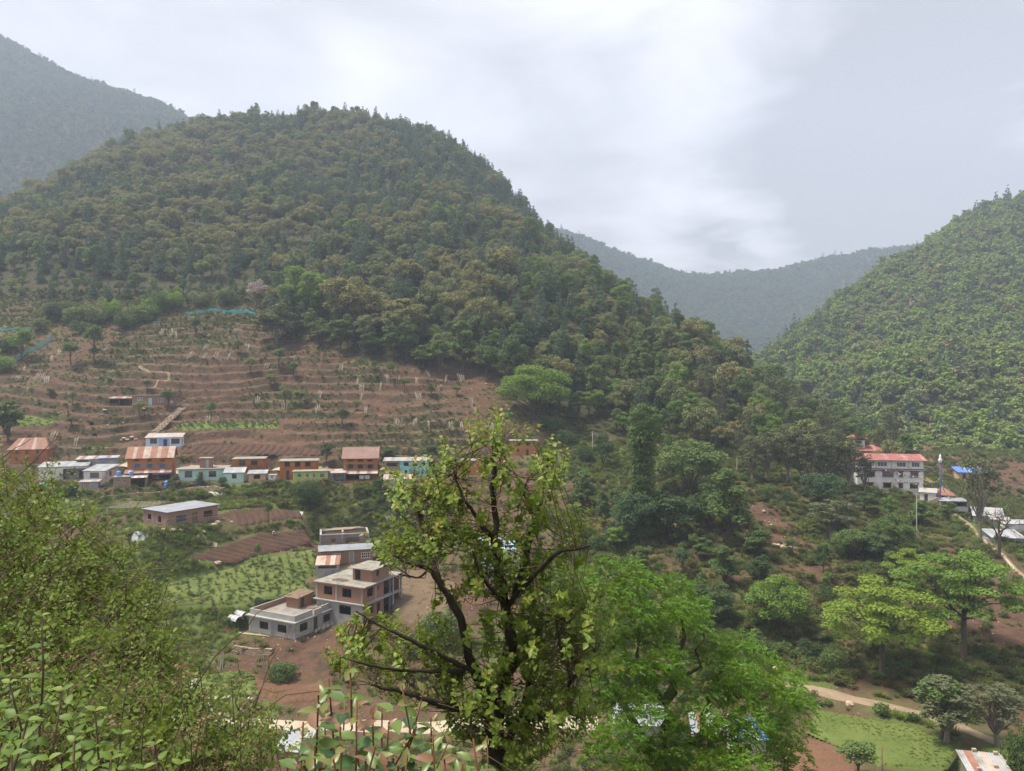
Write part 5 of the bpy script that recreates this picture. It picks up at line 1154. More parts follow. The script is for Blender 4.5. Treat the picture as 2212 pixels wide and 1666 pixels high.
for bx in ((x0, x1, y0, y0 + .22, h + .226, zt2 - .3), (x0, x0 + .22, y0 + .22, y1, h + .226, zt2), (x0, x1, y1, y1 + .22, h + .226, zt2), (x1 - .22, x1, y0 + 1.6, y1, h + .226, zt2), (x1 - .22, x1, y0 + .22, y0 + .6, h + .226, zt2)): mb.box(*bx)
rm = mb.build('roof_room', M['brick'], H.root); mb = MB(); v = [(x0 - .5, y0 - .4, zt2 - .28), (x1 + .3, y0 - .4, zt2 - .28), (x1 + .3, y1 + .4, zt2 + .05), (x0 - .5, y1 + .4, zt2 + .05)]; v += [(p[0], p[1], p[2] + .09) for p in v]
mb.add(v, [[(3, 2, 1, 0), (4, 5, 6, 7), (0, 1, 5, 4), (1, 2, 6, 5), (2, 3, 7, 6), (3, 0, 4, 7)]]); mb.build('roof_slab', M['wood'], rm); H.box('door', 'darkwood', x1 - .12, x1 - .05, y0 + .62, y0 + 1.58, h + .24, zt2 - .4, parent=rm)
for i in range(9):
    p0 = H.W(5.9 + .1 * i, 8.0 - .16 * i, h + .28 + .05 * (i % 3)); p1 = H.W(9.2 - .2 * (i % 3), 8.7 - .16 * i, h + .3 + .05 * (i % 3)); mb = MB(); mb.tube([p0, p1], .055, 5); o = mb.build('roof_pole', M['palewood']); tag(o, 'pale pole lying on the concrete house roof', 'pole', 'poles stacked on the concrete roof')
for i in range(10):
    y = 4.5 + i * .55; lathe('cement_sack', [(.02, 0), (.2, .02), (.24, .2), (.22, .55), (.12, .68), (.16, .78), (.03, .8)], 'sacks', None, 9, H.W(H.w + .75 + .1 * (i % 2), y, -.02)); o = bpy.context.scene.objects[-1]
for o in [x for x in S.objects if x.name.startswith('cement_sack')]: tag(o, 'white tied sack standing against the right wall of the concrete house', 'sack', 'white sacks along the concrete house'); o.scale = (random.uniform(.85, 1.15),) * 2 + (random.uniform(.8, 1.15),)
for i in range(6):
    p0 = H.W(-2.2 + i * .5, -1.2 - .2 * i, -.05 + .05 * i); p1 = H.W(3.2 + i * .5, -.7 - .1 * i, .02 + .05 * i); mb = MB(); mb.tube([p0, p1], .05, 5); o = mb.build('long_pole', M['palewood']); tag(o, 'long pole lying along the front of the concrete house', 'pole', 'poles on the ground by the concrete house')
for i in range(2):
    mb = MB(); mb.tube([H.W(9.0 - i * .5, -.9, -.1), H.W(9.5 - i * .3, -.15, 2.3)], .05, 5); o = mb.build('prop_pole', M['wood']); tag(o, 'prop pole leaning on the front corner of the concrete house', 'pole', 'props at the concrete house corner')
# pale blue and white house behind the pear tree
H = House('blue_house', 'blue_house', 'white and light blue house half hidden behind the pear tree'); wn = [(.8, 2.0, .9, 2.1), (3.0, 4.2, .9, 2.1), (.8, 2.0, 3.7, 4.9), (3.2, 4.4, 3.7, 4.9), (6.0, 7.0, 3.7, 4.9)]
H.walls(5.6, 'white', wn + [(5.8, 6.8, 0, 2.1)], sidemat='blueband', z0=-2); [H.window(r_, cols=3, fm='whitepaint') for r_ in wn]; H.door((5.8, 6.8, 0, 2.1), mat='bluewood'); H.box('painted_panel', 'blueband', -.02, H.w + .02, -.02, -.003, 2.55, 3.3); H.mono(5.7, 6.5, 9, ['blueband', 'tin'], over=.4)
for x in (2.5, 5.2): H.box('pillar', 'blueband', x - .2, x + .2, -.1, -.025, 0, 5.58)
# roofs near the lower road
H = House('silver_roof', 'tin_shed', 'small shed with bluish silver tin roof weighted with bricks near the road', 'shed'); H.walls(1.9, 'brick_old'); r_ = H.mono(2.0, 3.1, 5, ['tin'], over=.2)
for i, (x, y) in enumerate(((.1, .4), (.3, .1), (.6, 2.9), (1.1, 3.1), (.2, 2.4), (.15, 1.8), (2.4, 3.0), (2.9, 2.6))): H.box('brick', 'darkwood', x, x + .35, y, y + .22, 2.0 + (y + .2) * .305 + .06, 2.0 + (y + .2) * .305 + .2)
H = House('roof_right', 'tin_shack', 'tin shack with patched grey and rusty sheets at lower right corner', 'shack'); H.walls(1.9, 'tin2'); H.mono(2.0, 2.7, 6, ['tin2', 'rust', 'tin2', 'rustlight', 'tin2'], over=.4)
for i, (x, y) in enumerate(((.6, .3), (2.4, 1.0), (3.9, 1.9), (1.2, 3.4), (3.2, 3.2))): H.box('stone', 'stonepale', x, x + .4, y, y + .3, 2.0 + (y + .4) * .187 + .06, 2.0 + (y + .4) * .187 + .3)
shed_at('rusty_shack', 'rusty sheeted shack beside the patched tin shack, bottom right', 2150, 1690, 80, 2.6, 2.4, 1.5, -12, 'rust', ['rust', 'brownroof', 'rust'])
H = House('shed_trees', 'tin_shed', 'white tin roofed shed behind the trunk of the big green tree', 'shed'); H.walls(2.2, 'tin2'); H.mono(2.3, 3.1, 7, ['tin'], over=.4)
H = House('red_trees', 'brick_shed', 'red brick shed with silver roof glimpsed through the big green tree', 'shed'); H.walls(2.4, 'brick', [(1.5, 2.4, 0, 1.9)]); H.mono(2.5, 3.2, 6, ['tin', 'redroof', 'tin'], over=.4)
H = House('white_trees', 'white_shed', 'white shed below the right side of the big green tree', 'shed'); H.walls(2.2, 'white', [(1.3, 2.2, .8, 1.7)]); H.window((1.3, 2.2, .8, 1.7)); H.mono(2.3, 2.9, 5, ['tin', 'tarp', 'tin'], over=.4)
# ------------------------------------------------------------------ monastery and huts across the spur
H = House('monastery', 'monastery', 'white three storey monastery with red roof on the spur', 'monastery'); W_ = H.w
wg = [(2.0, 4.0, .7, 1.9), (6.4, 8.4, .7, 1.9), (10.2, 11.3, .7, 1.9), (13.0, 15.0, .7, 2.0)]; w1 = [(2.0, 4.4, 3.6, 4.9), (6.2, 9.0, 3.6, 4.9), (10.3, 11.3, 3.6, 4.9), (13.1, 15.1, 3.6, 4.9)]; w2 = [(1.6, 3.6, 6.3, 7.5), (5.0, 7.4, 6.3, 7.5), (9.8, 12.0, 6.25, 7.55), (13.4, 15.4, 6.25, 7.55)]
H.h = 8.0
H.wall('front', 8.0, 'white', wg + w1 + w2, z0=-3)
for sd in ('left', 'right', 'back'): H.wall(sd, 8.0, 'white', [(2, 3.2, .7, 2.0), (2, 3.2, 3.6, 4.8), (2, 3.2, 6.3, 7.5)] if sd == 'right' else [], z0=-3)
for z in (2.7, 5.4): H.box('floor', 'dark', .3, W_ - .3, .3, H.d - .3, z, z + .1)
for r_ in wg + w1: H.window(r_, cols=4, fm='darkwood', sill='maroon'); H.box('lintel', 'maroon', r_[0] - .25, r_[1] + .25, -.14, -.004, r_[3] + .05, r_[3] + .22)
for r_ in w2: H.window(r_, cols=3, fm='whitepaint')
for z, t, m_ in ((5.18, .16, 'maroon'), (5.4, .1, 'white'), (5.56, .16, 'maroon'), (5.8, .1, 'white')): H.box('cornice_band', m_, -.1, W_ + .35, -.28, -.005, z, z + t)
for x in (4.6, 8.4, 12.6): H.box('downpipe', 'cem', x, x + .12, -.1, -.006, 5.95, 7.9)
H.gable(8.0, 9.3, 20, ['redroof', 'redroof', 'redroof', 'redroof', 'redpale'], over=.8, wallmat='white')
for x in (7.6, 10.2): H.box('skylight_patch', 'rustlight', x, x + .9, .45, 1.2, 8.3, 8.45)
H = House('monastery_back', 'prayer_hall', 'upper white hall with red roof behind the monastery', 'building'); H.walls(3.4, 'white', [(1, 2.2, .8, 2.2), (3.4, 4.4, .8, 2.2), (6, 9, .4, 2.5), (10, 12, .4, 2.5)], z0=-3); [H.window(r_, cols=3, fm='maroon') for r_ in ((1, 2.2, .8, 2.2), (3.4, 4.4, .8, 2.2), (6, 9, .4, 2.5), (10, 12, .4, 2.5))]
H.gable(3.5, 5.0, 15, ['redroof', 'redpale', 'redroof'], over=.6, wallmat='white'); H.box('cornice_band', 'maroon', -.2, H.w + .2, -.25, -.005, 2.95, 3.3)
mb = MB(); mb.box(.6, 4.2, 1.5, 5.5, 4.0, 7.0); rm = mb.build('tower', M['white'], H.root); H.box('tower_band', 'maroon', .4, 4.4, 1.3, 5.7, 6.5, 6.9, parent=rm); H.box('tower_window', 'darkwood', 1.6, 3.2, 1.42, 1.495, 4.9, 6.2, parent=rm)
mb = MB(); v = [(-.2, .9, 7.0), (5.0, .9, 7.0), (5.0, 6.1, 7.0), (-.2, 6.1, 7.0), (2.4, 3.5, 8.2)]; mb.add(v, [[(3, 2, 1, 0)], [(0, 1, 4), (1, 2, 4), (2, 3, 4), (3, 0, 4)]]); mb.build('tower_roof', M['redroof'], rm)
H = House('temple_gate', 'golden_shrine', 'shrine with golden yellow roof among the trees left of the monastery', 'shrine'); H.walls(4.2, 'white', [(3, 5, 0, 2.6)], z0=-3); H.box('cornice_band', 'maroon', -.2, H.w + .2, -.25, -.005, 3.4, 4.0); H.gable(4.3, 6.3, 9, ['yellowcloth'], over=.6, wallmat='yellowcloth'); H.door((3, 5, 0, 2.6), mat='maroon')
H = House('hut_a', 'tin_hut', 'hut with pale tin roof below the right end of the monastery', 'hut'); H.walls(2.2, 'white', [(1, 1.8, 0, 1.8)]); H.door((1, 1.8, 0, 1.8)); H.gable(2.25, 3.1, 5, ['tin2', 'tin2', 'rustlight'], over=.3, wallmat='brick_old')
H = House('hut_b', 'tiled_hut', 'hut with brown hipped roof beside the blue pole', 'hut'); H.walls(1.8, 'tan', [(1.5, 2.3, 0, 1.6)]); H.door((1.5, 2.3, 0, 1.6)); mb = MB(); v = [(-.6, -.6, 1.85), (H.w + .6, -.6, 1.85), (H.w + .6, H.d + .6, 1.85), (-.6, H.d + .6, 1.85), (H.w / 2 - .3, H.d / 2, 3.5), (H.w / 2 + .3, H.d / 2, 3.5)]
mb.add(v, [[(3, 2, 1, 0), (0, 1, 5, 4), (2, 3, 4, 5)], [(1, 2, 5), (3, 0, 4)]]); mb.build('roof', M['rust'], H.root)
shed_at('carport', 'low open shed with pale tin roof right of the blue pole', 2032, 1086, 192, 6.5, 3.5, 1.3, -6, 'tin2', ['tin', 'tin', 'tin2'], open_front=True)
H = House('blue_tarp_hut', 'tarp_hut', 'long hut with blue tarpaulin roof in the far side valley', 'hut'); H.walls(2.2, 'tan', [(1, 2, 0, 1.8), (4, 6, .6, 1.7)]); H.mono(2.3, 3.6, 9, ['tarp', 'tarp', 'tarp', 'tin'], over=.6)
H = House('bluewall', 'blue_hut', 'hut with bright blue wall and white tin roof at right edge', 'hut'); H.walls(2.5, 'blueband', [(.8, 1.9, .8, 1.8), (3.2, 4.1, 0, 2.0)]); H.window((.8, 1.9, .8, 1.8)); H.door((3.2, 4.1, 0, 2.0), mat='bluewood'); H.mono(2.6, 3.5, 7, ['tin2', 'tin'], over=.6)
shed_at('tin_hut', 'white tin roofed hut behind the bright blue hut', 2170, 1163, 182, 7, 4, 2.3, -8, 'white', ['tin2', 'tin', 'tin2'])
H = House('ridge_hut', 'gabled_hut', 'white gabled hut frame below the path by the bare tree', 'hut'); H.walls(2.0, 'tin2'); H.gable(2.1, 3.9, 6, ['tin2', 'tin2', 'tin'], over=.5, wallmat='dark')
shed_at('tin_hut', 'small tin hut just right of the white gabled hut', 2140, 1145, 186, 4, 3, 1.6, -25, 'tin2', ['tin2', 'rustlight'])
# ------------------------------------------------------------------ fields, lanes and paths
def m_soil(name, a, b2, c, s=2.0):
    m, nt, out = new_mat(name); b = NB(nt); p = b.pos(); n1 = b.noise(p, .25, 5, .6); n2 = b.noise(p, s, 5, .7)
    col = b.mix(b.ramp(n1, .35, .65), a, b2); col = b.mix(b.math('MULTIPLY', b.ramp(n2, .45, .72), .7), col, c); b.bsdf(out, col, .95, b.bump(n2, .7, .15), .1); return m
M['ploughed'] = m_soil('ploughed_soil', (.062, .037, .027), (.080, .045, .031), (.105, .066, .046))
M['clods'] = m_soil('cloddy_soil', (.135, .095, .060), (.105, .075, .050), (.19, .145, .095), 3.0)
M['redsoil'] = m_soil('red_brown_soil', (.135, .075, .045), (.105, .058, .036), (.18, .11, .07), 3.0)
M['cover'] = m_soil('low_green_cover', (.092, .125, .034), (.132, .158, .046), (.14, .13, .058), 2.0)
M['lawn'] = m_soil('meadow_grass', (.080, .115, .028), (.110, .140, .036), (.125, .135, .048), 2.5)
def plane_pt(key, u, v):
    poly, pl = FIELDS[key]; dx, dz = (u - CU) / F, (CV - v) / F; t = pl[2] / (dz - pl[0] * dx - pl[1]); return np.array([dx * t, t])
def field_mesh(key, name, label, mat, rowuv=None, spacing=1.2, depth=.22, res=.28, rough=.05, bend=0.0, lift=.05):
    poly, pl = FIELDS[key]; poly = np.asarray(poly); c = poly.mean(0)
    d = (plane_pt(key, *rowuv[1]) - plane_pt(key, *rowuv[0])) if rowuv else np.array([1.0, 0]); d = d / np.linalg.norm(d); nrm = np.array([-d[1], d[0]])
    L = (poly - c) @ d; Q = (poly - c) @ nrm
    a = np.arange(L.min() - .2, L.max() + .2, res); b = np.arange(Q.min() - .2, Q.max() + .2, res); A, B = np.meshgrid(a, b); nb, na = A.shape
    X = c[0] + A * d[0] + B * nrm[0]; Y = c[1] + A * d[1] + B * nrm[1]
    Z = pl[0] * X + pl[1] * Y + pl[2] + lift + rough * fbm(X, Y, 1.1, 3, 4.4) + .08 * fbm(X, Y, 7, 2, 1.1)
    if rowuv:
        ph = (B + bend * (A / 10.0) ** 2 + .25 * fbm(X, Y, 9, 2, 7.7)) / spacing; fr = np.abs((ph % 1) - .5) * 2; Z = Z + depth * (sstep(.05, .45, fr) - .5)
    ins = inpoly(X, Y, [tuple(p) for p in poly]); edge = polydist(X, Y, [tuple(p) for p in poly])
    cell = ins[:-1, :-1] | ins[1:, :-1] | ins[:-1, 1:] | ins[1:, 1:]; Z = Z - .3 * (~ins)
    i, j = np.nonzero(cell); q = np.stack([i * na + j, i * na + j + 1, (i + 1) * na + j + 1, (i + 1) * na + j], -1); used = np.unique(q); mp = -np.ones(A.size, int); mp[used] = np.arange(len(used))
    me = mesh_np(name, np.stack([X.ravel(), Y.ravel(), Z.ravel()], -1)[used], [mp[q]], [M[mat]], True); o = link(bpy.data.objects.new(name, me)); tag(o, label, kind='structure'); return o
field_mesh('plough_upper', 'ploughed_field', 'upper ploughed field with curved furrows', 'ploughed', ((509.5, 1104), (527, 1135)), 1.5, .42, bend=.25)
field_mesh('plough_lower', 'ploughed_field', 'lower ploughed field with long cross furrows', 'ploughed', ((527, 1161), (613, 1182)), 1.3, .45, bend=-.12)
field_mesh('plough_strip', 'ploughed_field', 'narrow ploughed strip behind the village row', 'ploughed', ((415, 976), (431, 962)), 2.0, .45)
field_mesh('crop', 'crop_field', 'green vegetable field', 'cover', rough=.12)
field_mesh('maize_strip', 'crop_field', 'green strip of young maize', 'cover', rough=.1)
field_mesh('clods', 'cloddy_field', 'bare cloddy field', 'clods', rough=.14)
field_mesh('green_low', 'crop_field', 'small bright green bed', 'cover', rough=.15)
field_mesh('brown_low', 'bare_field', 'curved bare terrace', 'redsoil', ((560, 1480), (690, 1490)), 3.2, .12, rough=.1)
field_mesh('meadow', 'meadow', 'short grass meadow beside the path', 'lawn', rough=.05)
field_mesh('soil_right', 'bare_field', 'bare soil patch below the meadow', 'redsoil', rough=.1)
field_mesh('terrace_green', 'crop_field', 'small green terrace at the left', 'lawn', rough=.1)
STRIPS = []
def strip(name, label, uv, wid, mat, lift=.07, kind='structure', res=.6, dmin=70.0, pts=None, jag=.12):
    P = np.array([tuple(pt(u, v, dmin, True))[:2] for u, v in uv]) if pts is None else np.asarray(pts)[:, :2]
    seg = np.linalg.norm(np.diff(P, axis=0), axis=1); s = np.concatenate([[0], seg.cumsum()]); t = np.arange(0, s[-1], res); X = np.interp(t, s, P[:, 0]); Y = np.interp(t, s, P[:, 1])
    k = np.ones(9) / 9
    if len(X) > 20: X = np.concatenate([X[:4], np.convolve(X, k, 'valid'), X[-4:]]); Y = np.concatenate([Y[:4], np.convolve(Y, k, 'valid'), Y[-4:]])
    tx, ty = np.gradient(X), np.gradient(Y); l = np.hypot(tx, ty) + 1e-9; nx, ny = -ty / l, tx / l; w = np.interp(t, s, wid) if hasattr(wid, '__len__') else np.full(len(t), wid)
    STRIPS.append((np.concatenate([np.stack([X + nx * w * .5, Y + ny * w * .5], -1), np.stack([X - nx * w * .5, Y - ny * w * .5], -1)[::-1]]), 1.3))
    n = 7; off = np.linspace(-.5, .5, n); jit = 1 + jag * fbm(X, Y, 2.5, 3, 3.0)
    XX = X[:, None] + nx[:, None] * off * (w * jit)[:, None]; YY = Y[:, None] + ny[:, None] * off * (w * jit)[:, None]
    zc = G(XX.ravel(), YY.ravel()).reshape(XX.shape); zm = .25 * zc + .75 * zc.mean(1, keepdims=True); ZZ = np.maximum(zm, zc + .02) + lift; ZZ[:, 0] -= .2; ZZ[:, -1] -= .2
    i = np.arange(len(X) - 1)[:, None] * n; j = np.arange(n - 1)[None]; q = np.stack([i + j, i + j + 1, i + n + j + 1, i + n + j], -1).reshape(-1, 4)
    o = link(bpy.data.objects.new(name, mesh_np(name, np.stack([XX, YY, ZZ], -1).reshape(-1, 3), [q], [M[mat]], True))); tag(o, label, kind=kind); return o
strip('road', 'pale dirt road along the valley bottom', [(300, 1545), (480, 1556), (590, 1562), (680, 1566), (800, 1570), (900, 1569), (980, 1562), (1100, 1558), (1300, 1560)], 3.2, 'roaddirt')
strip('lane', 'pale lane behind the village houses', [(110, 1001), (170, 999.5), (250, 998), (380, 998), (480, 999), (600, 1001), (720, 1003)], 2.2, 'roaddirt')
strip('dirt_path', 'tan path along the foot of the right slope', [(1700, 1480), (1770, 1494), (1830, 1507), (1900, 1522), (1960, 1536), (2030, 1556), (2085, 1580), (2150, 1605), (2230, 1630)], 1.7, 'pathdirt', jag=.35)
strip('far_road', 'pale road climbing the far side valley', [(1955, 1004), (1962, 985), (1972, 968), (1978, 957), (1962, 945), (1945, 928)], [3, 3, 3.5, 4, 4, 4], 'roaddirt', dmin=240, lift=.4)
strip('footpath', 'faint footpath zigzag on the terraces', [(300, 790), (345, 800), (372, 808), (345, 822), (310, 838)], .8, 'pathdirt', .05)
strip('spur_path', 'concrete path with low wall running down the spur', [(2040, 1098), (2085, 1125), (2110, 1150), (2140, 1180), (2165, 1200), (2200, 1235), (2230, 1260)], 1.0, 'pathdirt', .1)
# ------------------------------------------------------------------ single trees in the middle distance
M['bluegreen'] = m_leaf('blue_green_foliage', (.034, .072, .036), (.060, .105, .050), None, .22, .65, .2, .4)
PR['bluegreen'] = [p_round(400, 9, 10, 5200, .4, 20, 'bluegreen', name='blue_green_tree', base=.3)]
PR['slender'] = [p_round(410 + i, 9, 4.2, 4200, .34, 24, 'mid', name='slender_tree', base=.12, lobe_r=(.28, .46)) for i in range(2)]
PR['bamboo'] = [p_round(420, 9, 7, 5200, .5, 26, 'feather', 'barkpale', name='bamboo_clump', base=.02, rand=1.3)]
PR['bigoak'] = [p_round(430 + i, 13, 11, 6500, .48, 26, 'oak', name='big_oak', base=.2) for i in range(2)]
PR['bigbright'] = [p_round(440 + i, 14, 8.5, 6500, .45, 24, 'bright', name='big_green_tree', base=.12, lobe_r=(.24, .4)) for i in range(2)]
PR['midbig'] = [p_round(450 + i, 12, 12, 9000, .42, 34, ('mid', 'bright')[i], name='wide_green_tree', base=.12, lobe_r=(.2, .32)) for i in range(2)]
PR['blossom'] = [p_round(460, 6, 5, 900, .3, 16, 'blossom', name='blossom_tree', base=.3, rand=1.2)]
PR['topiary'] = [p_round(465, 2.4, 2.0, 1500, .16, 12, 'dark_leaf', name='topiary', base=.25, lobe_r=(.4, .6)), p_round(466, 2.4, 1.3, 900, .16, 10, 'lime', name='topiary', base=.1, lobe_r=(.4, .6))]
PR['bigbush'] = [p_bush(470, 5.5, 7.5, 6000, .3, 'dark_leaf', 'big_bush', 26), p_bush(471, 3.2, 4.2, 2600, .26, 'mid', 'big_bush', 16), p_bush(472, 2.6, 4.2, 2400, .24, 'bright', 'big_bush', 16), p_bush(473, 3, 4, 2400, .26, 'dark_leaf', 'big_bush', 16), p_bush(474, 3, 4.4, 2200, .26, 'oakg', 'big_bush', 18)]
def tree_at(kind, u, vb, vt, wpx, name, label, cat='tree', group=None, var=0, dmin=70.0):
    p = pt(u, vb, dmin); pr = PR[kind][var % len(PR[kind])]; k = p.y / F
    return plant_tree(pr, name, label, cat, p, (vb - vt) * k, wpx * k, None, group)
T = tree_at
T('dome', 1155, 905, 784, 152, 'round_tree', 'big rounded bright green tree at the right end of the terraces')
T('column', 1388, 1166, 868, 80, 'ivy_clad_tree', 'very tall column shaped tree clad in ivy on the right slope')
T('midbig', 1490, 1070, 946, 150, 'broad_tree', 'broad olive crowned tree just right of the ivy clad column', var=0)
T('bluegreen', 1370, 1178, 1062, 110, 'broad_tree', 'dark leafy tree at the foot of the ivy clad column')
T('slender', 1572, 1178, 1008, 92, 'tall_tree', 'tall bushy green tree two trees right of the ivy column')
T('dark', 1450, 1170, 1060, 130, 'broad_tree', 'shady dark tree under the broad olive crown'); T('dark', 1530, 1150, 1040, 90, 'broad_tree', 'dark tree filling the gap behind the tall bushy tree', var=1)
T('slender', 1637, 1210, 1133, 56, 'small_tree', 'small upright tree beside the reddish gully', var=1); T('slender', 1563, 1268, 1176, 62, 'small_tree', 'small dense tree below the dark grove on the right slope')
T('midbig', 1680, 1368, 1240, 132, 'wide_tree', 'dense green tree left of the lime green spreading tree', var=1); T('dark', 1545, 1352, 1264, 80, 'wide_tree', 'dark low tree behind the big foreground tree', var=2)
T('umb', 1905, 1452, 1248, 240, 'spreading_tree', 'lime green spreading tree in the middle of the right slope')
T('umbg', 2082, 1425, 1188, 250, 'spreading_tree', 'tall flat topped bright tree with bare trunk at the right'); T('umb', 1972, 1300, 1182, 100, 'spreading_tree', 'layered light green tree left of the tall flat topped one', var=1)
T('feather', 2044, 1605, 1461, 120, 'leaning_tree', 'slim trunked tree beside the path at lower right', var=0); T('mid', 2032, 1600, 1463, 96, 'leaning_tree', 'twin trunked dark green tree over the path at lower right')
T('feather', 2154, 1610, 1470, 105, 'thin_tree', 'thin grey green tree at the far right of the path', var=1); T('terr', 1852, 1690, 1597, 80, 'pollarded_tree', 'small round pollarded tree on the bare soil at lower right', var=0)
T('bigbush', 2198, 1690, 1566, 60, 'leafy_shrub', 'leafy green shrub at the lower right edge', 'shrub', var=1)
T('feather', 2118, 1168, 968, 72, 'sparse_tree', 'tall sparse grey green tree before the bare one at right', var=2)
T('bluegreen', 1775, 1106, 1019, 98, 'broad_tree', 'blue green broad tree on the slope below the monastery'); T('dark', 1866, 1106, 1060, 62, 'low_tree', 'dark low tree just below the monastery wall', var=1)
T('midbig', 1926, 1205, 1105, 88, 'wide_tree', 'soft green tree with layered crown below the monastery'); T('feather', 1796, 1165, 1076, 100, 'thin_tree', 'thin open tree under the blue green one', var=2)
for i, (u, vb, vt, w_) in enumerate(((1800, 1052, 925, 60), (1835, 1062, 940, 56), (1866, 1070, 975, 44), (1765, 1050, 920, 62), (1730, 1048, 925, 56), (1700, 1040, 915, 60), (1780, 1060, 960, 50), (1745, 1062, 955, 50), (1660, 1040, 930, 60), (1625, 1040, 940, 60))): T('feather', u, vb, vt, w_, 'feathery_tree', 'tall thin grey green tree screening the left of the monastery', group='thin trees before the monastery', var=i)
T('midbig', 1843, 1212, 1138, 84, 'wide_tree', 'rounded green tree in the hollow below the monastery', var=0); T('dark', 1892, 1216, 1148, 84, 'low_tree', 'dark tree in the hollow left of the soft green tree', var=2)
for i, (u, vb, vt, w_, vr) in enumerate(((2010, 1191, 1161, 26, 1), (1783, 1192, 1168, 28, 2), (1655, 1083, 1043, 34, 1), (1703, 1090, 1056, 32, 3), (1337, 1180, 1125, 62, 3), (1285, 1192, 1150, 38, 1), (1243, 1182, 1112, 62, 3), (1750, 1420, 1375, 60, 3), (1720, 1330, 1290, 60, 3), (1790, 1300, 1262, 44, 3), (2060, 1470, 1440, 34, 1), (1640, 1420, 1370, 70, 3), (1800, 1450, 1400, 60, 1), (1265, 1000, 960, 40, 3), (1225, 960, 925, 40, 3), (1200, 930, 900, 35, 1), (1180, 925, 895, 30, 3))):
    T('bigbush', u, vb, vt, w_, 'bush', 'leafy bush scattered over the shaded right slope', 'bush', 'bushes of the right slope', vr)
T('dark', 1303, 1012, 936, 48, 'bushy_tree', 'dark bushy tree beside a thin post, right of the isolated ochre house', var=0); T('slender', 1259, 1102, 1014, 48, 'upright_tree', 'upright green tree right of the pear tree top')
T('slender', 1303, 1152, 1058, 30, 'sapling', 'slender sapling left of the dark grove', var=1); T('terr', 1497, 1197, 1150, 20, 'sapling', 'lone sapling on the shaded terraces of the right slope')
for i, (u, vb, vt, w_, kd) in enumerate(((1393, 900, 862, 34, 'bright'), (1346, 940, 888, 38, 'bright'), (1440, 1002, 935, 46, 'mid'), (1250, 905, 842, 40, 'mid'), (1290, 900, 840, 44, 'bright'), (1330, 880, 815, 48, 'bright'), (1210, 890, 830, 36, 'mid'), (1480, 900, 840, 60, 'bright'), (1420, 880, 810, 50, 'mid'))):
    T(kd, u, vb, vt, w_, 'young_tree', 'young leafy tree behind the round tree on the spur', group='young trees at the foot of the spur', var=i)
rngT = np.random.RandomState(44); placed = []
for i in range(400):
    u_, v_ = rngT.uniform(1215, 2060), rngT.uniform(1090, 1440)
    if v_ < 1060 + .22 * (u_ - 1215) * .3 or (u_ > 1560 and u_ < 1720 and v_ < 1170) or (u_ > 1790 and v_ > 1330) or (u_ < 1560 and v_ > 1330) or any(abs(u_ - a_) < 42 and abs(v_ - b_) < 30 for a_, b_ in placed) or len(placed) >= 40: continue
    placed.append((u_, v_)); kd = ('slender', 'mid', 'terr', 'bright', 'slender', 'mid', 'dark')[rngT.randint(7)]; hp = rngT.uniform(34, 72); T(kd, u_, v_, v_ - hp, hp * rngT.uniform(.55, .85), 'slope_tree', 'small leafy tree dotted over the right slope', group='small trees of the right slope', var=i)
# forest edge on the left
T('bigbright', 634, 704, 572, 66, 'bright_tree', 'left of two vivid green trees at the forest edge'); T('bigbright', 676, 708, 584, 66, 'bright_tree', 'right of two vivid green trees at the forest edge', var=1)
T('bigoak', 748, 722, 594, 108, 'big_oak', 'large rust brown oak right of the vivid green trees'); T('bigoak', 862, 738, 642, 118, 'big_oak', 'wide rust brown oak further right along the edge', var=1); T('bigoak', 800, 726, 618, 84, 'big_oak', 'brown oak between the two large rust brown oaks')
T('blossom', 555, 664, 602, 44, 'blossom_tree', 'pale pink blossoming tree at the top of the terraces'); T('bamboo', 598, 738, 652, 92, 'bamboo_clump', 'feathery bamboo clump at the top right of the terraces', 'bamboo')
for i, (u, vb, vt, w_) in enumerate(((735, 762, 690, 56), (850, 776, 702, 48), (880, 780, 690, 48), (950, 806, 732, 46), (1000, 800, 690, 60), (1110, 830, 720, 60), (1050, 815, 745, 60), (915, 795, 745, 50), (800, 770, 715, 50), (690, 745, 690, 50))):
    T(('mid', 'slender', 'dark')[i % 3], u, vb, vt, w_, 'edge_tree', 'dark green tree along the lower edge of the wood', group='trees along the lower forest edge', var=i)
# small trees of the terraces
for i, (x, yb, yt, w_) in enumerate(((635, 430, 155, 130), (1330, 225, 105, 90), (1615, 360, 260, 80), (1695, 495, 375, 100), (1890, 460, 310, 105), (1990, 505, 410, 75), (1840, 585, 490, 90), (770, 275, 200, 50), (480, 440, 270, 110), (640, 405, 305, 70), (1430, 830, 675, 75), (945, 790, 665, 110), (1140, 712, 600, 100), (800, 860, 780, 40), (490, 700, 610, 60), (1935, 735, 560, 95), (2040, 695, 600, 90), (1000, 595, 530, 70), (450, 330, 240, 40), (230, 480, 430, 40), (340, 650, 580, 60), (490, 850, 780, 90))):
    T('terr', x / 3.1385, 650.6 + yb / 3.1385, 650.6 + yt / 3.1385, w_ / 3.1385, 'terrace_tree', 'small leafy tree standing on the edge of a brown terrace', group='small trees on the terraces', var=i)
for i, (x, yb, yt, w_) in enumerate(((535, 515, 430, 65), (655, 590, 440, 60), (555, 592, 520, 50), (760, 672, 560, 75), (950, 715, 600, 65), (1145, 692, 620, 70), (410, 805, 720, 75), (165, 805, 750, 60), (305, 935, 780, 95), (1140, 1005, 870, 55))):
    T('terr', 650.6 + x / 3.4, 650.6 + yb / 3.4, 650.6 + yt / 3.4, w_ / 3.4, 'terrace_tree', 'small leafy tree standing on the edge of a brown terrace', group='small trees on the terraces', var=i + 1)
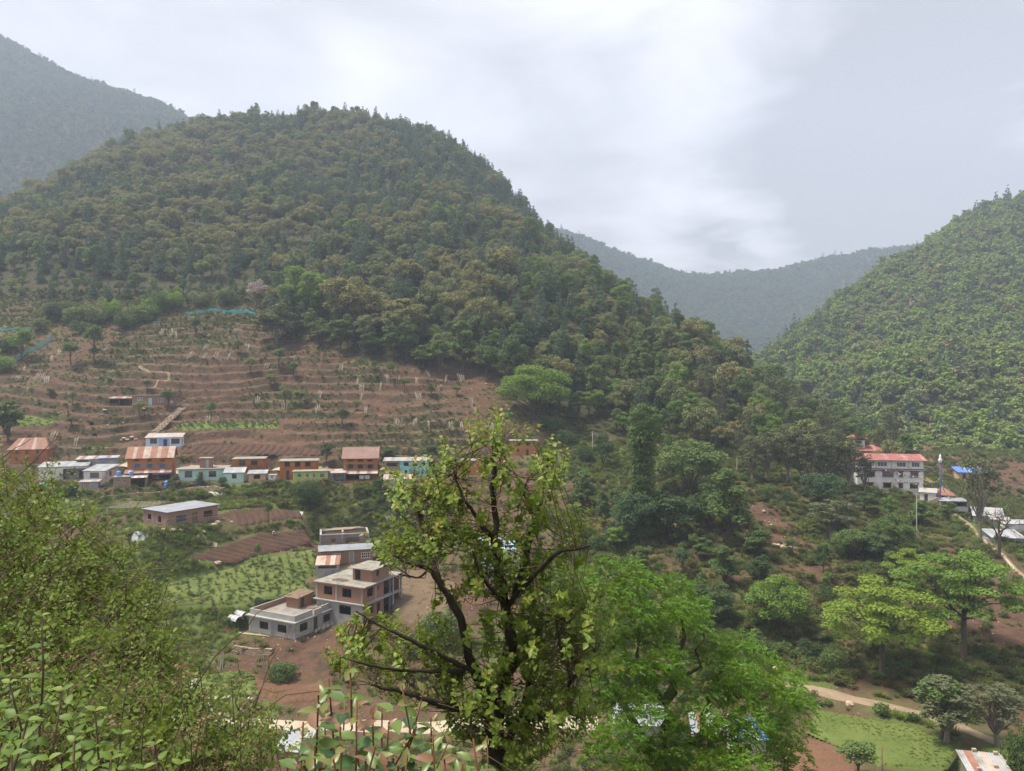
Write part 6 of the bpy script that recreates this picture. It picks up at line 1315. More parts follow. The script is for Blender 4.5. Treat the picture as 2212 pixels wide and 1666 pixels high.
T('bright', 46, 778, 706, 50, 'light_green_tree', 'light green feathery tree beside the teal net at left'); T('slender', 18, 955, 862, 58, 'dark_tree', 'dark tree at the left edge above the mud house', var=1)
for i, (u, vb, vt, w_) in enumerate(((300, 700, 655, 60), (270, 710, 672, 50), (240, 690, 640, 46), (205, 700, 655, 55), (160, 700, 660, 60), (120, 690, 650, 60), (325, 685, 640, 40), (85, 715, 685, 40), (345, 675, 625, 40), (180, 720, 690, 44), (375, 668, 625, 46), (430, 662, 625, 44), (490, 658, 620, 46), (15, 760, 720, 50), (10, 800, 765, 40))):
    T('bigbush', u, vb, vt, w_, 'scrub_bush', 'rounded green bush between the terraces and the wood', 'bush', 'bushes between the terraces and the wood', (1, 3, 2, 4)[i % 4])
# village shrubs
T('topiary', 379, 1049, 1024, 17, 'clipped_shrub', 'dark clipped shrub left of the mint house', 'shrub'); T('topiary', 480, 1057, 1028, 20, 'clipped_shrub', 'dark clipped shrub right of the mint house', 'shrub'); T('topiary', 434.6, 1077, 1052, 13, 'clipped_shrub', 'light green clipped shrub below the mint house', 'shrub', var=1)
T('pine', 431, 1052, 1019, 26, 'small_conifer', 'small layered conifer in front of the mint house'); T('bigbush', 669, 1088, 1030, 70, 'big_bush', 'large dark bush below the lime green house', 'bush'); T('bigbush', 144, 1078, 1041, 44, 'big_bush', 'dark bush below the white house', 'bush', var=3)
T('bigbush', 817, 1058, 1025, 24, 'bush', 'bush right of the tall orange house', 'bush', var=3); T('terr', 580, 1136, 1082, 18, 'sapling', 'sapling at the lower edge of the upper ploughed field'); T('terr', 556, 1214, 1173, 16, 'sapling', 'sapling in front of the lower ploughed field', var=2)
T('bigbush', 955, 1400, 1310, 90, 'big_bush', 'dense green bush on the bank right of the cloddy field', 'bush', var=1); T('bigbush', 560, 1316, 1285, 24, 'bush', 'dark bush behind the concrete house', 'bush', var=3); T('bigbush', 900, 1420, 1365, 60, 'bush', 'bush on the bank behind the pear tree', 'bush', var=3)
T('bigbush', 610, 1470, 1425, 60, 'bush', 'bush on the stony bank below the concrete house', 'bush', var=1); T('bigbush', 1005, 1005, 975, 24, 'bush', 'bush above the small orange house', 'bush', var=3)
T('dark', 705, 1000, 955, 26, 'bush', 'bush left of the tall orange house', 'bush', var=1); T('dark', 840, 995, 965, 40, 'bush', 'grey green bush behind the turquoise house', 'bush', var=2); T('dark', 930, 1000, 960, 50, 'bush', 'grey green bush right of the turquoise house', 'bush')
# bare tree at the right
def bare_tree(u, vb, vt, seed, name, label):
    p = pt(u, vb); k = p.y / F; h = (vb - vt) * k; rng = np.random.RandomState(seed); e = empty(name, p); tag(e, label, 'tree'); tr = MB(); br = MB(); tw = MB()
    tr.tube([(0, 0, -.6), (.1, 0, h * .25), (0, .1, h * .45)], [.34, .26, .2], 8)
    def grow(p0, d, L, r, lev):
        d = d / np.linalg.norm(d); p1 = p0 + d * L; q, rr = limb(p0, p1, r, r * .55, rng, 5, .03); (tr if lev == 0 else br if lev < 3 else tw).tube(q, rr, 5, False)
        if lev < 4:
            for i in range(3 if lev < 3 else 3):
                nd = d + rng.randn(3) * .55 + np.array([0, 0, .22]); st = q[rng.randint(2, 5)]; grow(st, nd, L * rng.uniform(.55, .8), r * .55, lev + 1)
    for i in range(6): a = i * 1.05; grow(np.array([0, .03, h * rng.uniform(.25, .45)]), np.array([math.cos(a) * .8, math.sin(a) * .8, 1.1]), h * .27, .15, 1)
    tr.build('trunk', M['bark'], e, True); br.build('branches', M['bark'], e, True); tw.build('twigs', M['bark'], e, True)
bare_tree(2158, 1205, 1060, 5, 'bare_tree', 'bare branching tree in front of the blue hut at right')
# undergrowth
rngU = np.random.RandomState(31)
def sample_ground(n, cond):
    X, Y, Z, gr, fo, fr, sl = GR; w = cond(*GR).copy(); area = (Y / F) ** 2 * 1.0; dD = np.gradient(Y[:, 0])[:, None]; w = w * Y * dD; w = np.clip(w, 0, None).ravel(); k = rngU.choice(w.size, n, p=w / w.sum())
    y0 = Y.ravel()[k]; x = X.ravel()[k] + rngU.uniform(-.6, .6, n) * 9.0 / F * y0; y = y0 + rngU.uniform(-.6, .6, n) * np.repeat(np.gradient(Y[:, 0]), Y.shape[1])[k]; return x, y
AVOID = [(np.asarray(st.poly), .6) for st in SITES.values() if hasattr(st, 'poly')]; AV2 = [(np.asarray(p[0]), 1.0) for p in FIELDS.values()]
AVOID += STRIPS
def clear(x, y, lists):
    ok = np.ones(len(x), bool)
    for (p, m) in lists:
        b0 = p.min(0) - 1.5; b1 = p.max(0) + 1.5; s = (x > b0[0]) & (x < b1[0]) & (y > b0[1]) & (y < b1[1])
        if s.any(): idx = np.nonzero(s)[0]; ok[idx[polydist(x[idx], y[idx], [tuple(q) for q in p]) < m]] = False
    return ok
u_of = lambda X, Y: UVof(X, Y)
def c_bush(X, Y, Z, gr, fo, fr, sl):
    u = u_of(X, Y); r = sstep(1120, 1250, u) * (Y > 92) * (Y < 225) * (u < 2230) * (.35 + gr) ** 2 * .85
    l = (u < 1150) * (u > -50) * (Y > 104) * (Y < 180) * (.06 + .8 * sstep(.4, .9, sl)) * (.3 + gr) * .5
    t = (u < 1150) * (u > -50) * (Y >= 180) * (Y < 312) * sstep(.5, 1.1, sl) * .10 * (.3 + gr)
    b = (u < 900) * (u > 100) * (Y > 172) * (Y < 183) * 1.2; e = (u < 600) * (u > -50) * (Y > 286) * (Y < 318) * 2.2
    f = (u > 1980) * (u < 2240) * (Y > 200) * (Y < 330) * .5 * (.3 + gr)
    return r + l + t + b + e + f
x, y = sample_ground(6600, c_bush); k = clear(x, y, AVOID + AV2); x, y = x[k], y[k]; z = G(x, y); n = len(x); u = u_of(x, y)
sc = rngU.uniform(.35, 1.0, n) * np.where((u < 1150) & (y > 184), .62, 1.0) * np.where(u > 1150, 1.1, 1.0)
scatter('undergrowth', 'low scrub and weeds covering the banks and the right slope', 'undergrowth', np.stack([x, y, z], -1), [p.joint for p in PR['bush']], rngU.randint(0, 6, n), sc, rngU)
TF = [p_tuft(500 + i, .6 + .15 * i, .9, 44, ('drygrass', 'grass', 'drygrass')[i % 3], 'grass_tuft') for i in range(3)]
def c_tuft(X, Y, Z, gr, fo, fr, sl):
    u = u_of(X, Y); v = (u > -50) & (u < 2260) & (Y > 88) & (Y < 320); return v * (.01 + np.clip(gr, 0, 1) ** 2) * (1 + 1.2 * sstep(.4, 1.0, sl))
x, y = sample_ground(52000, c_tuft); k = clear(x, y, AVOID + AV2); x, y = x[k], y[k]; z = G(x, y); n = len(x)
frs = fbm(x, y, 22, 4, 2.0); idx = np.where(rngU.rand(n) < np.where((u_of(x, y) < 1150) & (y > 184), .06, np.clip(.55 + .45 * frs, .15, .95)), 1, np.where(rngU.rand(n) < .5, 0, 2))
scatter('grass_tufts', 'tufts of dry and green grass on terraces and banks', 'grass', np.stack([x, y, z], -1), TF, idx, rngU.uniform(.5, 1.25, n) * np.where((u_of(x, y) < 1150) & (y > 184), .7, 1.0), rngU)
ROCKS = []
for i in range(3):
    rg_ = np.random.RandomState(700 + i); v_ = np.array([(x, y, z) for x in (-1, 1) for y in (-1, 1) for z in (-1, 1)], float) * rg_.uniform(.5, 1.0, (8, 3)); mb = MB(); mb.add(v_ * .5, [[(0, 1, 3, 2), (4, 6, 7, 5), (0, 4, 5, 1), (2, 3, 7, 6), (0, 2, 6, 4), (1, 5, 7, 3)]]); ROCKS.append(mb.mesh('stone', M[('stone', 'stonepale', 'redsoil')[i]]))
def c_rock(X, Y, Z, gr, fo, fr, sl):
    u = u_of(X, Y); v = (u > -50) & (u < 2260) & (Y > 92) & (Y < 305); w = np.clip(1 - gr, 0, 1) ** 2
    for key, rad, amt in (('concrete', 8, 5), ('brick_tall', 9, 3), ('brick_left', 8, 3), ('brick_tin', 8, 2), ('mint', 9, 2), ('mud_tall', 8, 3), ('turq', 9, 3), ('brick_up', 8, 3)):
        st = SITES[key]; cx, cy = np.mean(st.poly, 0); w = w + amt * np.exp(-((X - cx) ** 2 + (Y - cy) ** 2) / rad ** 2)
    return v * w
x, y = sample_ground(7000, c_rock); z = G(x, y); n = len(x); sc_ = np.clip(rngU.lognormal(-1.8, .45, n), .07, .45)
scatter('loose_stones', 'small loose stones and clods strewn over bare earth', 'stones', np.stack([x, y, z + sc_ * .1], -1), ROCKS, rngU.randint(0, 3, n), sc_, rngU, .5)
# crop plants, each its own
def p_crop(seed, h=1.0, w=.7, n=34, mat='crop'):
    rng = np.random.RandomState(seed); P = np.stack([rng.randn(n) * w * .25, rng.randn(n) * w * .25, h * rng.uniform(.2, 1.0, n)], -1); v, q, t = leaf_quads(P, unit(rng.randn(n, 3) + [0, 0, .5]), .3, rng)
    mb = MB(); mb.tube([(0, 0, -.1), (0, 0, h)], [.03, .015], 4); tv = np.concatenate(mb.v); tp = [np.concatenate(k_) for k_ in mb.p.values()]
    return mesh_np('crop_plant', np.concatenate([v, tv]), [q] + [p + len(v) for p in tp], [M[mat]], False, {'tint': np.concatenate([t, np.zeros(len(tv))])})
CP = [p_crop(600 + i, .9 + .2 * (i % 3), .8) for i in range(4)]
def crop_rows(key, label, group, uva, uvb, dr, dc, jit, smin, smax, cap, prob=1.0):
    poly, pl = FIELDS[key]; poly = np.asarray(poly); c = poly.mean(0); d = plane_pt(key, *uvb) - plane_pt(key, *uva); d /= np.linalg.norm(d); nr = np.array([-d[1], d[0]]); out = []
    for i in range(-60, 60):
        for j in range(-60, 60):
            p = c + d * i * dc + nr * j * dr + rngU.randn(2) * jit
            if rngU.rand() < prob and inpoly(np.array([p[0]]), np.array([p[1]]), [tuple(q) for q in poly])[0]: out.append(p)
    rngU.shuffle(out)
    for p in out[:cap]:
        o = link(bpy.data.objects.new('crop_plant', CP[rngU.randint(4)])); s = rngU.uniform(smin, smax); o.location = (p[0], p[1], pl[0] * p[0] + pl[1] * p[1] + pl[2] + .05); o.scale = (s, s, s); o.rotation_euler = (0, 0, rngU.rand() * 6.28); tag(o, label, 'plant', group)
crop_rows('crop', 'dark leafy crop plant standing in the green vegetable field', 'crop plants in the vegetable field', (594, 1250), (603, 1282), 1.7, 1.25, .18, .45, .85, 230, .85)
crop_rows('maize_strip', 'young maize plant in the green strip above the pale blue house', 'young maize plants', (430, 915), (445, 926), 1.3, 1.2, .2, .7, 1.2, 110, .85)
LT = [p_tuft(520 + i, .34, 1.0, 46, 'grass', 'low_cover') for i in range(2)]
xs = []; 
for key, dens in (('crop', 1.6), ('maize_strip', 1.5), ('green_low', 4.0), ('meadow', 6.0), ('terrace_green', 2.0)):
    poly, pl = FIELDS[key]; poly = np.asarray(poly); b0, b1 = poly.min(0), poly.max(0); n = int(np.prod(b1 - b0) * dens); q = b0 + rngU.rand(n, 2) * (b1 - b0); k = inpoly(q[:, 0], q[:, 1], [tuple(p) for p in poly]); q = q[k]; xs.append(np.c_[q, q @ np.array(pl[:2]) + pl[2] + .05, np.full(len(q), .35 if key == 'meadow' else 1.0)])
xs = np.concatenate(xs); scatter('low_crop_cover', 'low green leaves covering the vegetable field and meadow', 'ground cover', xs[:, :3], LT, rngU.randint(0, 2, len(xs)), xs[:, 3] * rngU.uniform(.3, .75, len(xs)), rngU)
# ------------------------------------------------------------------ stakes, nets, steps, poles, people
rngD = np.random.RandomState(9)
ST = []
for i in range(3):
    mb = MB(); mb.tube([(0, 0, 0), (.02 * i, .01, 1.2), (0, .03 * i, 2.5)], [.065, .06, .045], 5); ST.append(mb.mesh('stake', M['stake'], True))
def bundle(u, v, lean, n, L=1.0):
    p = pt(u, v); e = empty('stake_bundle', p, rngD.uniform(-.2, .2)); tag(e, 'bundle of bleached wooden stakes leaning against a brown terrace bank', 'stakes', 'stake bundles on the terraces')
    for i in range(n):
        o = link(bpy.data.objects.new('stake', ST[rngD.randint(3)]), e); o.location = ((i - n / 2) * .2 + rngD.randn() * .06, rngD.randn() * .12, -.12); o.rotation_euler = (-.32 + rngD.randn() * .06, lean + rngD.randn() * .07, 0); o.scale = (1, 1, L * rngD.uniform(.8, 1.1))
for (x, y) in ((1090, 235), (1165, 232), (1190, 250), (1590, 215), (715, 332), (350, 408), (400, 366), (1385, 330), (1280, 388), (1375, 390), (1455, 386), (1550, 390), (1680, 338), (1990, 402), (1800, 455), (170, 625), (235, 540), (285, 538), (105, 545), (1745, 694), (1925, 735), (2165, 658), (2150, 755), (355, 945), (510, 985), (1420, 828), (160, 480), (315, 555)):
    bundle(x / 3.1385, 650.6 + y / 3.1385, rngD.choice([.35, .3, .1, -.1]) if y < 640 else .1 * rngD.randn(), rngD.randint(4, 10), rngD.uniform(.85, 1.2))
for (x, y) in ((290, 520), (330, 527), (410, 612), (445, 660), (140, 714), (120, 820), (475, 820), (440, 730), (870, 728), (1010, 662), (850, 612), (715, 604), (640, 596), (1060, 595), (1260, 777), (1280, 833), (690, 920), (715, 922), (832, 917), (943, 938), (1108, 942), (1188, 955), (1400, 958), (1015, 1222), (15, 748), (945, 552), (1185, 590), (583, 655)):
    bundle(650.6 + x / 3.4, 650.6 + y / 3.4, rngD.randn() * .16, rngD.randint(3, 9), rngD.uniform(.85, 1.2))
def net_fence(uv, h, label, dmin=150):
    P = [pt(u, v, dmin, True) for u, v in uv]; e = empty('net_fence', P[0]); tag(e, label, 'fence'); pts = []
    for i in range(len(P) - 1):
        n = max(2, int((P[i + 1] - P[i]).length / 1.0)); pts += [P[i].lerp(P[i + 1], k / n) for k in range(n)]
    pts.append(P[-1]); o0 = P[0]; v = []; n = len(pts); hh = []
    for i, p in enumerate(pts):
        z = G(p.x, p.y); v.append((p.x - o0.x, p.y - o0.y, z - o0.z - .1))
    for i, p in enumerate(pts):
        z = G(p.x, p.y); v.append((p.x - o0.x + .1 * rngD.randn(), p.y - o0.y, z - o0.z + h * (.85 + .15 * math.cos(i * 1.3)) + .1 * rngD.randn()))
    j = np.arange(n - 1); mb = MB(); mb.add(v, [np.stack([j, j + 1, j + n + 1, j + n], -1)]); mb.build('net', M['net'], e)
    for i in range(0, n, 3): mb = MB(); mb.tube([(v[i][0], v[i][1] + .05, v[i][2] - .3), (v[i][0], v[i][1] + .05, v[i][2] + h * 1.15)], .05, 5); mb.build('post', M['wood'], e)
net_fence([(-10, 806), (20, 790), (40, 776), (58, 763), (80, 755), (95, 746), (113, 735)], 1.9, 'teal net fence climbing the bank at the left edge'); net_fence([(-10, 716), (30, 715), (66, 712)], 1.1, 'short teal net fence high at the left edge')
net_fence([(400, 680), (430, 676), (455, 674), (478, 672)], 1.2, 'sagging teal net along the top terrace, left stretch'); net_fence([(480, 676), (505, 676), (528, 675), (552, 679)], 1.7, 'taut teal net along the top terrace, right stretch'); net_fence([(331, 695), (346, 693)], 1.2, 'scrap of teal net beside the bushes atop the terraces'); net_fence([(1088, 906), (1097, 899), (1107, 893)], 1.6, 'scrap of teal net left of the round green tree')
# stone stairs up to the brick house
e = empty('stone_stairs', pt(329, 940)); tag(e, 'broad rubble stone stairs climbing to the upper brick house', 'stairs'); p0, p1 = pt(330, 938, smooth=True), pt(392, 881, smooth=True); SM = []
for i in range(3): mb = MB(); mb.box(-.42, .42, -.3, .3, -.25, .1); SM.append(mb.mesh('stone', M[('stone', 'stonepale', 'stonepale')[i]]))
n = 34
for i in range(n):
    t = i / (n - 1); q = p0.lerp(p1, t); dx, dy = (p1 - p0).x, (p1 - p0).y; L = math.hypot(dx, dy); nx, ny = -dy / L, dx / L
    for k in range(3):
        x, y = q.x + nx * (k - 1) * .72 + rngD.randn() * .08, q.y + ny * (k - 1) * .72 + rngD.randn() * .08; o = link(bpy.data.objects.new('stone', SM[rngD.randint(3)]), e); o.location = (x - e.location.x, y - e.location.y, max(G(x, y), p0.z + (p1.z - p0.z) * t - .2) - e.location.z + .08 + .06 * rngD.rand()); o.rotation_euler = (rngD.randn() * .08, rngD.randn() * .08, rngD.rand() * 3); s = rngD.uniform(.7, 1.15); o.scale = (s, s, s)
def stone_wall(uv, h, name, label, mats=('stone', 'stonepale'), dmin=70.0, size=.55, cap=280):
    P = [pt(u, v, dmin, True) for u, v in uv]; e = empty(name, P[0]); tag(e, label, 'wall'); tot = sum((P[i + 1] - P[i]).length for i in range(len(P) - 1)); rows = max(2, int(h / (size * .5))); nper = int(tot / size); k = 0
    ms = []
    for mm in mats: mb = MB(); mb.box(-size * .5, size * .5, -.22, .22, -size * .24, size * .24); ms.append(mb.mesh('stone', M[mm]))
    for r in range(rows):
        d = 0.0; i = 0
        while True:
            dd = (k_ := i) * size + (size / 2 if r % 2 else 0); i += 1
            if dd > tot or k >= cap: break
            s = 0; j = 0
            while j < len(P) - 2 and dd > s + (P[j + 1] - P[j]).length: s += (P[j + 1] - P[j]).length; j += 1
            sg = P[j + 1] - P[j]; q = P[j].lerp(P[j + 1], min(1, (dd - s) / sg.length)); o = link(bpy.data.objects.new('stone', ms[rngD.randint(len(ms))]), e); k += 1
            o.location = (q.x - P[0].x, q.y - P[0].y + .08 * r + rngD.randn() * .03, G(q.x, q.y) - P[0].z + r * size * .48 + rngD.randn() * .02); o.rotation_euler = (rngD.randn() * .06, rngD.randn() * .06, math.atan2(sg.y, sg.x) + rngD.randn() * .1); o.scale = (rngD.uniform(.85, 1.1), 1, rngD.uniform(.85, 1.1))
stone_wall([(208, 1076), (260, 1069), (345, 1066)], 1.2, 'retaining_wall', 'dry stone retaining wall below the stone hut'); stone_wall([(392, 1056), (430, 1057), (482, 1058)], 1.5, 'retaining_wall', 'stone retaining wall below the mint house'); stone_wall([(505, 1404), (545, 1412), (585, 1418)], 1.2, 'retaining_wall', 'dark stone bank below the concrete house', ('stone', 'stone'))
stone_wall([(862, 1080), (890, 1079)], .9, 'retaining_wall', 'short stone wall below the grey tin shed'); stone_wall([(212, 895), (236, 893)], .8, 'stone_heap', 'low heap of stones left below the upper brick house', ('stonepale',)); stone_wall([(330, 893), (368, 892)], .6, 'retaining_wall', 'low stone edging left of the stone stairs', ('stonepale', 'stone'))
stone_wall([(2010, 1096), (2045, 1100)], 1.6, 'terrace_wall', 'pale stone terrace wall below the blue pole', ('stonepale', 'roaddirt')); stone_wall([(2085, 1134), (2110, 1158), (2140, 1186), (2165, 1205), (2195, 1238)], 1.0, 'parapet_wall', 'pale stone wall along the path down the spur', ('stonepale', 'roaddirt'), size=.7)
def rock(name, label, p, r, mat='stonepale', group=None, flat=.6, seed=None):
    rg = np.random.RandomState(rngD.randint(9999)); import bmesh; bm = bmesh.new(); bmesh.ops.create_icosphere(bm, subdivisions=2, radius=r)
    for v in bm.verts: v.co *= 1 + .22 * rg.randn() * .6; v.co.z *= flat
    me = bpy.data.meshes.new(name); bm.to_mesh(me); bm.free(); me.materials.append(M[mat]); o = link(bpy.data.objects.new(name, me)); o.location = (p[0], p[1], p[2] + r * flat * .4); tag(o, label, 'rock', group); return o
for i, (u, v, r) in enumerate(((1690, 1183, .7), (1705, 1185, .6), (1720, 1187, .5), (1680, 1180, .6), (1735, 1190, .45), (1672, 1178, .5), (1695, 1178, .5), (1650, 1105, .4), (1668, 1135, .4), (1690, 1150, .45), (1705, 1120, .4), (1785, 1208, .6), (1675, 1448, .55), (1762, 1512, .5), (1835, 1522, .5), (1500, 1120, .4), (1300, 1062, .4), (1310, 1075, .5), (1320, 1082, .4), (1750, 1050, .4), (1855, 1075, .4), (470, 1218, .7), (500, 1128, .3), (310, 884, .5), (226, 887, .6), (268, 948, .5), (285, 946, .6), (275, 951, .5), (293, 950, .45), (262, 952, .4), (2000, 1170, .4), (440, 1150, .4), (352, 1146, .5), (372, 1147, .6), (392, 1146, .5), (410, 1142, .5), (470, 1130, .6), (462, 1135, .6), (455, 1138, .6), (1090, 998, .4), (1050, 830, .4))):
    rock('rock', 'pale broken rock lying on the hillside', pt(u, v), r, 'stonepale', 'loose rocks on the slopes')
# small things round the houses
Hc = SITES['concrete']
def world(st, x, y, z): return Vector((st.P[0] + x * st.c - y * st.s, st.P[1] + x * st.s + y * st.c, st.P[2] + z))
def plastic_tunnel(u, v, L, r, yaw, label):
    p = pt(u, v); e = empty('plastic_tunnel', p, yaw); tag(e, label, 'tunnel'); a = np.linspace(0, math.pi, 9); mb = MB(); v_ = [(x, math.cos(t) * r, math.sin(t) * r * .9) for x in (0, L) for t in a]; j = np.arange(8); mb.add(v_, [np.stack([j, j + 1, j + 10, j + 9], -1)]); mb.build('cover', M['plastic'], e, True)
    for x in np.linspace(0, L, 4): mb = MB(); mb.tube([(x, math.cos(t) * (r + .02), math.sin(t) * (r * .9 + .02)) for t in a], .03, 4); mb.build('hoop', M['palewood'], e)
plastic_tunnel(498, 1336, 2.6, .8, -.6, 'left of two clear plastic tunnels beside the concrete house'); plastic_tunnel(512, 1327, 2.4, .8, -.6, 'right of two clear plastic tunnels beside the concrete house')
def cloth_at(u, v, w, d, mat, name, label, cat='cloth', yaw=0):
    p = pt(u, v); n = 8; X, Y = np.meshgrid(np.linspace(0, w, n), np.linspace(0, d, n)); c, s = math.cos(yaw), math.sin(yaw); wx, wy = p.x + X * c - Y * s, p.y + X * s + Y * c; Z = G(wx.ravel(), wy.ravel()).reshape(X.shape) + .08 + .06 * fbm(X * 3, Y * 3, 2, 2, 1.0)
    j = (np.arange(n - 1)[:, None] * n + np.arange(n - 1)[None]).ravel(); V0 = np.stack([wx, wy, Z], -1).reshape(-1, 3); V1 = V0 - [0, 0, .03]; q = np.stack([j, j + 1, j + n + 1, j + n], -1); mb = MB(); mb.add(np.concatenate([V0, V1]), [q, q[:, ::-1] + n * n]); o = mb.build(name, M[mat], None, True); tag(o, label, cat); return o
cloth_at(468, 1345, 2.6, 1.6, 'redcloth', 'red_sheet', 'faded red sheet on the ground left of the plastic tunnels', yaw=-.6); cloth_at(640, 1112, 1.2, 1.6, 'plastic', 'plastic_sack', 'white and red plastic bundle at the end of the upper ploughed field'); cloth_at(439, 1067, 4.2, 1.2, 'whitepaint', 'white_sheet', 'long white sheet laid below the mint house'); cloth_at(830, 1115, 3.6, 1.2, 'sacks', 'pale_sheet', 'pale sheet on the ground left of the pear tree top')
cloth_at(425, 1164, 3.6, 1.5, 'palewood', 'stalk_pile', 'flat pile of pale stalks below the brick house', 'stalks', .2); cloth_at(280, 1180, 3.4, 1.6, 'plastic', 'plastic_sheet', 'crumpled plastic sheet in the field beyond the left shrub'); cloth_at(722, 1040, 1.4, .8, 'whitepaint', 'white_cloth', 'white cloth spread beside the tall orange house'); cloth_at(815, 1066, 2.2, .8, 'sacks', 'pale_board', 'pale board below the tall orange house', 'board')
tank('water_drum', 'blue drum standing below the striped ochre house', pt(360.5, 1050), .55, 1.3); tank('water_drum', 'lower blue drum beside the garden wall', pt(358, 1054), .4, .9); tank('water_drum', 'green tank right of the turquoise house', pt(929, 1029), .6, 1.3, 'greenplastic')
for i, (u, v) in enumerate(((95, 1049), (102, 1050), (109, 1049), (90, 1050))): tank('water_drum', 'green plastic tub among the weeds below the white house', pt(u, v), .5, .7, 'greenplastic')['group'] = 'green tubs below the white house'
for (u, v, lb) in ((197, 917, 'black water drum on the left terraces, upper one'), (204, 942, 'black water drum on the left terraces, lower one')): tank('water_drum', lb, pt(u, v), .55, .9, 'dark')
def pole(u, vb, vt, r, mat, name, label, cross=0, dmin=70):
    p = pt(u, vb, dmin); h = (vb - vt) * p.y / F; e = empty(name, p); tag(e, label, 'pole'); mb = MB(); mb.tube([(0, 0, -.5), (0, 0, h)], [r, r * .75], 7); mb.build('shaft', M[mat], e, True)
    for i in range(cross): mb = MB(); mb.box(-.7, .7, -.04, .04, h - .3 - .5 * i, h - .2 - .5 * i); mb.build('crossarm', M['cem'], e)
    return e, h
pole(1280, 976, 932, .09, 'cem', 'utility_pole', 'utility pole with crossarms beside the dark bushy tree', 2); pole(1592, 1012, 985, .09, 'cem', 'utility_pole', 'utility pole on the wooded spur', 1); pole(1980, 1163, 1066, .07, 'cem', 'utility_pole', 'tall concrete pole on the bare patch below the monastery', 1); pole(719, 977, 935, .07, 'wood', 'utility_pole', 'thin dark pole behind the tall orange house')
pole(345, 942, 905, .05, 'wood', 'wooden_post', 'thin leaning pole behind the pale blue house'); pole(310, 940, 912, .05, 'wood', 'wooden_post', 'thin pole left of the pale blue house'); pole(1905, 1666, 1612, .10, 'wood', 'wooden_post', 'dark wooden post on the bare soil at lower right')
e, h = pole(2031, 1086, 1000, .2, 'navy', 'prayer_pole', 'tall navy blue prayer pole beside the monastery'); lathe('finial', [(.2, h), (.35, h + .3), (.5, h + .9), (.2, h + 1.2), (.3, h + 1.6), (.05, h + 2.2)], 'whitepaint', e); e2 = e
# prayer flags
FM = [m_plain('flag_' + n_, c) for n_, c in (('blue', (.10, .20, .55)), ('white', (.75, .75, .75)), ('red', (.50, .08, .08)), ('green', (.10, .38, .16)), ('yellow', (.65, .50, .08)))]
def flags(a, b, n, sag, label):
    e = empty('prayer_flags', a); tag(e, label, 'flags'); b = b - a; pts = [b * t + Vector((0, 0, -4 * sag * t * (1 - t))) for t in np.linspace(0, 1, 16)]; mb = MB(); mb.tube([tuple(p) for p in pts], .02, 4); mb.build('string', M['sacks'], e); d = Vector((b.x, b.y, 0)).normalized()
    for i in range(n):
        t = (i + .5) / n; p = b * t + Vector((0, 0, -4 * sag * t * (1 - t))); w = .32; q = d * w / 2; dn = Vector((.08 * rngD.randn(), .08 * rngD.randn(), -.38)); mb = MB(); v = [p - q, p + q, p + q + dn, p - q + dn]; nrm = Vector((-d.y, d.x, 0)) * .01; mb.add([tuple(k) for k in v] + [tuple(k + nrm) for k in v], [[(0, 1, 2, 3), (7, 6, 5, 4)]]); o = mb.build('flag', FM[i % 5], e)
Mo = SITES['monastery']; flags(world(Mo, 6, -.6, 5.9), world(Mo, 16.6, -.6, 3.9), 16, .5, 'string of prayer flags across the monastery front, upper one'); flags(world(Mo, 9, -.8, 3.2), world(Mo, 16.8, -.8, 2.0), 14, .3, 'string of prayer flags across the monastery front, lower one')
top = Vector(e2.location) + Vector((0, 0, 6.5)); flags(world(Mo, 17, .5, 3.5), top, 16, 1.2, 'string of prayer flags from the monastery to the blue pole'); flags(top, pt(2085, 1085), 18, .8, 'string of prayer flags falling right of the blue pole'); flags(Vector(e2.location) + Vector((0, 0, 5.2)), pt(2070, 1095), 14, .8, 'lower string of prayer flags right of the blue pole')
aw = MB(); q = world(Mo, 17.0, 1.0, 2.6); aw.add([(0, 0, 0), (2.6, .2, -.4), (2.7, 2.6, -.1), (.1, 2.4, .5), (1.3, 1.2, .75)], [[(0, 1, 4), (1, 2, 4), (2, 3, 4), (3, 0, 4)]]); o = aw.build('awning', M['yellowcloth']); o.location = q; tag(o, 'yellow awning at the right end of the monastery', 'awning')
# bamboo frame left of the silver roofed brick house
e = empty('bamboo_trellis', pt(300, 1112)); tag(e, 'rickety bamboo trellis behind the silver roofed brick house', 'trellis')
for i in range(9): mb = MB(); mb.tube([(-6 + i * .9, -1.2 + .2 * i, 1.5), (-2.5 + i * .9, 2.2 + .2 * i, 2.2)], .035, 4); mb.build('bamboo_pole', M['stake'], e)
for i in range(5): mb = MB(); mb.tube([(-6.2, -1 + i * .9, 1.5 + .16 * i), (3.5, .9 + i * .8, 1.65 + .14 * i)], .035, 4); mb.build('bamboo_pole', M['stake'], e)
for (x, y) in ((-6, -1), (-2, -.2), (2.5, .8), (-3, 3), (1.5, 3.6)): mb = MB(); mb.tube([(x, y, -1.5), (x, y, 1.7)], .05, 5); mb.build('bamboo_pole', M['stake'], e)
# bamboo stacked by the banks
def leaning_poles(u, v, n, L, label, mat='stake', spread=.14):
    p = pt(u, v); e = empty('pole_stack', p); tag(e, label, 'poles')
    for i in range(n): mb = MB(); mb.tube([(i * spread - n * spread / 2 + rngD.randn() * .1, rngD.randn() * .1, -.1), (i * spread * .6 - n * spread * .3, .9, L * rngD.uniform(.8, 1.1))], .045, 5); mb.build('pole', M[mat], e)
leaning_poles(476, 1452, 7, 3.4, 'sheaf of pale poles leaning below the concrete house'); leaning_poles(560, 1432, 6, 1.2, 'pile of dark timber on the bank below the concrete house', 'wood', .3)
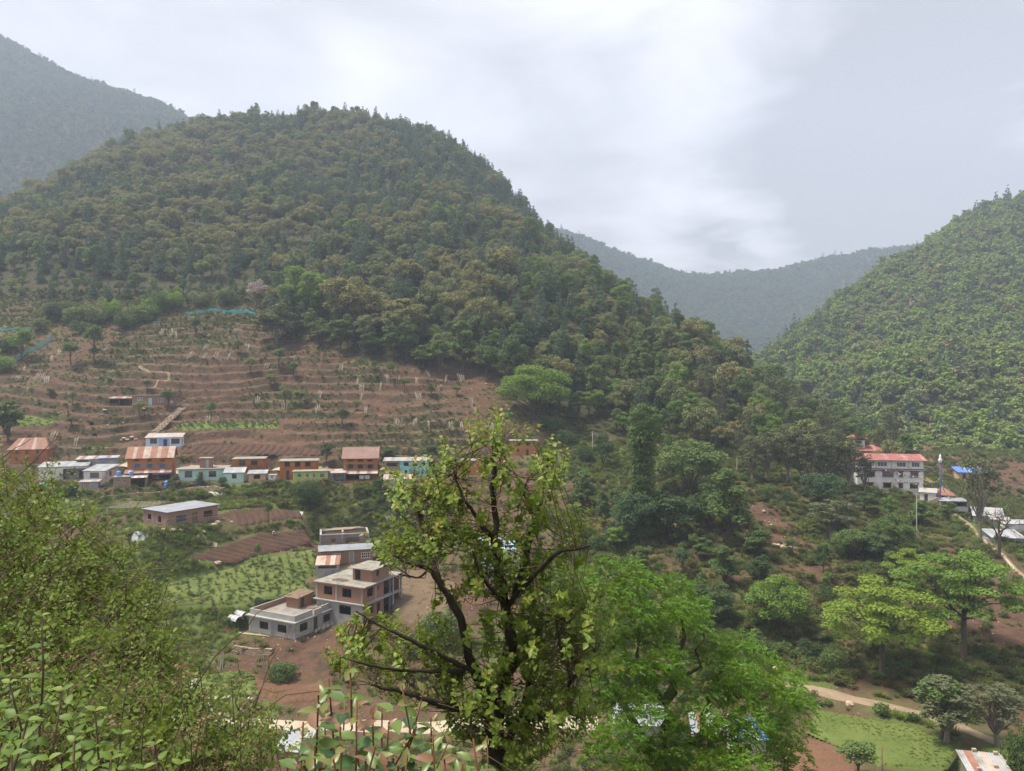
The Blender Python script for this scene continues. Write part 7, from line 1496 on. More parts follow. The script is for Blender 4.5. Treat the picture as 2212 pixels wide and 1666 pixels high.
# person figures
def person(label, p, yaw, pose, shirt, pants):
    if pose == 'stand': J = [(0, 0, .95), (0, 0, 1.2), (0, .01, 1.42), (0, .01, 1.52), (0, .0, 1.66), (.1, 0, .9), (.11, .02, .5), (.12, 0, .06), (.13, -.12, .03), (-.1, 0, .9), (-.11, .02, .5), (-.12, 0, .06), (-.13, -.12, .03), (.2, 0, 1.4), (.27, 0, 1.12), (.27, -.1, .86), (-.2, 0, 1.4), (-.27, 0, 1.12), (-.27, -.1, .86)]
    else: J = [(0, 0, .86), (0, -.22, .98), (0, -.45, 1.0), (0, -.54, .97), (0, -.66, .9), (.1, 0, .82), (.12, -.06, .46), (.13, .03, .06), (.14, -.1, .03), (-.1, 0, .82), (-.12, -.06, .46), (-.13, .03, .06), (-.14, -.1, .03), (.2, -.42, .94), (.24, -.5, .62), (.16, -.6, .36), (-.2, -.42, .94), (-.24, -.5, .62), (-.16, -.6, .36)]
    E = [(0, 1), (1, 2), (2, 3), (3, 4), (0, 5), (5, 6), (6, 7), (7, 8), (0, 9), (9, 10), (10, 11), (11, 12), (2, 13), (13, 14), (14, 15), (2, 16), (16, 17), (17, 18)]; rad = [.15, .14, .14, .055, .1, .1, .07, .05, .045, .1, .07, .05, .045, .065, .05, .04, .065, .05, .04]
    me = bpy.data.meshes.new('person'); me.from_pydata(J, E, []); o = bpy.data.objects.new('person', me); link(o); o.modifiers.new('skin', 'SKIN')
    for i, r in enumerate(rad): me.skin_vertices[0].data[i].radius = (r, r * .85); 
    me.skin_vertices[0].data[0].use_root = True; sb = o.modifiers.new('sub', 'SUBSURF'); sb.levels = sb.render_levels = 1
    dg = bpy.context.evaluated_depsgraph_get(); m2 = bpy.data.meshes.new_from_object(o.evaluated_get(dg)); o.modifiers.clear(); o.data = m2; m2.materials.clear()
    for mm in ('skin', shirt, pants): m2.materials.append(M[mm])
    head = Vector(J[4]); 
    for f in m2.polygons:
        c = f.center; dh = min((c - Vector(J[k])).length for k in (3, 4)); hd = min((c - Vector(J[k])).length for k in (15, 18)); lg = min((c - Vector(J[k])).length for k in (6, 7, 10, 11, 5, 9, 8, 12)); ts = min((c - Vector(J[k])).length for k in (1, 2, 13, 14, 16, 17)); f.material_index = 0 if dh < .14 or hd < .1 else (2 if lg < ts else 1); f.use_smooth = True
    o.location = p; o.rotation_euler = (0, 0, yaw); tag(o, label, 'person')
    mb = MB(); hv = Vector(J[4]); hr = lathe('hair', [(.112, -.02), (.115, .04), (.09, .095), (.03, .12)], 'dark', o, 10); hr.location = (hv.x, hv.y + .015, hv.z + .01); return o
person('person in a pale top bending over the furrows of the lower ploughed field', pt(590, 1158), .6, 'bend', 'whitepaint', 'redcloth'); person('person in pale clothes standing on the left terraces below the brick house', pt(174, 916), .2, 'stand', 'sacks', 'wood'); person('person in dark clothes standing on a terrace near stakes', pt(548, 874), -.3, 'stand', 'navy', 'dark'); person('person in dark clothes on the bare slope left of the open shed', pt(147, 896), .4, 'stand', 'maroon', 'dark')
# ------------------------------------------------------------------ foreground plants
rngP = np.random.RandomState(2024)
def leaf_t(wid=.32, fold=.12, curl=.10, kind='ovate'):
    t = np.array([0, .18, .42, .72, 1.0]); hw = {'ovate': [0, .24, .32, .21, 0], 'lance': [0, .15, .22, .15, 0], 'broad': [0, .33, .38, .22, 0]}[kind]; hw = np.array(hw) * wid / .32
    mid = np.stack([t, 0 * t, -curl * t ** 2], -1); Lf = mid[1:4] + np.stack([0 * t[1:4], hw[1:4], fold * hw[1:4] * 2.2], -1); Rt = mid[1:4] + np.stack([0 * t[1:4], -hw[1:4], fold * hw[1:4] * 2.2], -1)
    v = np.concatenate([mid, Lf, Rt]); tri = [(0, 1, 5), (0, 8, 1), (3, 4, 7), (3, 10, 4)]; quad = [(1, 2, 6, 5), (2, 3, 7, 6), (1, 8, 9, 2), (2, 9, 10, 3)]
    return v, np.array(tri), np.array(quad)
def leaf_serrated(wid=.40, fold=.12, curl=.2, n=9):
    t = np.linspace(0, 1, n + 1); hw = wid * np.sin(np.clip(t * 1.02, 0, 1) ** .72 * math.pi) ** .85 * (1 - .25 * t); mid = np.stack([t, 0 * t, -curl * t ** 2], -1)
    tt = t[1:-1]; tooth = np.where(np.arange(n - 1) % 2 == 0, 1.0, .86); h2 = hw[1:-1] * tooth; sh = np.where(np.arange(n - 1) % 2 == 0, .025, 0)
    Lf = np.stack([tt + sh, h2, -curl * tt ** 2 + fold * h2 * 2], -1); Rt = np.stack([tt + sh, -h2, -curl * tt ** 2 + fold * h2 * 2], -1); v = np.concatenate([mid, Lf, Rt]); a = n + 1; b = n + 1 + n - 1
    tri = [(0, 1, a), (0, b, 1), (n - 1, n, a + n - 2), (n - 1, b + n - 2, n)]; quad = [(i, i + 1, a + i, a + i - 1) for i in range(1, n - 1)] + [(i, b + i - 1, b + i, i + 1) for i in range(1, n - 1)]
    return v, np.array(tri), np.array(quad)
def leaf_frames(A, Nn):
    A = unit(A); B = unit(np.cross(Nn, A)); C = np.cross(A, B); return A, B, C
def leaves_mesh(name, tmpl, P, A, Nn, size, tint, mat):
    v, tri, quad = tmpl; A, B, C = leaf_frames(A, Nn); n = len(P); s = np.broadcast_to(size, (n,))[:, None, None]
    V = P[:, None] + s * (v[None, :, 0:1] * A[:, None] + v[None, :, 1:2] * B[:, None] + v[None, :, 2:3] * C[:, None]); off = (np.arange(n) * len(v))[:, None, None]
    return mesh_np(name, V.reshape(-1, 3), [(tri[None] + off).reshape(-1, 3), (quad[None] + off).reshape(-1, 4)], [M[mat]], True, {'tint': np.repeat(tint, len(v))})
def leaf_variants(name, tmpl, mat, tints):
    v, tri, quad = tmpl; return [mesh_np(name, v, [tri, quad], [M[mat]], True, {'tint': t + (np.where(np.abs(v[:, 1]) < 1e-4, .22, -.06) if t <= 1 else 0) * np.ones(len(v))}) for t in tints]
def leaf_obj(name, mesh, p, a, nn, s, parent):
    A, B, C = leaf_frames(np.asarray(a, float)[None], np.asarray(nn, float)[None]); o = bpy.data.objects.new(name, mesh); link(o, parent)
    mt = Matrix(np.array([[A[0][i] * s, B[0][i] * s, C[0][i] * s, p[i]] for i in range(3)] + [[0, 0, 0, 1]]).tolist()); o.matrix_basis = mt; return o
def at(u, v, D): return ray(u, v, D)
def twig_leaves(base, top, n, size, rng, droop=.15, spread=1.0, tipyoung=0):
    """leaves in a spiral along a twig: P, A, N, size, tint"""
    t = np.linspace(.12, 1.0, n) ** .9; P = base + (top - base) * t[:, None]; ax = unit(top - base); ang = np.arange(n) * 2.399 + rng.rand() * 6.28
    r = unit(np.cross(ax, [.3, .9, .2])); q = np.cross(ax, r); out = np.cos(ang)[:, None] * r + np.sin(ang)[:, None] * q
    A = out * spread + ax * (.35 + .5 * t[:, None] ** 3) + np.array([0, 0, -droop]) + rng.randn(n, 3) * .15; Nn = unit(ax + np.array([0, -.25, .6]) + rng.randn(n, 3) * .3); Nn = unit(Nn - unit(A) * (Nn * unit(A)).sum(1, keepdims=True))
    s = size * rng.uniform(.7, 1.2, n) * (1 - .35 * t ** 4); tint = np.clip(rng.rand(n) * .75 + .25 * t, 0, 1); 
    if tipyoung: k = (t > .8) & (rng.rand(n) < tipyoung); tint = np.where(k, 1.0 + rng.uniform(.2, .9, n), tint)
    return P, A, Nn, s, tint
# ---- pear tree
def pear_tree():
    rng = np.random.RandomState(8); D0 = 8.0
    def path(uv, D=D0, dd=None): 
        dd = np.zeros(len(uv)) if dd is None else np.asarray(dd); return np.array([at(u, v, D + d) for (u, v), d in zip(uv, dd)])
    B = [([(1078, 1790), (1076, 1666), (1064, 1590), (1095, 1473), (1106, 1394), (1095, 1311), (1067, 1181), (1069, 1117), (1069, 1001), (1062, 945)], .125, .016, None),
         ([(1062, 1590), (1039, 1473), (1011, 1417), (998, 1339), (951, 1260), (928, 1228), (882, 1218), (845, 1195)], .075, .014, [0, -.1, -.2, -.3, -.3, -.3, -.3, -.3]),
         ([(951, 1260), (930, 1200), (905, 1130), (900, 1070)], .035, .01, [-.3, -.2, 0, 0]), ([(1067, 1163), (1044, 1140), (1021, 1103), (1002, 1080), (951, 1077)], .035, .01, [0, -.2, -.3, -.4, -.4]),
         ([(1002, 1080), (984, 1033), (975, 1000)], .02, .008, [-.4, -.3, -.2]), ([(1095, 1311), (1141, 1255), (1206, 1191), (1247, 1186), (1275, 1180)], .04, .01, [0, -.3, -.5, -.6, -.6]),
         ([(1113, 1288), (1155, 1126), (1174, 1056), (1187, 978)], .05, .01, [0, .2, .3, .3]), ([(1100, 1565), (1211, 1533), (1234, 1464), (1280, 1440), (1290, 1370)], .045, .008, [0, -.1, -.1, 0, .1]),
         ([(1053, 1542), (974, 1528), (928, 1514), (872, 1496), (800, 1480)], .06, .012, [0, -.2, -.4, -.5, -.6]), ([(1021, 1450), (940, 1410), (873, 1376), (803, 1343), (770, 1320)], .035, .008, [-.2, -.4, -.5, -.5, -.5]), ([(1002, 1450), (920, 1450), (836, 1445), (780, 1433), (735, 1420)], .03, .008, [-.2, -.5, -.7, -.8, -.8]),
         ([(1106, 1394), (1180, 1340), (1250, 1330), (1290, 1370)], .035, .008, [0, .3, .5, .5]), ([(1076, 1640), (1120, 1560), (1140, 1480), (1160, 1420)], .05, .012, [0, .3, .3, .3]), ([(1060, 1480), (1030, 1560), (1000, 1600)], .03, .01, [0, -.4, -.6]),
         ([(928, 1228), (905, 1250), (860, 1240)], .018, .007, [-.3, -.4, -.5]), ([(1095, 1311), (1040, 1250), (1020, 1190)], .03, .008, [0, -.4, -.5]), ([(1155, 1126), (1130, 1060), (1120, 1030)], .02, .007, [.2, .1, 0]), ([(1234, 1464), (1210, 1400), (1200, 1330)], .03, .008, [-.4, -.3, -.2])]
    root = empty('pear_tree', at(1078, 1790, D0)); root.location.z = G(root.location.x, root.location.y) ; tag(root, 'pear tree with dark forked trunk and glossy leaves in the centre foreground', 'tree'); o0 = np.array(root.location)
    sk = []; tr = MB(); first = True
    for uv, r0, r1, dd in B:
        p = path(uv, D0, dd); s = np.linspace(0, len(p) - 1, len(p) * 5); k = np.arange(len(p)); q = np.stack([np.interp(s, k, p[:, i]) for i in range(3)], -1)
        ker = np.ones(5) / 5; q[2:-2] = np.stack([np.convolve(q[:, i], ker, 'valid') for i in range(3)], -1); q[1:-1] += rng.randn(len(q) - 2, 3) * r0 * .12
        rad = .8 * np.linspace(r0, r1, len(q)) * (1 + .08 * rng.randn(len(q)))
        if first: q = np.concatenate([[o0 + [0, 0, -.4], o0 + [0, 0, .1]], q]); rad = np.concatenate([[.2, .16], rad]); first = False; sk.append(q[4:])
        else: sk.append(q)
        mb = MB(); mb.tube(q - o0, rad, 9); mb.build('trunk' if r0 > .1 else 'branch', M['barkdark'], root, True)
    SK = np.concatenate(sk)
    masses = [(905, 1120, 75, 95, 1.0), (955, 1050, 55, 60, .9), (1000, 1110, 60, 80, 1), (1062, 958, 58, 42, 1.25), (1070, 1030, 36, 60, .9), (1187, 1010, 38, 62, 1.1), (1188, 1090, 42, 60, 1.0), (1130, 1110, 50, 70, .9), (1110, 1200, 62, 60, .9), (1020, 1190, 60, 60, .9), (1050, 1262, 60, 50, .9), (945, 1195, 60, 45, .9), (870, 1200, 50, 45, .8), (795, 1375, 75, 48, .9), (860, 1420, 95, 50, .9), (955, 1395, 62, 52, .7), (760, 1440, 58, 36, .8), (900, 1480, 95, 52, .9), (990, 1490, 72, 60, .9), (1100, 1400, 72, 80, 1), (1180, 1345, 72, 80, 1), (1250, 1330, 62, 82, 1), (1282, 1420, 52, 60, 1), (1180, 1450, 72, 70, 1), (1085, 1540, 82, 62, 1.0), (1150, 1590, 85, 62, 1.0), (1230, 1540, 62, 60, 1), (1020, 1580, 62, 50, .9), (1247, 1150, 24, 38, 1.1), (980, 1010, 34, 32, 1.0), (1100, 1640, 70, 45, .9), (1215, 1205, 45, 26, .9), (960, 1290, 40, 36, .5), (880, 1060, 36, 32, .9), (840, 1180, 26, 26, .9), (1150, 1260, 60, 50, 1.0), (730, 1425, 22, 18, .8)]
    PP, AA, NN, SS, TT = [], [], [], [], []; tw = MB()
    for (u, v, ru, rv, dn) in masses:
        ru *= .9; rv *= .9; n = int(ru * rv / 125 * dn * (1.3 if v > 1300 and u > 980 else 1.15 if u > 1000 and v > 1150 else .9)) + 4
        for i in range(n):
            while True:
                a, b = rng.uniform(-1, 1, 2)
                if a * a + b * b < 1: break
            base = at(u + a * ru, v + b * rv + 10, D0 + rng.randn() * .35); near = SK[np.argsort(((SK - base) ** 2).sum(1))[rng.randint(0, 14)]]
            L = rng.uniform(.10, .30); top = base + np.array([rng.randn() * .08, rng.randn() * .08, L]) + .10 * unit((base - near) + 1e-6)
            mid = .5 * (near + base) + rng.randn(3) * .05; tw.tube(np.array([near, mid, base, top]) - o0, [.006, .0045, .0035, .002], 4, False)
            q = twig_leaves(base - .25 * (base - near), top, rng.randint(10, 16), .072, rng, .2, 1.0, .55 if v < 1120 else .28)
            for l_, x_ in zip((PP, AA, NN, SS, TT), q): l_.append(x_)
    tw.build('twigs', M['twig'], root)
    PP, AA, NN, SS, TT = [np.concatenate(x) for x in (PP, AA, NN, SS, TT)]; PP = PP - o0
    tmpl = leaf_t(.36, .16, .18, 'ovate'); vs = leaf_variants('leaf', tmpl, 'pear', [.1, .3, .5, .7, .9, 1.5]); order = np.argsort((PP + o0)[:, 1] - 4 * SS); own = order[:290]; rest = order[290:]
    o = link(bpy.data.objects.new('foliage', leaves_mesh('foliage', tmpl, PP[rest], AA[rest], NN[rest], SS[rest], TT[rest], 'pear')), root); tag(o, kind='stuff')
    for i in own: leaf_obj('leaf', vs[min(5, int(TT[i] * 5)) if TT[i] <= 1 else 5], PP[i], AA[i], NN[i], SS[i], root)
    return len(PP)
print('pear leaves', pear_tree())
# ---- big green tree with feathered leaves
def ash_tree():
    rng = np.random.RandomState(18); D0 = 26.0
    lob = [(1195, 1262, 90, 52, 1.0), (1320, 1255, 95, 50, .3), (1400, 1300, 105, 70, 0), (1330, 1330, 85, 60, -.6), (1460, 1370, 80, 70, .2), (1280, 1400, 70, 60, .3), (1390, 1420, 80, 55, -.5), (1560, 1400, 75, 42, .8), (1615, 1425, 65, 38, .6), (1560, 1460, 70, 45, .1), (1650, 1500, 90, 55, 0), (1700, 1550, 60, 60, -.2), (1560, 1540, 90, 65, -.6), (1430, 1500, 80, 55, -.8), (1340, 1490, 75, 55, -.2), (1290, 1560, 70, 60, 0), (1400, 1590, 90, 60, -1.0), (1500, 1630, 100, 60, -1.0), (1620, 1620, 90, 60, -.6), (1700, 1640, 45, 50, 0), (1330, 1640, 70, 45, -.5), (1250, 1330, 60, 50, .8), (1480, 1320, 50, 50, 1.0), (1680, 1470, 55, 40, .6), (1560, 1680, 110, 50, -1), (1400, 1690, 90, 50, -.8)]
    root = empty('green_tree', (at(1450, 1700, D0)[0], D0, G(at(1450, 1700, D0)[0], D0))); tag(root, 'big leafy bright green tree with drooping feathered leaves in the right foreground', 'tree'); o0 = np.array(root.location)
    fork = at(1430, 1640, D0); tr = MB(); tr.tube(np.array([o0 + [0, 0, -.5], o0 + [0, 0, 1], .5 * (o0 + fork), fork]) - o0, [.5, .42, .34, .28], 10); tr.build('trunk', M['bark'], root, True)
    for a, b, c, r in (((1430, 1640), (1440, 1520), (1470, 1330), .2), ((1430, 1640), (1330, 1520), (1250, 1330), .17), ((1430, 1640), (1560, 1560), (1660, 1500), .16), ((1440, 1520), (1380, 1420), (1330, 1290), .12), ((1500, 1600), (1540, 1500), (1570, 1420), .12), ((1330, 1520), (1290, 1500), (1260, 1480), .07), ((1440, 1520), (1500, 1440), (1520, 1360), .08)):
        p = np.array([at(*a, D0), at(*b, D0 + .3), at(*c, D0 + .3)]); s = np.linspace(0, 2, 9); q = np.stack([np.interp(s, [0, 1, 2], p[:, i]) for i in range(3)], -1); q[1:-1] += rng.randn(7, 3) * .12; mb = MB(); mb.tube(q - o0, np.linspace(r, r * .35, 9), 7); mb.build('branch', M['bark'], root, True)
    lob2 = []
    for (u, v, ru, rv, dz) in lob:
        for j in range(5): a = j * 1.2566 + rng.rand(); q_ = rng.uniform(.36, .5); lob2.append((u + math.cos(a) * ru * .62, v + math.sin(a) * rv * .62, ru * q_, rv * q_ * .85, dz + rng.randn() * .5))
    lob = lob2
    k = D0 / F; V = []; T = []; n_l = 9
    for (u, v, ru, rv, dz) in lob:
        c = at(u, v, D0 + dz * 1.6); n = int(ru * rv / 10); d = unit(rng.randn(n, 3)); d[:, 2] = np.where(d[:, 2] < -.35, -d[:, 2], d[:, 2]); d = unit(d); rr = rng.uniform(.72, 1.02, n)[:, None]
        P = c + d * np.array([ru * k, (ru + rv) * .5 * k, rv * k]) * rr; hz = unit(d * [1, 1, .6] + rng.randn(n, 3) * .55); L = rng.uniform(.20, .36, n); tl = np.clip(.5 * rng.rand() + .6 * rng.rand(n), 0, 1.2)
        side = unit(np.cross(hz, [0, 0, 1.0])); 
        for j in range(n_l):
            t = (j // 2 + 1) / 5.0; sg = -1 if j % 2 else 1
            if j == n_l - 1: sg = 0
            b = P + hz * (L * t)[:, None] + np.array([0, 0, -1.0]) * (.3 * L * t * t)[:, None]; ax = unit(hz * .55 + side * sg * .75 + np.array([0, 0, -.35]) + rng.randn(n, 3) * .2); w = unit(np.cross(ax, side + .3 * hz + [0, 0, .4])); l = (L * .42)[:, None]
            V.append(np.stack([b, b + ax * l * .45 + w * l * .18, b + ax * l, b + ax * l * .45 - w * l * .18], 1)); T.append(np.repeat(tl, 4))
    V = (np.concatenate(V) - o0).reshape(-1, 3); o = link(bpy.data.objects.new('foliage', mesh_np('foliage', V, [np.arange(len(V)).reshape(-1, 4)], [M['walnut']], False, {'tint': np.concatenate(T)})), root); tag(o, kind='stuff'); return len(V) // 4
print('ash leaflets', ash_tree())
# ---- twiggy shrub at the left
def left_shrub():
    rng = np.random.RandomState(28); ms = [(40, 1055, 85, 75, 6.6), (20, 1150, 110, 90, 6.2), (130, 1140, 110, 80, 6.2), (90, 1250, 150, 90, 5.8), (230, 1230, 95, 80, 6.0), (200, 1330, 140, 90, 5.4), (60, 1350, 110, 90, 5.2), (305, 1405, 75, 70, 5.6), (260, 1450, 130, 80, 5.0), (365, 1510, 80, 70, 5.2), (465, 1605, 90, 50, 5.0), (545, 1590, 42, 36, 5.6), (350, 1580, 120, 90, 4.6), (560, 1640, 45, 45, 5.2), (430, 1650, 130, 60, 4.4), (220, 1560, 140, 90, 4.4), (60, 1460, 120, 90, 4.8), (-40, 1250, 90, 200, 5.5), (300, 1290, 60, 60, 6.0), (20, 1010, 60, 40, 6.8), (110, 1440, 120, 80, 4.6), (250, 1650, 150, 60, 3.8), (500, 1660, 80, 40, 4.6), (100, 1600, 140, 90, 3.6)]
    root = empty('left_shrub', (-3.6, 5.0, G(-3.6, 5.0))); tag(root, 'tangled twiggy shrub with small leaves filling the left foreground', 'shrub'); o0 = np.array(root.location); PP, AA, NN, SS, TT = [], [], [], [], []; tw = MB(); stems = []
    for i in range(16):
        u, v, ru, rv, D = ms[rng.randint(len(ms))]; top = at(u + rng.uniform(-1, 1) * ru, v - rv * rng.uniform(.2, .9), D); st = o0 + [rng.randn() * .6, rng.randn() * .5, -.2]; p, r = limb(st, top, .028, .006, rng, 9, .12); mb = MB(); mb.tube(p - o0, r, 6); mb.build('stem', M['twig'], root, True); stems.append(p[2:])
    SK = np.concatenate(stems)
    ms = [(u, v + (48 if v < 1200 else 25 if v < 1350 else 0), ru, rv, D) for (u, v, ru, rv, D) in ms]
    for (u, v, ru, rv, D) in ms:
        n = int(ru * rv / 80)
        for i in range(n):
            a, b = rng.uniform(-1, 1, 2)
            if a * a + b * b > 1: a *= .7; b *= .7
            base = at(u + a * ru, v + b * rv, D + rng.randn() * .3); L = rng.uniform(.10, .34); d = unit(np.array([rng.randn() * .6 + .25, rng.randn() * .4, .55])); top = base + d * L; tw.tube(np.array([base - d * L * .5 + [0, 0, -.03], base, top]) - o0, [.003, .0025, .0015], 3, False)
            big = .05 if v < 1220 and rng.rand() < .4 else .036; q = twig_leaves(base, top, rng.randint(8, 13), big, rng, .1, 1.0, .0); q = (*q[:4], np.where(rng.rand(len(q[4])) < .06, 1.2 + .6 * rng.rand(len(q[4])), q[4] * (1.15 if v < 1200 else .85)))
            for l_, x_ in zip((PP, AA, NN, SS, TT), q): l_.append(x_)
    for i in range(70):
        u, v, ru, rv, D = ms[rng.randint(len(ms))]; a = at(u + rng.randn() * ru * .5, v + rng.randn() * rv * .5, D - .15); b = a + np.array([rng.randn() * .35 + .2, rng.randn() * .1, rng.uniform(.1, .6)]); p, r = limb(a, b, .005, .002, rng, 7, .12); tw.tube(p - o0, r, 4, False)
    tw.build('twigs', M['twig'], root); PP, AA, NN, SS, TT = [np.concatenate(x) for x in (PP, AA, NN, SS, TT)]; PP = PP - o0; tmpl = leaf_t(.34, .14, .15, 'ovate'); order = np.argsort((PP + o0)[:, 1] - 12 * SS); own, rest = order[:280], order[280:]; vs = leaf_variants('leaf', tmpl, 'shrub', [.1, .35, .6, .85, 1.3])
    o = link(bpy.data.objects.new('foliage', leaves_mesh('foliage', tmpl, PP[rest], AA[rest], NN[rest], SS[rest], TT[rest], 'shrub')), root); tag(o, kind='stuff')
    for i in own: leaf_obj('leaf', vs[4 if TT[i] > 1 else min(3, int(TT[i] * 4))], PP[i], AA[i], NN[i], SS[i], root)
    # white flowers on thin stalks at its right side
    fl = MB(); P = []
    for i in range(46):
        u, v = (rng.uniform(360, 560), rng.uniform(1490, 1600)) if i < 34 else (rng.uniform(330, 430), rng.uniform(1440, 1500)); c = at(u, v, 4.9 + rng.randn() * .2); P += [c + rng.randn(3) * .012 for _ in range(5)]
    P = np.array(P) - o0; v, q, t = leaf_quads(P, unit(rng.randn(len(P), 3) + [0, -.5, .5]), .02, rng, .8); link(bpy.data.objects.new('flowers', mesh_np('flowers', v, [q], [M['whiteflower']], False, {'tint': t})), root)['kind'] = 'stuff'
    return len(PP)
print('shrub leaves', left_shrub())
# ---- broad leaved weeds at the lower left, each stem a plant
TN = leaf_serrated(.34, .13, .25); VN = leaf_variants('leaf', TN, 'nettle', [.1, .35, .6, .85, 1.4])
def weed(u, vt, D, label, L=.55, size=.062, vs=VN, mat='twig', pairs=7, seed=0, name='broad_leaved_weed'):
    rng = np.random.RandomState(seed); top = at(u, vt, D); g = G(top[0], top[1]); b = np.array([top[0] + rng.randn() * .08, top[1] + .08, g]); e = empty(name, b); tag(e, label, 'weed'); p, r = limb(b, top, .008, .003, rng, 12, 0.02); mb = MB(); mb.tube(p - b, r, 5); st = mb.build('stem', M[mat], e, True)
    ax = unit(p[-1] - p[-4]); r_ = unit(np.cross(ax, [.2, 1, .1])); q_ = np.cross(ax, r_)
    for k in range(pairs):
        c = top - ax * (L * k / pairs); a0 = k * 1.57 + rng.rand() * .5
        for sg in (0, math.pi):
            a = a0 + sg; out = math.cos(a) * r_ + math.sin(a) * q_; A = out + ax * (.55 - .08 * k) + rng.randn(3) * .1; N_ = unit(ax + [0, -.3, .4] + rng.randn(3) * .15); s = size * (.45 + .55 * min(1, (k + .6) / 2.2)) * rng.uniform(.85, 1.15); leaf_obj('leaf', vs[4 if k == 0 and rng.rand() < .6 else rng.randint(0, 4) if k > 1 else rng.randint(2, 4)], c - b, A, N_, s, e)
WL = ['tallest broad leaved weed at the far left', 'broad leaved weed at the left edge below the tallest', 'broad leaved weed with seed heads behind it', 'broad leaved weed third from the left bottom corner', 'short bright weed near the left edge', 'broad leaved weed leaning right at the bottom', 'large leaved weed at the bottom left centre', 'rightmost broad leaved weed of the bottom left clump', 'lowest weed in the bottom left corner', 'lowest weed right of the corner one', 'weed between the lowest ones and the tallest', 'small weed at the bottom edge left of the dry heads', 'weed with pale tip above the bottom edge', 'weed hugging the left edge halfway up']
for i, (u, vt, D) in enumerate(((90, 1330, 2.5), (20, 1475, 2.2), (135, 1490, 2.3), (205, 1535, 2.1), (60, 1555, 1.9), (262, 1585, 2.2), (160, 1600, 1.8), (335, 1608, 2.1), (25, 1630, 1.6), (240, 1640, 1.7), (105, 1640, 1.7), (390, 1650, 2.0), (310, 1660, 1.8), (10, 1400, 2.6))): weed(u, vt, D, WL[i], .5,   .05 if D < 2 else .05, pairs=10, seed=50 + i)
def dry_weed(u, v, D, label, seed):
    rng = np.random.RandomState(seed); top = at(u, v, D); g = G(top[0], top[1]); b = np.array([top[0] - .05, top[1] + .05, g]); e = empty('dry_weed', b); tag(e, label, 'weed'); p, r = limb(b, top, .006, .002, rng, 10, .01); mb = MB(); mb.tube(p - b, r, 4)
    P = []
    for i in range(9):
        s = p[rng.randint(6, 10)]; q = s + np.array([rng.randn() * .05, rng.randn() * .04, rng.uniform(.02, .10)]); mb.tube(np.array([s, q]) - b, .0015, 3, False); P += [q + rng.randn(3) * .012 for _ in range(26)]
    mb.build('stem', M['twig'], e); P = np.array(P) - b; v_, q, t = leaf_quads(P, unit(rng.randn(len(P), 3)), .011, rng, .7); link(bpy.data.objects.new('seed_head', mesh_np('seed_head', v_, [q], [M['seed']], False, {'tint': t})), e)['kind'] = 'stuff'
ORD = ['first', 'second', 'third', 'fourth', 'fifth', 'sixth', 'seventh', 'eighth', 'ninth', 'tenth', 'eleventh', 'twelfth', 'thirteenth']
DW = [(60, 1490, 2.6), (150, 1455, 2.8), (350, 1520, 3.0), (385, 1470, 3.2), (430, 1440, 3.4), (180, 1620, 2.2), (445, 1590, 3.0), (310, 1560, 2.8), (500, 1470, 3.8), (520, 1560, 3.6), (270, 1500, 3.0), (560, 1590, 3.8), (400, 1610, 2.8)]
DW.sort()
for i, (u, v, D) in enumerate(DW): dry_weed(u, v, D, 'dry brown seed heads in the left foreground, ' + ORD[DW.index((u, v, D))] + ' from the left', 90 + i)
for o in S.objects:
    if o.name.startswith('dry_weed') and o.parent is None: o['group'] = 'dry seed heads in the left foreground'
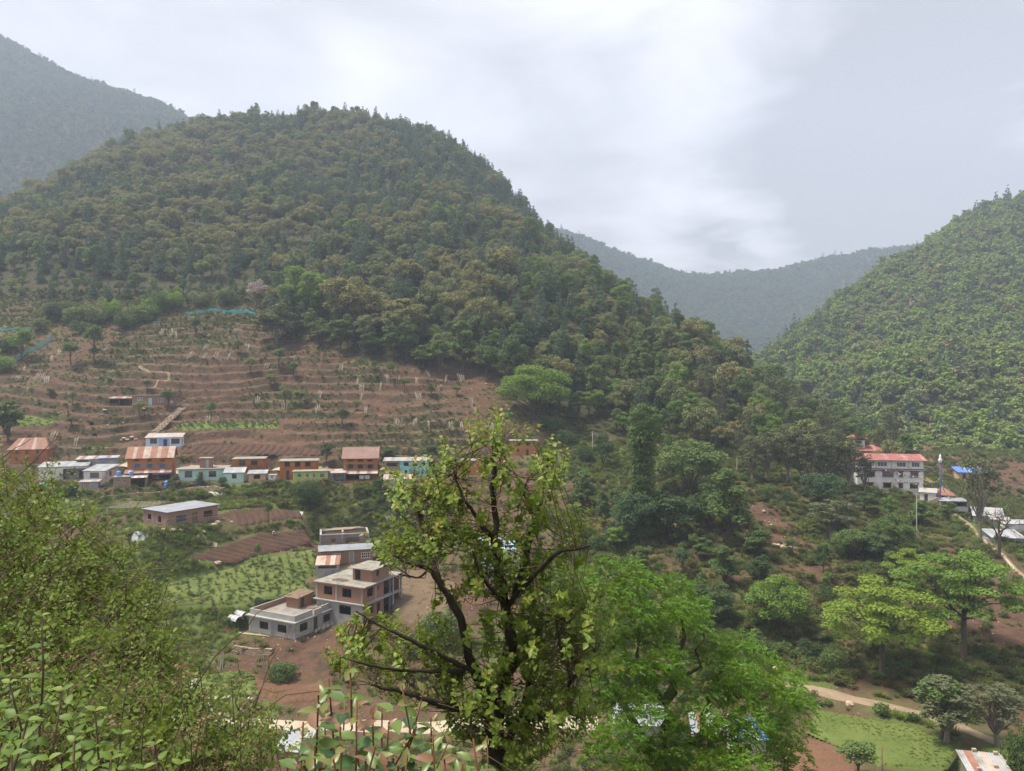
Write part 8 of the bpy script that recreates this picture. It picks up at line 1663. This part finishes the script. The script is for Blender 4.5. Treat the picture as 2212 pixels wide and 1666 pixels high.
# ---- shrub with flushing pink leaves
def pink_shrub():
    rng = np.random.RandomState(61); st = [(756, 1428, 2.1), (710, 1466, 2.15), (688, 1500, 2.0), (771, 1512, 1.95), (805, 1538, 2.0), (868, 1480, 2.2), (917, 1488, 2.25), (811, 1612, 1.75), (935, 1592, 1.95), (655, 1560, 2.1), (840, 1560, 2.1), (900, 1570, 2.2), (735, 1570, 1.9), (680, 1610, 1.8), (770, 1600, 2.1), (880, 1630, 1.8), (960, 1640, 2.0), (720, 1640, 1.75), (830, 1650, 1.65), (650, 1650, 1.9), (1022, 1596, 2.2), (1052, 1590, 2.3), (1000, 1650, 2.0), (700, 1545, 2.3), (745, 1525, 2.3), (785, 1560, 2.35), (825, 1520, 2.35), (850, 1600, 2.3), (890, 1530, 2.4), (930, 1550, 2.4), (670, 1590, 2.3), (640, 1610, 2.2), (790, 1640, 1.9), (910, 1650, 2.1), (745, 1610, 2.2), (860, 1655, 2.0), (690, 1660, 2.1), (970, 1600, 2.3), (620, 1650, 2.2), (1040, 1650, 2.2)]
    x0 = at(820, 1666, 2.15); root = empty('pink_tipped_shrub', (x0[0], 2.2, G(x0[0], 2.2))); tag(root, 'shrub with large green leaves and pink young tips at the bottom centre', 'shrub'); o0 = np.array(root.location); tm = leaf_t(.25, .16, .24, 'ovate'); vs = leaf_variants('leaf', tm, 'pinkleaf', [.0, .2, .45, .75, 1.35, 1.9])
    for i, (u, v, D) in enumerate(st):
        top = at(u, v, D); b = o0 + [rng.randn() * .15 + (top[0] - o0[0]) * .4, rng.randn() * .08, -.05]; p, r = limb(b, top, .007, .0025, rng, 14, .02); mb = MB(); mb.tube(p - o0, r, 6); s_ = mb.build('stem', M['stem'], root, True); ax = unit(p[-1] - p[-3]); r_ = unit(np.cross(ax, [.2, 1, .1])); q_ = np.cross(ax, r_); n = 18 if v < 1560 else 14
        for k in range(n):
            f = k / n; c = top - ax * (.012 + .40 * f) + (rng.randn(3) * .004); a = k * 2.399 + i; out = math.cos(a) * r_ + math.sin(a) * q_; up = .9 if k < 2 else .45 - .35 * f; A = out + ax * up + np.array([0, 0, -.1 * f]) + rng.randn(3) * .1; N_ = unit(ax * .8 + [0, -.35, .5] + rng.randn(3) * .25); s = (.034 + .036 * min(1, k / 4.0)) * rng.uniform(.85, 1.12)
            if k < 3: m_ = vs[rng.choice([5, 4, 3], p=[.38, .27, .35])]
            elif k < 5: m_ = vs[rng.choice([5, 4, 3, 2], p=[.05, .1, .5, .35])]
            else: m_ = vs[rng.choice([0, 1, 2, 3, 4], p=[.3, .28, .24, .15, .03])]
            leaf_obj('leaf', m_, c - o0, A, N_, s, s_)
pink_shrub()
# ------------------------------------------------------------------ haze
def build_haze():
    mb = MB(); mb.box(-1700, 1900, -60, 2250, -60, 800)
    m, nt, out = new_mat('valley_haze'); v = nt.nodes.new('ShaderNodeVolumePrincipled')
    v.inputs['Color'].default_value = (.68, .80, 1.0, 1); v.inputs['Density'].default_value = HAZE; v.inputs['Anisotropy'].default_value = .15
    nt.links.new(v.outputs[0], out.inputs['Volume'])
    o = mb.build('haze', m); tag(o, 'pale bluish haze filling the valley air', 'haze', kind='stuff'); return o
HAZE = .00025
build_haze()
